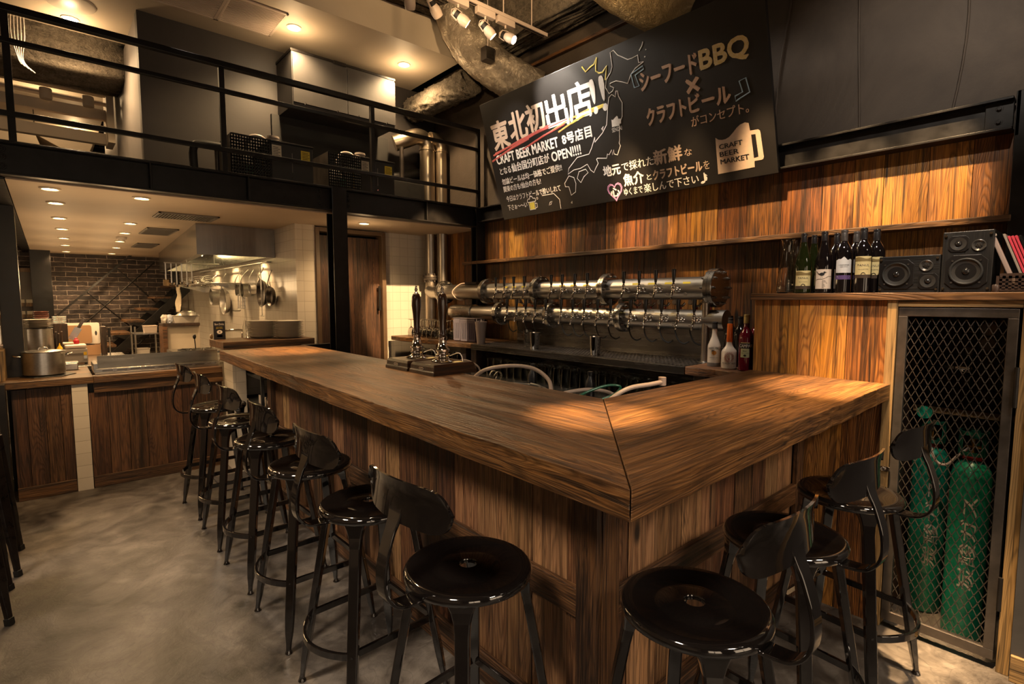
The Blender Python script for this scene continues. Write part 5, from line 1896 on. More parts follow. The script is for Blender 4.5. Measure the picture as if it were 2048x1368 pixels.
# ------------------------------------------------------------------ open kitchen
ZK = .912
kc = thing('kitchen_counter', 'low board-fronted kitchen counter with a timber top at the back left', 'kitchen counter', (.45, 5.36, 0))
kc_top = MB().prism([(-.36, 5.33), (.245, 5.33), (.245, 6.15), (-.145, 6.15), (-.145, 5.67), (-.36, 5.67)], ZK - .055, ZK).build('timber_top', M_shelf_x, kc, world=True, bevel=.004)
MB().box(.245, 1.17, 5.33, 5.43, ZK - .055, ZK).build('timber_rim', M_shelf_x, kc, world=True, bevel=.004)
MB().box(.245, 1.175, 5.352, 5.372, .775, ZK - .058).build('apron_board', M_shelf_x, kc, world=True, bevel=.003)
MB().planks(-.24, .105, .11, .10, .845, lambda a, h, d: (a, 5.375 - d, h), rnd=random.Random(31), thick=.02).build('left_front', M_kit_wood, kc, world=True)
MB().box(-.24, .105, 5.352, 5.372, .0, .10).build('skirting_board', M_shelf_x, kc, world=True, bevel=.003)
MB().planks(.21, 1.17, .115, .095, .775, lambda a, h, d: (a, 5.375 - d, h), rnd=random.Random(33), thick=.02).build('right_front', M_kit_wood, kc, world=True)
MB().box(.21, 1.17, 5.355, 5.374, .0, .095).build('skirting_board', M_shelf_x, kc, world=True, bevel=.003)
MB().box(.107, .205, 5.345, 5.40, 0, ZK - .056).build('tiled_post', M_tile_long, kc, world=True)
MB().box(-.14, .245, 5.40, 6.1, 0, ZK - .056).box(.245, 1.025, 5.40, 5.74, 0, .795).build('carcass', M_mattblack, kc, world=True)
MB().box(-.30, -.262, 5.2, 5.34, 0, ZK).build('end_post', M_blacksteel, kc, world=True)

gr = thing('grill_station', 'long stainless grill trough with a slotted ledge and steel guard behind the counter', 'grill', (.7, 5.5, ZK))
MB().box(.26, 1.172, 5.435, 5.745, .80, .925).build('trough', M_steel_h, gr, world=True, bevel=.003)
MB().prism([(5.50, .925), (5.50, .955), (5.52, 1.055), (5.523, 1.055), (5.505, .955), (5.51, .925)], .285, 1.172, lambda a, b, c: (c, a, b)).build('guard', M_steel_h, gr, world=True)
MB().box(.262, 1.172, 5.436, 5.50, .925, .955).build('ledge', M_steel_h, gr, world=True, bevel=.002)
mb = MB()
for k in range(9):
    mb.box(.31 + k * .095, .38 + k * .095, 5.4345, 5.4365, .937, .942)
mb.build('slot', M_ink, gr, world=True)
MB().box(.255, .285, 5.44, 5.745, .925, 1.0).build('end_plate', M_steel_h, gr, world=True, bevel=.002)

# half wall with shelf and plates
hw = thing('serving_ledge', 'dark timber serving ledge on a white tiled half wall beside the bar', 'ledge', (1.4, 5.05, 0))
MB().box(1.07, 1.826, 4.82, 5.31, 1.108, 1.17).build('ledge_board', M_shelf_x, hw, world=True, bevel=.003)
MB().box(1.175, 1.28, 5.0, 5.30, 0, 1.108).build('tiled_end', M_tile_long, hw, world=True)
MB().box(1.28, 1.826, 5.25, 5.30, 0, 1.108).build('tiled_back', M_tile_long, hw, world=True)
bs = thing('black_rack', 'black open rack of plates and trays under the far end of the bar', 'rack', (1.5, 4.75, 0))
for z in (.10, .42, .62, .86):
    MB().box(1.285, 1.80, 4.56, 5.24, z, z + .02).build('rack_shelf', M_mattblack, bs, world=True, bevel=.002)
for x in (1.29, 1.79):
    for y in (4.575, 5.22):
        MB().box(x - .012, x + .012, y - .012, y + .012, 0, .98).build('rack_post', M_mattblack, bs, world=True)

plate = MB().lathe([(0, .004), (.07, .003), (.075, 0), (.08, .003), (.115, .014), (.135, .019), (.136, .021), (.114, .0165), (.08, .006), (0, .006)], seg=36).build('dinner_plate', M_china, None, smooth=50, weld=True)
tag(plate, 'x', 'plate')
fp = [True]


def put_plate(loc, lab, group, s=1.0):
    if fp[0]:
        fp[0] = False
        plate.location = loc
        plate['label'] = lab
        plate['group'] = group
        plate.scale = (s,) * 3
    else:
        dup(plate, loc, None, lab, group, scale=s)


for k in range(12):
    put_plate((1.475, 5.16, 1.1705 + k * .0125), 'white plate in the ledge stack farther from the tiled pillar', 'white plates in the left ledge stack')
for k in range(12):
    put_plate((1.655, 5.0, 1.1705 + k * .0125), 'white plate in the ledge stack next to the tiled pillar', 'white plates in the right ledge stack')
for k in range(9):
    put_plate((1.43, 4.69, .8805 + k * .0105), 'white plate stacked on the black rack under the bar end', 'white plates on the black rack', .8)
t = thing('bread_tray', 'pale plastic tray on the black rack below the plates', 'tray', (1.42, 4.68, .6405))
mb = MB()
mb.box(-.1, .1, -.1, .1, 0, .006)
for k in range(10):
    mb.box(-.1 + k * .0222 - .004, -.1 + k * .0222 + .004, -.104, -.098, 0, .07)
mb.box(-.104, .104, -.104, -.098, .06, .07).box(-.104, -.098, -.1, .1, 0, .07).box(.098, .104, -.1, .1, 0, .07)
mb.build('tray_body', M_greyplastic, t)
t = thing('wicker_basket', 'small brown woven basket beside the pale tray on the black rack', 'basket', (1.60, 4.66, .6405))
mb = MB()
for k in range(8):
    mb.tube([((.06 + .002 * k) * math.cos(a), (.06 + .002 * k) * math.sin(a), .006 + k * .010 + .002 * math.sin(a * 9 + k * 3)) for a in [j * math.pi / 14 for j in range(28)]], .0055, 6, closed=True)
mb.build('weave', M_shelf_x, t, smooth=60)

# pots and kit on the counter
def pot(loc, r, h, lab, lid=True, name='stock_pot', handles=True):
    t = thing(name, lab, 'pot', loc)
    MB().lathe([(0, 0), (r - .012, 0), (r, .012), (r, h), (r + .004, h + .003), (r - .004, h + .003), (r - .005, .014), (0, .010)], seg=48).build('pot_body', M_steel, t, smooth=40)
    if handles:
        for s in (-1, 1):
            MB().tube(catmull([(s * r, -.05, h - .03), (s * (r + .035), -.045, h - .022), (s * (r + .045), 0, h - .018), (s * (r + .035), .045, h - .022), (s * r, .05, h - .03)], 5), .007, 10).build('handle', M_chrome, t, smooth=60)
    if lid:
        lidm = MB().lathe([(r - .002, h + .004), (r + .003, h + .006), (r - .01, h + .010), (r * .4, h + .016), (0, h + .018)], seg=48).build('lid', M_steel_h, t, smooth=40)
        MB().tube(catmull([(-.03, 0, h + .014), (-.02, 0, h + .034), (.02, 0, h + .034), (.03, 0, h + .014)], 5), .005, 8).build('lid_handle', M_chrome, lidm, smooth=60)
    return t


trv = MB().lathe([(0, 0), (.17, 0), (.172, .003), (.17, .006), (0, .006)], seg=6).build('black_mat', M_rubber, None)
trv.location = (-.02, 5.63, ZK + .0005)
tag(trv, 'flat black mat under the big steel pot on the kitchen counter', 'mat')
pot((-.045, 5.64, ZK + .007), .132, .185, 'big lidded steel pot at the front of the kitchen counter')
t = pot((-.065, 6.62, ZK), .092, .335, 'tall bright steel stock pot with plates on top, behind the lidded pot', lid=False, handles=False)
for k in range(6):
    put_plate((-.075, 6.62, ZK + .340 + k * .0135), 'white plate on top of the tall steel stock pot', 'white plates on the tall pot', .80)
for k in range(4):
    o = MB().lathe([(0, 0), (.045, 0), (.058, .012), (.060, .018), (.056, .018), (.044, .006), (0, .006)], seg=24).build('brown_bowl', plain('brown_lacquer', (.16, .06, .045), .35) if k == 0 else bpy.data.materials['brown_lacquer'], None, smooth=40)
    o.location = (-.05, 6.62, ZK + .430 + k * .0165)
    tag(o, 'small reddish brown bowl stacked on the plates over the tall pot', 'bowl', 'brown bowls over the tall pot')
for k in range(6):
    put_plate((.085, 7.12, ZK + .36 + k * .013), 'small white plate stacked beside the brown bowls', 'small white plates behind the pots', .42)
o = MB().box(-.05, .06, -.06, .06, 0, .36).build('spice_box', M_dark_wood, None, bevel=.003)
o.location = (.085, 7.12, ZK)
tag(o, 'dark box carrying the small white plates behind the pots', 'box')
# white sauce cup stack + crates
o = MB().box(-.045, .045, -.2, .2, 0, .23).build('timber_box', M_pale_wood, None, bevel=.003)
o.location = (-.31, 5.62, ZK + .0005)
tag(o, 'pale timber box at the very end of the kitchen counter by the black post', 'box')
o = MB().box(-.06, .06, -.12, .12, 0, .18).build('plastic_tub', M_bluish, None, bevel=.008)
o.location = (-.40, 6.75, ZK + .19)
tag(o, 'bluish white plastic tub behind the timber box', 'tub')
o = MB().box(-.1, .1, -.14, .14, 0, .188).build('crate', M_brownplastic, None, bevel=.006)
o.location = (-.40, 6.75, ZK + .0005)
tag(o, 'dark crate under the bluish white tub', 'crate')
# back worktop
kb = thing('prep_table', 'stainless prep table behind the kitchen counter', 'table', (.2, 6.9, 0))
MB().box(-.5, .62, 6.22, 7.55, ZK - .04, ZK).build('table_top', M_steel_h, kb, world=True, bevel=.003)
for x in (-.47, .58):
    for y in (6.26, 7.5):
        MB().tube([(x, y, 0), (x, y, ZK - .04)], .02, 12).build('leg', M_steel, kb, world=True, smooth=40)
MB().box(-.48, .6, 6.25, 7.52, .25, .27).build('under_shelf', M_steel_h, kb, world=True)
# slicer / printer
t = thing('sealing_machine', 'beige metal counter machine with a coloured sticker beside the pots', 'machine', (.18, 6.5, ZK))
MB().box(-.085, .085, -.09, .09, .012, .145).build('machine_body', M_greyplastic, t, bevel=.006)
MB().box(-.08, .08, -.09, .09, .146, .185).build('hood', M_lampwhite, t, bevel=.012, seg=3)
MB().box(-.085, .05, -.0925, -.089, .098, .101).build('seam', M_ink, t)
MB().box(.055, .078, -.093, -.09, .085, .115).build('sticker', M_yellow, t)
MB().box(.055, .078, -.093, -.09, .05, .08).build('button_panel', M_bluish, t)
for s in (-.07, .07):
    MB().cyl((s, -.07, 0), (s, -.07, .014), .012, seg=10).build('foot', M_rubber, t)
t = thing('napkin_tin', 'low steel tin beside the big lidded pot', 'tin', (.125, 5.98, ZK))
MB().box(-.045, .05, -.07, .07, 0, .062).build('tin_body', M_steel, t, bevel=.006)
MB().box(-.048, .053, -.073, .073, .062, .07).build('tin_lid', M_steel_h, t, bevel=.003)
t = thing('mustard_bottle', 'small yellow squeeze bottle behind the big lidded pot', 'bottle', (.065, 6.3, ZK))
MB().lathe([(0, 0), (.026, 0), (.028, .01), (.028, .13), (.020, .15), (.010, .16), (0, .16)], seg=20).build('bottle_body', M_white, t, smooth=40)
MB().lathe([(0, .16), (.022, .16), (.018, .175), (.008, .19), (.003, .215), (0, .215)], seg=16).build('nozzle', M_yellow, t, smooth=40)
# boards
def board(loc, w, h, t_, mat, lab, hole=True, rot=-8):
    o = thing('cutting_board', lab, 'board', loc)
    o.rotation_euler = (R(rot), 0, 0)
    n = 10
    pts = []
    for cx, cz, a0 in ((w / 2 - .02, .02, -90), (w / 2 - .02, h - .02, 0), (-w / 2 + .02, h - .02, 90), (-w / 2 + .02, .02, 180)):
        for k in range(5):
            a = R(a0 + k * 22.5)
            pts.append((cx + .02 * math.cos(a), cz + .02 * math.sin(a)))
    MB().prism(pts, 0, t_, lambda a, b, c: (a, c, b)).build('board', mat, o, bevel=.002)
    if hole:
        hp = [(w / 2 - .035 + .010 * math.cos(k * math.pi / 8), h / 2 + .026 * math.sin(k * math.pi / 8)) for k in range(16)]
        MB().prism(hp, -.001, .0015, lambda a, b, c: (a, c, b)).build('hand_hole', M_ink, o)
    return o


board((.235, 7.42, ZK + .12), .38, .235, .02, M_white, 'large white cutting board with a hand hole leaning on the prep table')
board((.20, 7.37, ZK + .13), .30, .20, .014, M_brownpaper, 'brown cutting board leaning in front of the large white one', False)
board((.30, 7.35, ZK + .001), .24, .11, .014, M_brownpaper, 'small brown board leaning below the white cutting board', False)
MB_ = MB().box(.0, .045, -.09, .09, 0, .31).build('timber_upright', M_dark_wood, None, bevel=.003)
MB_.location = (.43, 7.42, ZK)
tag(MB_, 'upright dark timber board at the end of the prep table by the white cutting board', 'board')
t = thing('knife_rack', 'dark knife block with upright boards behind the beige machine', 'knife block', (.05, 6.92, ZK))
mb = MB()
for k in range(4):
    mb.box(-.03 + k * .022, -.016 + k * .022, -.08, .08, 0, .27 + .02 * (k % 2))
mb.build('block', M_dark_wood, t, bevel=.002)
t = thing('cleaver', 'steel cleaver with a riveted handle standing up over the beige machine', 'knife', (.165, 6.9, 1.12))
t.rotation_euler = (0, R(28), 0)
MB().box(-.03, .03, -.004, .004, 0, .13).build('blade', M_steel_h, t, bevel=.001)
hd = MB().box(-.014, .014, -.010, .010, .13, .24).build('handle', M_rawsteel, t, bevel=.004)
mb = MB()
for z in (.15, .185, .22):
    mb.cyl((0, -.012, z), (0, .012, z), .004, seg=10)
mb.build('rivet', M_chrome, hd)
o = MB().lathe([(0, 0), (.020, 0), (.024, .01), (.022, .035), (.012, .045), (.012, .055), (0, .058)], seg=20).build('sauce_pot', M_red, None, smooth=40)
o.location = (.19, 6.86, 1.14)
o.location = (.19, 6.53, ZK + .1855)
tag(o, 'small red and white sauce pot on top of the beige machine', 'pot')
o = MB().box(-.04, .04, -.04, .04, 0, .02).build('tissue_packet', M_paper, None, bevel=.006)
o.location = (.13, 6.5, ZK + .1855)
tag(o, 'pale packet on top of the beige machine', 'packet')
t = thing('black_handled_rod', 'sharpening steel with a black grip hanging at the end of the prep table', 'steel', (.49, 7.2, ZK))
MB().tube([(.0, 0, .0), (.0, 0, .22)], .006, 10).build('rod', M_steel, t, smooth=60)
MB().tube([(.0, 0, .2), (.0, 0, .30)], .012, 12).build('grip', M_blackplastic, t, smooth=60)

# stairs against the brick wall
st = thing('steel_staircase', 'open black steel staircase with timber treads against the dark brick wall', 'staircase', (.9, 10.6, 0))
for y in (10.2, 11.08):
    MB().prism([(.03, .0), (.18, .0), (1.80, 1.647), (1.80, 1.816)], y - .02, y + .02, lambda a, b, c: (a, c, b)).build('stringer', M_blacksteel, st, world=True, bevel=.002)
for k in range(9):
    x1, z = .16 + .196 * k, .245 + .188 * k
    MB().box(x1 - .22, x1 + .03, 10.22, 11.06, z - .035, z).build('tread', M_shelf_y, st, world=True, bevel=.003)
    MB().prism([(x1 - .2, z - .036), (x1 + .03, z - .036), (x1 + .03, z - .15)], 10.20, 10.215, lambda a, b, c: (a, c, b)).build('bracket', M_blacksteel, st, world=True)
rl = MB().bar([(.22, 11.0, 1.10), (.115, 11.0, 1.27), (1.35, 11.0, 2.50)], .045, .03, side=(0, 1, 0)).build('handrail', M_blacksteel, st, world=True)
mb = MB()
for a, b in (((.44, 1.12), (1.44, 2.16)), ((.50, 1.63), (1.02, 1.08)), ((.88, 2.05), (1.42, 1.46)), ((1.0, .6), (1.78, 1.41))):
    mb.tube([(a[0], 11.0, a[1]), (b[0], 11.0, b[1])], .011, 8)
mb.build('cross_brace', M_blacksteel, st, smooth=60, world=True)
MB().box(1.62, 1.70, 10.5, 10.58, 0, 2.24).build('newel', M_blacksteel, st, world=True)

# order cards pinned on a rail far behind
for i, (z, n) in enumerate(((1.465, 4), (1.29, 4))):
    t = thing('card_rail', ('upper' if i == 0 else 'lower') + ' tan rail with pale cards on the taupe wall beyond the left column', 'rail', (-.25, 10.92, z))
    MB().box(-.35, .17, -.02, .03, -.055, .0).build('rail', M_pale_wood, t)
    for k in range(n):
        MB().box(-.33 + k * .115, -.235 + k * .115, -.015, -.012, 0, .05).build('card', M_paper, t)

# hood
hd = thing('extractor_hood', 'long stainless extractor hood hanging over the kitchen range', 'hood', (1.5, 8, 1.95))
fp_ = [(1.108, 5.85), (1.826, 5.85), (1.826, 10.1), (1.379, 10.1)]
mb = MB()
lo = [(x, y, 1.955) for x, y in fp_]
hi = [(x, y, ZC - .001) for x, y in fp_]
vl = [mb.bm.verts.new(p) for p in lo]
vh = [mb.bm.verts.new(p) for p in hi]
for i in range(4):
    j = (i + 1) % 4
    mb.bm.faces.new([vl[i], vl[j], vh[j], vh[i]])
mb.build('skirt', M_steel_v, hd, world=True)
inn = [(1.20, 5.98), (1.78, 5.98), (1.78, 9.95), (1.46, 9.95)]
mb = MB()
va = [mb.bm.verts.new((x, y, 1.957)) for x, y in fp_]
vb = [mb.bm.verts.new((x, y, 1.965)) for x, y in inn]
vc = [mb.bm.verts.new((x, y, 2.16)) for x, y in inn]
for i in range(4):
    j = (i + 1) % 4
    mb.bm.faces.new([va[i], va[j], vb[j], vb[i]])
    mb.bm.faces.new([vb[i], vb[j], vc[j], vc[i]])
mb.bm.faces.new(vc)
mb.build('inner_canopy', M_steel_h, hd, world=True)
for y in (6.35, 7.4, 8.4):
    l = MB().cyl((1.62, y, 2.12), (1.62, y, 2.158), .04, seg=20).build('lamp', M_lens_y, hd, world=True, smooth=40)
MB().box(1.22, 1.34, 6.05, 6.15, 1.99, 2.05).build('vent_box', M_steel_h, hd, world=True, bevel=.004)

# hanging rail and pans
rl = thing('utensil_rail', 'steel hanging rail with hooks below the hood against the tiles', 'rail', (1.8, 7.2, 1.86))
MB().tube([(1.775, 5.95, 1.915), (1.775, 9.2, 1.915)], .008, 10).build('rail', M_steel, rl, smooth=60, world=True)
for y in (6.0, 7.6, 9.15):
    MB().tube([(1.775, y, 1.915), (1.828, y, 1.915)], .008, 8).build('bracket', M_steel, rl, smooth=60, world=True)


def hook(mb, y, z1=1.925, x=1.775):
    mb.tube(catmull([(x, y - .01, z1 - .012), (x, y - .012, z1 + .004), (x, y, z1 + .008), (x, y + .008, z1 - .01), (x, y, z1 - .05), (x, y - .01, z1 - .06), (x, y - .018, z1 - .045)], 4), .0025, 6)


def pan(y, r, depth, mat, lab, hl=.20, z=1.87, deep=False, tilt=0):
    """frying pan hanging by its handle, base against the tiles"""
    t = thing('frying_pan' if not deep else 'saucepan', lab, 'pan', (1.80, y, z))
    t.rotation_euler = (0, 0, R(tilt))
    zc = -hl - r
    prof = [(0, 0), (r * .72, 0), (r * .80, -.006), (r, -depth), (r + .003, -depth), (r * .83, -.002), (r * .74, .004), (0, .004)] if not deep else [(0, 0), (r - .01, 0), (r, -.01), (r, -depth), (r + .003, -depth - .002), (r + .003, -.008), (r - .008, .004), (0, .004)]
    MB().lathe(prof, at=(0, 0, zc), seg=40, axis='X').build('pan_body', mat, t, smooth=40)
    MB().bar(catmull([(-depth, 0, zc + r * .96), (-depth - .012, 0, zc + r + .03), (-depth * .7, 0, -.06), (-.005, 0, 0)], 5), .024, .006, side=(0, 1, 0)).build('handle', mat, t, bevel=.002)
    mb = MB()
    mb.tube(catmull([(-.005, 0, -.02), (-.02, .0, .0), (-.02, 0, .05), (-.03, 0, .06)], 4), .003, 6)
    mb.build('hook', M_steel, t, smooth=60)
    return t


M_iron = speckled('seasoned_iron', (0.07, 0.058, 0.05), 0.32, .85, .4, 14, .05)
pan(6.15, .150, .045, M_iron, 'large dark iron frying pan hanging closest to the tiled pillar', .13, 1.87)
pan(5.875, .105, .04, M_iron, 'smaller dark frying pan half behind the large one on the tiles', .17, 1.83)
pan(6.72, .075, .085, M_steel, 'bright steel saucepan hanging beside the frying pans', .17, 1.87, True)
pan(6.98, .068, .08, M_steel, 'second steel saucepan, just beyond the bright one', .17, 1.87, True)
pan(6.50, .055, .06, M_steel, 'smallest steel saucepan, tucked behind the bright one', .17, 1.86, True)
pan(7.75, .17, .06, M_steel, 'wide shallow steel pan hanging under the hood beyond the saucepans', .20, 1.86, False)
pan(8.25, .11, .09, M_steel, 'ribbed steel pot hanging next to the wide shallow pan', .20, 1.86, True)
t = thing('ladle', 'steel ladle hanging low on the tiles below the saucepans', 'ladle', (1.70, 6.75, 1.88))
MB().bar([(0, 0, 0), (0, 0, -.45)], .010, .003, side=(0, 1, 0)).build('handle', M_steel, t)
MB().lathe([(0, -.02), (.03, -.016), (.048, 0), (.050, 0), (.032, -.020), (0, -.024)], at=(-.04, 0, -.48), seg=24).build('bowl', M_steel, t, smooth=50)
t = thing('skewer_turner', 'long thin steel skimmer hanging in front of the frying pan', 'skimmer', (1.72, 6.0, 1.885))
mb = MB()
mb.tube([(0, -.012, 0), (0, -.012, -.26)], .003, 6).tube([(0, .012, 0), (0, .012, -.26)], .003, 6)
mb.tube([(0, .012 * math.cos(a), .012 * math.sin(a)) for a in [k * math.pi / 8 for k in range(9)]], .003, 6)
mb.build('frame', M_steel, t, smooth=60)
MB().tube([(0, 0, -.09), (0, 0, -.54)], .0035, 6).build('rod', M_steel, t, smooth=60)
MB().tube([(0, -.05, -.54), (0, .05, -.54)], .0035, 6).build('crossbar', M_steel, t, smooth=60)
t = thing('wire_basket', 'small wire frying basket hanging under the saucepans', 'basket', (1.77, 6.86, 1.58))
mb = MB()
for z in (0, -.045, -.09, -.135, -.17):
    mb.tube([(-.03 + .04 * math.cos(a), .05 * math.sin(a), z) for a in [k * math.pi / 8 for k in range(16)]], .0025, 5, closed=True)
for k in range(12):
    a = k * math.pi / 6
    mb.tube([(-.03 + .04 * math.cos(a), .05 * math.sin(a), 0), (-.03 + .04 * math.cos(a), .05 * math.sin(a), -.17)], .0025, 5)
mb.build('wire_mesh', M_steel, t, smooth=60)
MB().tube([(-.03, 0, -.0), (-.02, 0, .14), (0, 0, .28)], .0035, 6).build('handle', M_steel, t, smooth=60)
# second rail across the kitchen, seen end on, with ladles and strainers
rl = thing('utensil_rail', 'steel hanging rail under the left edge of the hood, hung with ladles', 'rail', (1.1, 7.1, 1.9))
MB().tube([(1.0, 7.0, 1.93), (1.55, 7.0, 1.93)], .008, 10).build('rail', M_steel, rl, smooth=60, world=True)
for x in (1.22, 1.5):
    MB().tube([(x, 7.0, 1.93), (x, 7.0, 2.1)], .006, 8).build('drop_rod', M_steel, rl, smooth=60, world=True)
for k, (x, l, s, lab) in enumerate(((1.065, .22, 1.0, 'steel ladle on the hood rail, outermost of the hanging ladles'), (1.115, .24, 1.05, 'steel ladle on the hood rail, second of the hanging ladles'), (1.165, .21, .9, 'steel ladle with a bluish handle on the hood rail'), (1.215, .24, 1.05, 'steel ladle on the hood rail beside the bluish handled one'), (1.265, .20, .95, 'steel ladle on the hood rail closest to the hanging strainer'))):
    t = thing('ladle', lab, 'ladle', (x, 7.0, 1.925), 0, None)
    MB().bar([(0, 0, 0), (0, 0, -l)], .010, .003, side=(1, 0, 0)).build('handle', M_bluish if k == 2 else M_steel, t)
    MB().lathe([(0, -.022 * s), (.02 * s, -.019 * s), (.030 * s, 0), (.032 * s, 0), (.022 * s, -.023 * s), (0, -.027 * s)], at=(0, -.025, -l), seg=20).build('bowl', M_chrome, t, smooth=50)
t = thing('spatula', 'pale flat spatula hanging from the hood rail beside the ladles', 'spatula', (1.012, 7.0, 1.925))
MB().bar([(0, 0, 0), (0, 0, -.19)], .010, .004, side=(1, 0, 0)).build('handle', M_steel, t)
MB().box(-.028, .028, -.004, .004, -.255, -.185).build('blade', M_pale_wood, t, bevel=.002)
for k, (y, x, r, lab) in enumerate(((7.9, 1.60, .075, 'wire strainer lying tilted on the wall rack under the hood'), (8.3, 1.55, .085, 'second wire strainer on the wall rack, beyond the first'), (8.75, 1.52, .07, 'third wire strainer on the wall rack, nearest the towel'))):
    t = thing('wire_strainer', lab, 'strainer', (x, y, 1.80))
    t.rotation_euler = (R(20), R(-15), 0)
    mb = MB()
    for q in range(1, 5):
        a = q * math.pi / 8
        mb.tube([(r * math.sin(a) * math.cos(b), r * math.sin(a) * math.sin(b), -r * math.cos(a) * .8) for b in [j * math.pi / 10 for j in range(20)]], .002, 5, closed=True)
    for b in range(8):
        mb.tube([(r * math.sin(a) * math.cos(b * math.pi / 4), r * math.sin(a) * math.sin(b * math.pi / 4), -r * math.cos(a) * .8) for a in [q * math.pi / 12 for q in range(7)]], .0015, 4)
    mb.build('wire_mesh', M_steel, t)
    mb = MB()
    mb.tube([(-.012, -r, 0), (-.008, -r - .32, .02)], .0035, 6).tube([(.012, -r, 0), (.008, -r - .32, .02)], .0035, 6)
    mb.build('handle', M_chrome, t)
wr = thing('wall_rack', 'steel wall rack shelf under the hood carrying the strainers', 'rack', (1.65, 8.0, 1.74))
mb = MB()
for x in (1.46, 1.56, 1.66, 1.80):
    mb.tube([(x, 7.15, 1.715), (x, 9.3, 1.715)], .007, 8)
for y in (7.15, 7.8, 8.5, 9.3):
    mb.tube([(1.46, y, 1.715), (1.828, y, 1.715)], .007, 8)
mb.build('wire_shelf', M_steel, wr, smooth=60, world=True)
for y in (7.2, 9.2):
    MB().prism([(1.828, 1.71), (1.48, 1.71), (1.828, 1.62)], y - .006, y + .006, lambda a, b, c: (a, c, b)).build('bracket', M_steel_h, wr, world=True)
t = thing('kitchen_towel', 'cream kitchen towel hanging in folds at the end of the wall rack', 'towel', (1.50, 9.0, 1.70))
mb = MB()
rows = []
for j in range(16):
    z = .02 - j * .026
    rows.append([(-.05 - .012 * math.sin(i * .9 + j * .5) - .0015 * j, -.16 + i * .032 + .02 * math.sin(j * .8), z) for i in range(11)])
vs = [[mb.bm.verts.new(p) for p in r] for r in rows]
for j in range(15):
    for i in range(10):
        mb.bm.faces.new([vs[j][i], vs[j][i + 1], vs[j + 1][i + 1], vs[j + 1][i]])
o = mb.build('cloth', M_towel, t, smooth=60)
so = o.modifiers.new('thick', 'SOLIDIFY')
so.thickness = .006

# range, pots, sign, tap on the right of the kitchen
rg_ = thing('gas_range', 'stainless gas range with black burner grates under the hood', 'stove', (1.4, 7.0, 0))
MB().box(1.03, 1.80, 5.75, 7.35, 0, ZK - .01).build('range_body', M_steel_v, rg_, world=True, bevel=.004)
MB().box(1.03, 1.80, 5.75, 7.35, ZK - .01, ZK + .02).build('range_top', M_steel_h, rg_, world=True, bevel=.003)
for (x, y) in ((1.17, 6.3), (1.17, 6.75), (1.45, 6.3)):
    mb = MB()
    mb.lathe([(0, ZK + .02), (.045, ZK + .02), (.045, ZK + .035), (0, ZK + .04)], at=(x, y, 0), seg=20)
    for k in range(6):
        a = k * math.pi / 3
        mb.bar([(x + .03 * math.cos(a), y + .03 * math.sin(a), ZK + .055), (x + .12 * math.cos(a), y + .12 * math.sin(a), ZK + .055), (x + .12 * math.cos(a), y + .12 * math.sin(a), ZK + .02)], .012, .012)
    mb.tube([(x + .115 * math.cos(a), y + .115 * math.sin(a), ZK + .05) for a in [k * math.pi / 12 for k in range(24)]], .007, 6, closed=True)
    mb.build('burner', M_mattblack, rg_, world=True)
for y in (5.9, 6.3, 6.7, 7.1):
    MB().lathe([(0, 1.0), (.018, 1.0), (.02, 1.03), (0, 1.03)], at=(0, y, ZK - .07), seg=16, axis='X').build('knob', M_blackplastic, rg_, world=True, smooth=40)
for (x, y, r, h, lab) in ((1.10, 6.02, .042, .10, 'small steel pot on the range holding ladle handles'), (1.19, 5.92, .045, .105, 'small bright steel pot on the range in front of the black card')):
    t = pot((x, y, ZK + .0205), r, h, lab, lid=False, name='utensil_pot', handles=False)
for k, (dx, dy, m, lab) in enumerate(((-.01, .01, M_blackplastic, 'black handled scoop standing in the small steel pot'), (.015, -.01, M_pale_wood, 'wooden spoon standing in the bright steel pot'), (.02, .015, M_steel, 'steel whisk standing in the bright steel pot'))):
    x, y = ((1.10, 6.02), (1.19, 5.92), (1.19, 5.92))[k]
    t = thing('utensil', lab, 'utensil', (x + dx * .4, y + dy * .4, ZK + .035))
    MB().tube([(0, 0, 0), (dx, dy, .19)], .005, 8).build('shaft', m, t, smooth=60)
    MB().lathe([(0, 0), (.012, .012), (.016, .03), (.010, .05), (0, .055)], at=(dx, dy, .175), seg=14).build('head', m, t, smooth=50)
t = thing('menu_card', 'small black printed card standing on the serving ledge by the kitchen', 'card', (1.13, 5.2, 1.1705))
MB().box(-.046, .046, -.006, .006, 0, .16).build('card', M_blackplastic, t, bevel=.001)
cput = lambda u, v, d: (u, -.0065 - d, v)
lettering('Born Drinks', cput, -.036, .036, .125, .143, bold=0).build('lettering', M_white, t)
lettering('BEST IN TOWN', cput, -.024, .024, .104, .109, bold=0).build('lettering', M_sticker, t)
lettering('EST 1940', cput, -.026, .026, .094, .099, bold=0).build('lettering', M_sticker, t)
MB().rings([[cput(.022 * math.cos(a) * q, .065 + .017 * math.sin(a) * q, .0003) for a in [k * math.pi / 8 for k in range(16)]] for q in (1, .3)], cap=False).build('wreath_print', M_white, t)
MB().rings([[cput(.0 + .024 * math.cos(a) * q, .030 + .010 * math.sin(a) * q, .0003) for a in [k * math.pi / 8 for k in range(16)]] for q in (1, .05)]).build('red_print', M_rednk, t)
t = thing('kitchen_tap', 'chrome kitchen tap with lever in front of the tiled wall', 'tap', (1.52, 5.95, ZK))
MB().tube(catmull([(0, 0, 0), (0, 0, .26), (-.03, 0, .29), (-.16, 0, .29), (-.18, 0, .265)], 5), .012, 12).build('spout', M_chrome, t, smooth=60)
MB().tube([(.0, 0, .25), (.04, -.02, .31)], .010, 10).build('lever', M_chrome, t, smooth=60)
MB().lathe([(0, .18), (.022, .18), (.026, .20), (.026, .25), (.018, .27), (0, .27)], seg=18).build('valve_body', M_chrome, t, smooth=40)
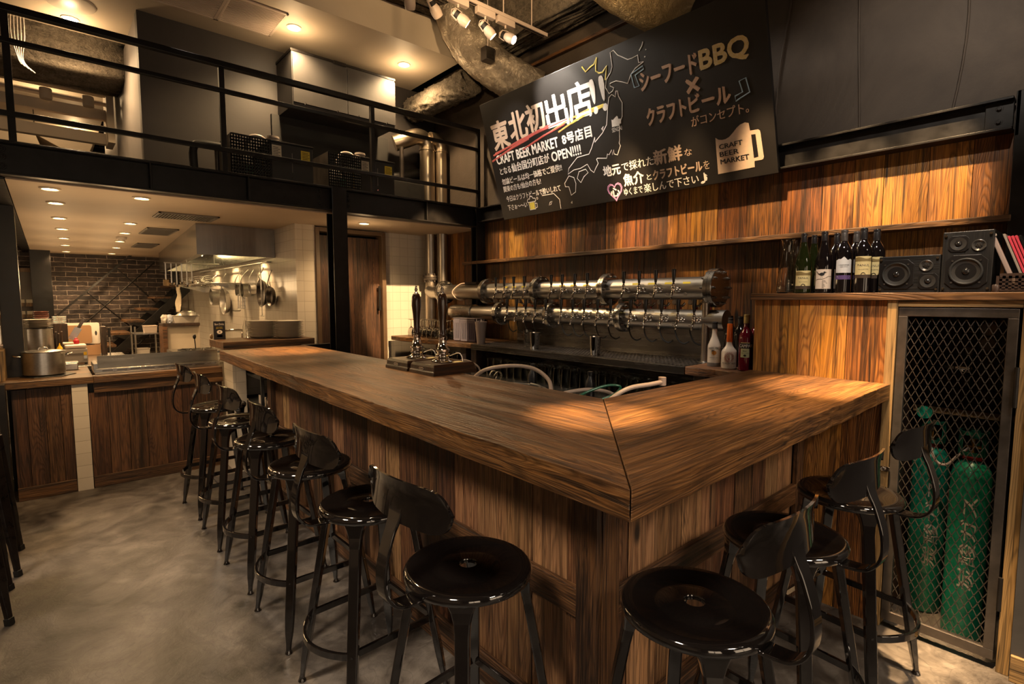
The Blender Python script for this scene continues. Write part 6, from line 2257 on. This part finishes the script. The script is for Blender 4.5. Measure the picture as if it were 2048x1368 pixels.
t = MB().lathe([(0, 0), (.022, 0), (.024, .006), (.024, .10), (.012, .13), (.010, .16), (0, .16)], seg=20).build('oil_bottle', M_glass, None, smooth=40)
t.location = (1.62, 5.22, 1.1705)
t.location = (1.36, 5.27, 1.1705)
tag(t, 'small clear bottle standing on the serving ledge in front of the tiles', 'bottle')
# lit cabinet and clutter in the depth of the kitchen
lc = thing('pass_cabinet', 'tan cabinet with a pale backboard and timber top in the depth of the kitchen', 'cabinet', (1.2, 7.7, 0))
MB().box(1.04, 1.44, 7.62, 7.90, 1.19, 1.225).build('cabinet_top', M_dark_wood, lc, world=True, bevel=.003)
MB().box(1.04, 1.085, 7.62, 7.90, 0, 1.19).build('side_panel', M_shelf_x, lc, world=True)
MB().box(1.085, 1.44, 7.66, 7.68, 0, 1.19).build('backboard', M_cream, lc, world=True)
t = thing('plastic_tray', 'translucent plastic tray on top of the tan cabinet', 'tray', (1.30, 7.74, 1.2255))
mb = MB()
mb.rings([[(a * k, b * k, z) for a, b in ((-.14, -.09), (.14, -.09), (.14, .09), (-.14, .09))] for k, z in ((.9, 0), (1, .085), (1.04, .087), (1.04, .092), (.97, .092), (.88, .006))])
mb.build('tray_body', M_plasticbox, t, bevel=.004)
o = MB().lathe([(0, .06), (.05, .055), (.10, .03), (.125, .004), (.13, 0), (0, 0)], seg=32).build('pot_lid', M_steel, None, smooth=40)
o.location = (1.33, 7.74, 1.319)
tag(o, 'round steel pot lid lying on the plastic tray', 'lid')
for k, (x, m, lab) in enumerate(((1.075, M_plasticbox, 'pale crumpled packet with a red edge on the tan cabinet'), (1.13, M_bluish, 'crumpled blue and white packet beside the plastic tray'))):
    mb = MB().lathe([(0, 0), (.03, 0), (.04, .03), (.038, .07), (.022, .10), (0, .10)], seg=9)
    rnd = random.Random(k)
    for v in mb.bm.verts:
        v.co += Vector((rnd.uniform(-.008, .008), rnd.uniform(-.008, .008), rnd.uniform(0, .008)))
    o = mb.build('snack_packet', m, None)
    o.location = (x, 7.72, 1.2255)
    tag(o, lab, 'packet')
t = thing('wire_trolley', 'grey trolley with tubs beside the staircase foot', 'trolley', (.95, 8.2, 0))
for x in (.80, 1.06):
    for y in (8.0, 8.4):
        MB().tube([(x, y, 0), (x, y, 1.18)], .010, 10).build('leg', M_steel, t, world=True, smooth=60)
for z in (.35, .80, 1.08):
    MB().box(.79, 1.07, 7.99, 8.41, z, z + .012).build('trolley_shelf', M_steel_h, t, world=True)
for (x, y, z, m, lab) in ((.88, 8.12, .8125, M_plasticbox, 'grey plastic tub on the middle shelf of the trolley'), (.98, 8.2, 1.0925, M_lampwhite, 'pinkish white tub on the top shelf of the trolley')):
    o = MB().rings([[(a * k, b * k, zz) for a, b in ((-.07, -.09), (.07, -.09), (.07, .09), (-.07, .09))] for k, zz in ((.9, 0), (1, .08), (1.05, .082), (1.05, .09), (.96, .09), (.86, .006))]).build('plastic_tub', m, None, bevel=.003)
    o.location = (x, y, z)
    tag(o, lab, 'tub')
o = MB().box(-.09, .09, -.05, .05, 0, .10).build('carton', M_lampwhite, None, bevel=.003)
o.location = (.93, 7.85, .86)
o.location = (.93, 8.12, .3625)
tag(o, 'pinkish white carton on the bottom shelf of the trolley', 'carton')

# door mat in the gap and swing gate
dm = MB().box(.98, 1.27, 4.58, 4.98, .0005, .012).build('door_mat', M_mat, None, bevel=.004)
tag(dm, 'dark brown bristly mat on the floor at the gap beyond the bar stools', 'mat')
sg = thing('swing_gate', 'low dark timber gate between the bar end and the back wall', 'gate', (1.8, 4.52, 0))
MB().box(1.60, 2.0, 4.50, 4.53, .4, 1.12).build('gate_panel', M_dark_wood, sg, world=True, bevel=.003)
MB().box(1.60, 2.0, 4.49, 4.54, 1.12, 1.14).build('gate_cap', M_blacksteel, sg, world=True, bevel=.002)
MB().box(1.96, 2.0, 4.49, 4.54, 0, 1.12).build('gate_post', M_blacksteel, sg, world=True, bevel=.002)
# tall stacking stools at the picture's left edge
def make_tall():
    t = thing('stacking_stool', 'x', 'stool')
    mb = MB()
    q = .152
    mb.rings([[(a * k, b * k, z) for a, b in ((-q, -q), (q, -q), (q, q), (-q, q))] for k, z in ((.99, .715), (1.0, .745), (.96, .757), (.5, .757))])
    mb.build('seat', M_oldblack, t, bevel=.008, seg=3)
    for sx in (-1, 1):
        for sy in (-1, 1):
            a, b = Vector((sx * .138, sy * .138, .74)), Vector((sx * .205, sy * .205, .0))
            pts = [a.lerp(b, k) for k in (0, .1, .72, .76, .80, .92, 1)]
            lg = MB().bar(pts, [.062, .058, .044, .036, .034, .026, .024], [.030, .028, .024, .022, .022, .024, .024], side=(-sy, sx, 0)).build('leg', M_oldblack, t, bevel=.005, seg=3)
            c = b
            MB().bar([(c.x, c.y, .0), (a.lerp(b, .955).x, a.lerp(b, .955).y, .034)], .029, .029, side=(-sy, sx, 0)).build('rubber_foot', M_rubber, lg, bevel=.003)
    k = .45 / .74

    def at(sx, sy, z):
        f = (.74 - z) / .74
        return Vector((sx * (.138 + .067 * f), sy * (.138 + .067 * f), z))
    for p, q_ in (((-1, -1), (1, -1)), ((1, -1), (1, 1)), ((1, 1), (-1, 1)), ((-1, 1), (-1, -1))):
        MB().bar([at(*p, .30), at(*q_, .30)], .028, .004, side=(0, 0, 1)).build('footrest_bar', M_oldblack, t, bevel=.001)
    return t


ts = make_tall()
ts.location = (-.405, 4.11, 0)
ts['label'] = 'worn black square stacking stool at the room side, the one closer to the kitchen'
ts['group'] = 'worn black stacking stools'
dup(ts, (-.425, 3.535, 0), R(2), 'worn black square stacking stool at the room side, farther from the kitchen')

# ------------------------------------------------------------------ mezzanine rail and machines
ZM = ZC + .205
rail = thing('guard_rail', 'black steel guard rail with three horizontal bars along the mezzanine edge', 'railing', (1.7, 4.41, ZM))
for x in (-.10, 1.045, 2.235, 3.41):
    p = MB().box(x - .018, x + .018, 4.395, 4.431, ZM, 3.245).build('post', M_blacksteel, rail, world=True, bevel=.003)
for z, r in ((3.232, .022), (3.045, .016), (2.625, .016)):
    MB().box(-3.4, 3.42, 4.385, 4.385 + 2 * r, z - r, z + r * .9).build('bar', M_blacksteel, rail, world=True, bevel=.004)
MB().box(-3.4, 3.42, 4.39, 4.43, ZM + .0, ZM + .012).build('kerb_strip', M_blacksteel, rail, world=True, bevel=.002)


def chiller(x0, y, z, lab, s=1.0):
    t = thing('beer_chiller', lab, 'chiller', (x0, y, z))
    W1, W2, H, D = .30, .34, .365, .42
    # perforated guard: plate with holes built from bars
    mb = MB()
    n, m = 15, 15
    for k in range(n + 1):
        xx = W1 * k / n
        mb.box(xx - .0058, xx + .0058, 0, .004, 0, H)
    for k in range(m + 1):
        zz = H * k / m
        mb.box(0, W1, .0, .004, zz - .0066, zz + .0066)
    mb.build('perforated_guard', M_mattblack, t)
    MB().box(-.004, .0, 0, D, 0, H).build('side_panel', M_rawsteel, t)
    MB().box(0, W1, D - .004, D, 0, H).box(0, W1, .02, D, 0, .02).build('inner_case', M_mattblack, t)
    mb = MB()
    mb.tube(catmull([(.05, .06, .05), (.15, .05, .08), (.25, .06, .05), (.26, .07, .15), (.25, .06, .25)], 5), .008, 8)
    mb.build('copper_pipe', M_brass, t, smooth=60)
    MB().lathe([(0, .05), (.07, .05), (.08, .10), (.08, .20), (.05, .26), (0, .27)], at=(.14, .2, 0), seg=20).build('compressor', M_mattblack, t, smooth=40)
    MB().box(.12, .17, .04, .06, .09, .15).build('valve_block', M_green, t)
    MB().box(W1, W1 + W2, -.002, D, 0, H - .01).build('tank_case', M_mattblack, t, bevel=.003)
    MB().box(W1 - .006, W1 + W2 + .006, -.008, D + .005, H - .01, H + .006).build('tank_lid', M_blacksteel, t, bevel=.003)
    MB().box(W1 + W2 - .10, W1 + W2 - .025, -.0035, -.002, H - .12, H - .04).build('yellow_sticker', M_sticker, t)
    mb = MB()
    for k in range(5):
        mb.box(W1 + W2 - .09, W1 + W2 - .04 + .01 * (k % 2), -.0042, -.0034, H - .058 - k * .013, H - .054 - k * .013)
    mb.build('fine_print', M_ink, t)
    MB().box(W1 + .006, W1 + .08, -.0035, -.002, H - .15, H - .03).build('spec_sticker', M_paper, t)
    mb = MB()
    for k in range(8):
        mb.box(W1 + .014, W1 + .055 + .015 * (k % 2), -.0042, -.0034, H - .05 - k * .013, H - .046 - k * .013)
    mb.build('fine_print', M_ink, t)
    MB().box(W1 + .165, W1 + .168, -.0035, -.002, .13, .29).build('seam', M_greyplastic, t)
    MB().cyl((W1 + .165, -.004, .09), (W1 + .165, .0, .09), .005, seg=10).build('screw', M_chrome, t)
    MB().lathe([(0, 0), (.05, 0), (.05, .02), (.045, .024), (.045, .05), (.05, .054), (.048, .07), (.02, .078), (0, .078)], at=(W1 + .07, .16, H + .006), seg=24).build('pump_motor', M_greyplastic, t, smooth=40)
    MB().tube(catmull([(W1 + .02, .16, H + .02), (W1 - .03, .16, H + .055), (W1 - .10, .17, H + .05), (W1 - .14, .18, H - .01), (W1 - .14, .18, H - .06)], 6), .016, 12).build('hose', M_greyplastic, t, smooth=60)
    return t


chiller(1.148, 4.64, ZM + .0, 'black beer chiller with a perforated guard and yellow sticker, left of the middle column')
chiller(1.93, 4.64, ZM + .0, 'black beer chiller with a perforated guard and yellow sticker, nearer the silver ducts')
t = thing('insulated_pipe', 'black insulated pipe elbow rising from the mezzanine floor behind the rail', 'pipe', (.92, 4.72, ZM))
MB().tube(catmull([(.915, 4.75, ZM), (.905, 4.75, 2.62), (.915, 4.75, 2.70), (.97, 4.75, 2.725), (1.10, 4.75, 2.73)], 6), .030, 14).build('pipe', M_rubber, t, smooth=60, world=True)
MB().tube([(1.07, 4.75, ZM), (1.07, 4.75, 2.70)], .016, 12).build('post', M_rawsteel, t, smooth=60, world=True)
for x, y, lab in ((3.235, 5.10, 'silver duct with an elbow on the mezzanine, the one nearer the chillers'), (3.40, 5.06, 'silver duct with an elbow on the mezzanine, beside the grey wall')):
    t = thing('silver_duct', lab, 'duct', (x, y, ZM))
    r = .083 if x < 3.3 else .07
    x = x if x < 3.3 else 3.385
    MB().tube([(x, y, ZM), (x, y, 3.15)], r, 28).build('duct', M_duct, t, smooth=50, world=True)
    MB().lathe([(r, 3.14), (r + .006, 3.145), (r + .006, 3.16), (r, 3.165)], at=(x, y, 0), seg=28).build('collar', M_duct, t, smooth=40, world=True)
    ex = 2.86 if x < 3.3 else 3.24
    MB().tube(catmull([(x, y, 3.14), (x - .004, y, 3.21), (x - .05, y, 3.27), (x - .14, y, 3.275), (x - .26, y, 3.22), (ex, y + .05, 3.17)][:6 if x < 3.3 else 4], 6), r, 28).build('elbow', M_duct, t, smooth=50, world=True)
t = thing('black_duct', 'dark pipe running behind the silver ducts on the mezzanine', 'duct', (3.0, 5.15, 2.8))
MB().tube([(2.86, 5.235, 2.83), (3.3, 5.235, 2.95)], .048, 16).build('pipe', M_mattblack, t, smooth=60, world=True)
MB().tube([(2.86, 5.0, 2.742), (2.86, 5.0, 3.1)], .022, 12).build('riser', M_rawsteel, t, smooth=60, world=True)
o = MB().box(2.60, 3.10, 4.95, 5.28, ZM, 2.74).build('junction_cabinet', M_mattblack, None, bevel=.004)
tag(o, 'black cabinet on the mezzanine between the chiller and the silver ducts', 'cabinet')
# wall cabinet on the upper wall
t = thing('wall_cabinet', 'grey two-door cabinet high on the charcoal wall above the chillers', 'cabinet', (2.2, 5.1, 3.2))
MB().box(1.727, 2.735, 4.90, 5.298, 3.235, 3.70).build('carcass', M_grey_panel, t, world=True, bevel=.002)
for x0, x1 in ((1.73, 2.228), (2.234, 2.732)):
    d_ = MB().box(x0, x1, 4.882, 4.899, 3.262, 3.675).build('door', M_grey_panel, t, world=True, bevel=.002)
    for x in (x0 + .10, x1 - .10):
        MB().tube([(x, 4.885, 3.262), (x, 4.875, 3.252), (x, 4.868, 3.268)], .004, 6).build('catch', M_blacksteel, d_, smooth=60).location = -Vector((2.2, 5.1, 3.2)) * 0
MB().box(1.72, 2.742, 4.895, 5.298, 3.70, 3.72).build('top_strip', M_blacksteel, t, world=True)
o = MB().box(2.10, 2.22, 4.872, 4.8815, 3.682, 3.715).build('sensor_box', M_blackplastic, None, bevel=.003)
tag(o, 'small black sensor box with a dot at the top of the grey cabinet', 'sensor')
struct(MB().box(1.66, 2.85, 5.27, 5.299, ZM, 3.24).build('wall_upper_shade', M_mattblack))  # black panel painting in the shade under the grey cabinet

# ------------------------------------------------------------------ ceiling services
# wall-side and front sprayed beams
def rough_box(x0, x1, y0, y1, z0, z1, name, mat, amp=.02, step=.12):
    mb = MB()
    mb.box(x0, x1, y0, y1, z0, z1)
    bmesh.ops.subdivide_edges(mb.bm, edges=[e for e in mb.bm.edges], cuts=int(max(x1 - x0, y1 - y0) / step / 2), use_grid_fill=True)
    rnd = random.Random(5)
    for v in mb.bm.verts:
        v.co += Vector((rnd.uniform(-amp, amp), rnd.uniform(-amp, amp), rnd.uniform(-amp, amp)))
    return struct(mb.build(name, mat, smooth=180))


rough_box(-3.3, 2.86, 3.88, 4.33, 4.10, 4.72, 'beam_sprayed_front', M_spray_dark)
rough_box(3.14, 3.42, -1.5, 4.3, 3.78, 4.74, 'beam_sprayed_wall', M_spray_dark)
rough_box(-3.3, .66, 6.22, 6.75, 3.55, 4.3, 'beam_sprayed_back', M_spray)
struct(MB().box(3.44, 3.475, .0, 5.28, 3.64, 3.665).build('trim_3', M_shelf_y))


def rough_tube(pts, r, mat, parent, name, amp=.012, seg=40, n=14, seed=1):
    P = catmull(pts, n)
    mb = MB().tube(P, r, seg)
    rnd = random.Random(seed)
    for v in mb.bm.verts:
        v.co += Vector((rnd.gauss(0, amp), rnd.gauss(0, amp), rnd.gauss(0, amp)))
    return mb.build(name, mat, parent, smooth=180, world=True)


t = thing('foil_duct', 'silver flexible duct bending down from the ceiling to behind the chalkboard', 'duct', (3.1, 3.9, 3.7))
rough_tube([(2.89, 4.11, 4.74), (2.89, 4.11, 4.45), (2.90, 4.10, 4.12), (2.98, 3.97, 3.80), (3.12, 3.82, 3.61), (3.30, 3.70, 3.49), (3.455, 3.585, 3.40)], .175, M_foil, t, 'duct_skin', .003, 40, 10, 2)
o = thing('junction_box', 'small square metal box strapped to the silver flexible duct', 'box', (2.94, 3.66, 3.60))
MB().box(-.05, .05, -.035, .035, -.055, .055).build('box_body', M_rawsteel, o, bevel=.003)
MB().box(-.042, .042, -.037, -.034, -.045, .045).build('box_lid', M_steel_h, o)
MB().tube([(.0, 0, .055), (.0, 0, 1.13)], .004, 6).build('rod', M_lampwhite, o)
t = thing('foil_duct', 'gold lit foil duct coming down to the chalkboard top edge nearer the room', 'duct', (3.1, 2.4, 3.8))
rough_tube([(2.86, 2.62, 4.74), (2.86, 2.62, 4.4), (2.86, 2.56, 4.05), (2.95, 2.44, 3.80), (3.12, 2.30, 3.64), (3.455, 2.16, 3.55)], .19, M_foil_lit, t, 'duct_skin', .003, 40, 10, 3)
t = thing('sprayed_pipe', 'thick pipe coated in rough fireproofing along the top of the grey wall', 'pipe', (3.1, 4.9, 3.6))
rough_tube([(3.19, 4.22, 3.615), (3.18, 4.5, 3.61), (3.17, 5.0, 3.605), (3.16, 5.26, 3.60)], .125, M_spray, t, 'coating', .008, 40, 14, 4)

tr = thing('lighting_track', 'pinkish white ceiling light track hung on rods above the taps', 'light track', (2.3, 3.265, 3.7))
MB().box(1.0, 3.25, 3.248, 3.282, 3.70, 3.728).build('rail', M_lampwhite, tr, world=True, bevel=.002)
MB().box(1.0, 3.22, 3.259, 3.271, 3.6985, 3.70).build('slot', M_ink, tr, world=True)
for x in (1.4, 2.2, 2.78, 3.08):
    MB().tube([(x, 3.265, 3.725), (x, 3.265, 4.75)], .005, 6).build('rod', M_lampwhite, tr, world=True)
M_head = M_lampwhite


def head_proto():
    t = thing('track_spotlight', 'x', 'spotlight')
    MB().box(-.085, .085, -.020, .020, -.052, -.002).build('driver_box', M_head, t, bevel=.003)
    MB().tube([(0, 0, -.05), (0, 0, -.075)], .008, 10).build('stem', M_head, t, smooth=60)
    h = bpy.data.objects.new('lamp_head', None)
    C.objects.link(h)
    h.parent = t
    h.location = (0, 0, -.13)
    mb = MB()
    for s in (-1, 1):
        mb.bar([(0, 0, .06), (0, s * .028, .045), (0, s * .036, -.01)], .012, .004, side=(1, 0, 0))
    mb.build('yoke', M_head, h)
    MB().lathe([(0, .045), (.020, .045), (.024, .035), (.028, -.005), (.037, -.03), (.038, -.06), (.033, -.085), (.031, -.085), (.030, -.075)], seg=28).build('barrel', M_head, h, smooth=40)
    MB().lathe([(.0285, .028), (.0285, -.002), (.0265, .0), (.0265, .028)], seg=20).build('cooling_slot', M_ink, h, smooth=40)
    MB().lathe([(0, -.080), (.0305, -.080)], seg=24).build('lens', M_lens, h)
    return t


hp = head_proto()
HEADS = [
    (2.80, (3.2, 2.4, 3.0), 'pinkish white track spotlight closest to the track end by the wall'),
    (2.60, (3.26, 2.95, 2.85), 'second pinkish white track spotlight from the track end, over the silver duct'),
    (2.35, (3.2, 2.9, 2.95), 'lit pinkish white track spotlight tilted towards the chalkboard headline'),
    (2.13, (3.3, 3.6, 2.6), 'lit pinkish white track spotlight in front of the top of the silver duct'),
    (1.95, (2.6, 4.3, 2.0), 'pinkish white track spotlight at the picture top, farthest from the track end'),
]
SPOTS = []
for i, (x, tgt, lab) in enumerate(HEADS):
    t = hp if i == 0 else dup(hp)
    t.location = (x, 3.265, 3.70)
    t['label'] = lab
    t['group'] = 'spotlights on the ceiling track'
    h = [c for c in t.children if c.name.startswith('lamp_head')][0]
    d = Vector(tgt) - Vector((x, 3.265, 3.57))
    q = d.to_track_quat('-Z', 'Y')
    h.rotation_euler = q.to_euler()
    p0 = Vector((x, 3.265, 3.57)) + d.normalized() * .11
    if i < 4:
        spot(p0, tgt, (60, 60, 95, 70)[i], (45, 42, 40, 42)[i], .6, WHITE, .03)
cb_ = thing('cable_bundle', 'bundle of white cables hanging down by the left end of the guard rail', 'cable', (-.06, 5.9, 3.8))
for k in range(5):
    MB().tube(catmull([(-.09 + .018 * k, 5.9, 3.84), (-.10 + .02 * k, 5.9, 3.62), (-.07 + .008 * k, 5.9 + .01 * k, 3.45), (-.05 + .02 * k, 5.9, 3.40 - .012 * k)], 6), .004, 6).build('cable', M_white, cb_, smooth=60, world=True)
# pipes, trunking and air conditioner beyond the soffit
for i, (y, z, r, lab) in enumerate(((6.95, 3.63, .045, 'tan steel channel under the sprayed beam, topmost of the crossing runs'), (7.0, 3.52, .010, 'thin tan pipe crossing beneath the topmost steel channel'), (7.05, 3.42, .05, 'broad tan steel channel crossing the ceiling void'), (7.1, 3.31, .010, 'thin tan pipe crossing below the broad steel channel'), (7.15, 3.20, .055, 'lowest broad tan duct crossing the ceiling void'))):
    o = MB().box(-3.4, .60, y - .04, y + .04, z - r, z + r).build('steel_channel' if r > .02 else 'thin_pipe', M_cream if r > .02 else M_lampwhite, None, bevel=.003)
    tag(o, lab, 'channel' if r > .02 else 'pipe')
for i, (x, lab) in enumerate(((.10, 'short tan pipe clamp on the thin upper pipe, by the cables'), (.42, 'short tan pipe clamp on the thin upper pipe, near the grey wall'))):
    o = MB().lathe([(0, -.05), (.045, -.05), (.048, -.04), (.048, .04), (.045, .05), (0, .05)], at=(x, 6.93, 3.50), seg=20).build('pipe_clamp', M_cream, None, smooth=40)
    tag(o, lab, 'clamp')
o = MB().box(.56, .62, 6.88, 7.2, 3.12, 3.70).build('channel_bracket', M_cream, None, bevel=.003)
tag(o, 'upright tan bracket at the ends of the crossing channels', 'bracket')
t = thing('duct_unit', 'curved cream air duct unit hanging low beyond the channels', 'air conditioner', (.15, 8.6, 3.4))
MB().prism([(-.05, 3.50), (.52, 3.50), (.52, 3.38), (.48, 3.28), (.40, 3.23), (.30, 3.25), (-.05, 3.44)], 8.3, 8.9, lambda a, b, c: (a, c, b)).build('casing', M_cream, t, world=True, bevel=.006)
MB().prism([(-.45, 3.46), (-.02, 3.46), (.10, 3.08), (-.45, 3.08)], 8.2, 8.7, lambda a, b, c: (a, c, b)).build('side_casing', M_cream, t, world=True, bevel=.006)
MB().tube([(.0, 8.5, 3.5), (.0, 8.5, 3.82)], .006, 6).build('hanger', M_rawsteel, t, world=True)


def downlight(loc, lab, mat, group, r=.045):
    t = thing('downlight', lab, 'downlight', loc, 0, group)
    MB().lathe([(r - .004, -.001), (r + .012, -.001), (r + .012, -.006), (r, -.010), (r - .004, -.004)], seg=24).build('trim_ring', M_white, t, smooth=40)
    MB().lathe([(0, -.004), (r - .003, -.004)], seg=24).build('lens', mat, t)
    return t


for (x, y, lab) in ((.27, 5.83, 'downlight in the upper soffit beside the round ceiling speaker'), (1.706, 4.755, 'downlight in the upper soffit next to the slatted vent'), (2.771, 4.768, 'downlight in the upper soffit closest to the sprayed pipe')):
    downlight((x, y, ZS), lab, M_lens, 'upper soffit downlights', .05)
downlight((.41, 9.4, ZS - .02), 'downlight in the lower far ceiling seen between the rail bars', M_lens, None)
KL = [4.65, 5.30, 6.27, 7.22, 8.30, 9.34, 10.6]
ordn = ['nearest the beam', 'second from the beam', 'third from the beam', 'fourth from the beam', 'fifth from the beam', 'sixth from the beam', 'nearest the brick wall']
for i, y in enumerate(KL):
    downlight((.055 + .038 * i * .9, y, ZC), 'warm kitchen ceiling downlight in the row along the open edge, ' + ordn[i], M_lens_y, 'kitchen ceiling downlights')
    if i != 1:
        downlight((.55 + .045 * i, y, ZC), 'warm kitchen ceiling downlight in the row by the vents, ' + ordn[i], M_lens_y, 'kitchen ceiling downlights')
downlight((2.323, 4.793, ZC), 'warm downlight in front of the weathered door', M_lens_y, None)


M_greyvent = plain('grey_vent_metal', (0.16, 0.14, 0.12), 0.45, 0.4)


def vent(x0, x1, y0, y1, z, lab, n, along='x', mat=None, name='ceiling_vent'):
    mat = mat or M_lampwhite
    t = thing(name, lab, 'vent', ((x0 + x1) / 2, (y0 + y1) / 2, z))
    mb = MB()
    f = .02
    mb.box(x0, x1, y0, y0 + f, z - .012, z - .001).box(x0, x1, y1 - f, y1, z - .012, z - .001).box(x0, x0 + f, y0, y1, z - .012, z - .001).box(x1 - f, x1, y0, y1, z - .012, z - .001)
    mb.build('frame', mat, t, world=True, bevel=.002)
    MB().box(x0 + f, x1 - f, y0 + f, y1 - f, z - .003, z - .001).build('void', M_ink, t, world=True)
    mb = MB()
    for k in range(n):
        if along == 'x':
            y = y0 + f + (y1 - y0 - 2 * f) * (k + .5) / n
            mb.box(x0 + f, x1 - f, y - .0045, y + .0045, z - .012, z - .006)
        else:
            x = x0 + f + (x1 - x0 - 2 * f) * (k + .5) / n
            mb.box(x - .006, x + .006, y0 + f, y1 - f, z - .012, z - .006)
    mb.build('slats', mat, t, world=True)


vent(.50, 1.17, 4.56, 5.04, ZS, 'slatted air vent in the upper soffit, the panel at the picture top', 22)
vent(1.17, 1.60, 4.56, 5.04, ZS, 'slatted air vent in the upper soffit, panel next to the bright downlight', 22)
vent(.735, 1.19, 5.27, 5.62, ZC, 'slatted vent in the kitchen ceiling in front of the hood', 18, 'y', M_greyvent)
vent(.80, 1.08, 6.50, 7.15, ZC, 'square grey vent in the kitchen ceiling beside the hood', 26, 'x', M_greyvent)
vent(.92, 1.16, 8.38, 9.09, ZC, 'square grey vent farther back in the kitchen ceiling', 26, 'x', M_greyvent)
o = MB().lathe([(0, -.012), (.15, -.012), (.16, -.008), (.165, -.001), (0, -.001)], seg=40).build('ceiling_speaker', M_white, None, smooth=40)
o.location = (.262, 5.52, ZS)
tag(o, 'round flush ceiling speaker in the upper soffit near the picture top', 'speaker')
t = thing('smoke_detector', 'round smoke detector on the kitchen ceiling between the downlights', 'smoke detector', (.70, 7.77, ZC))
MB().lathe([(0, -.045), (.03, -.045), (.035, -.03), (.05, -.025), (.055, -.002), (0, -.002)], seg=24).build('housing', M_white, t, smooth=40)
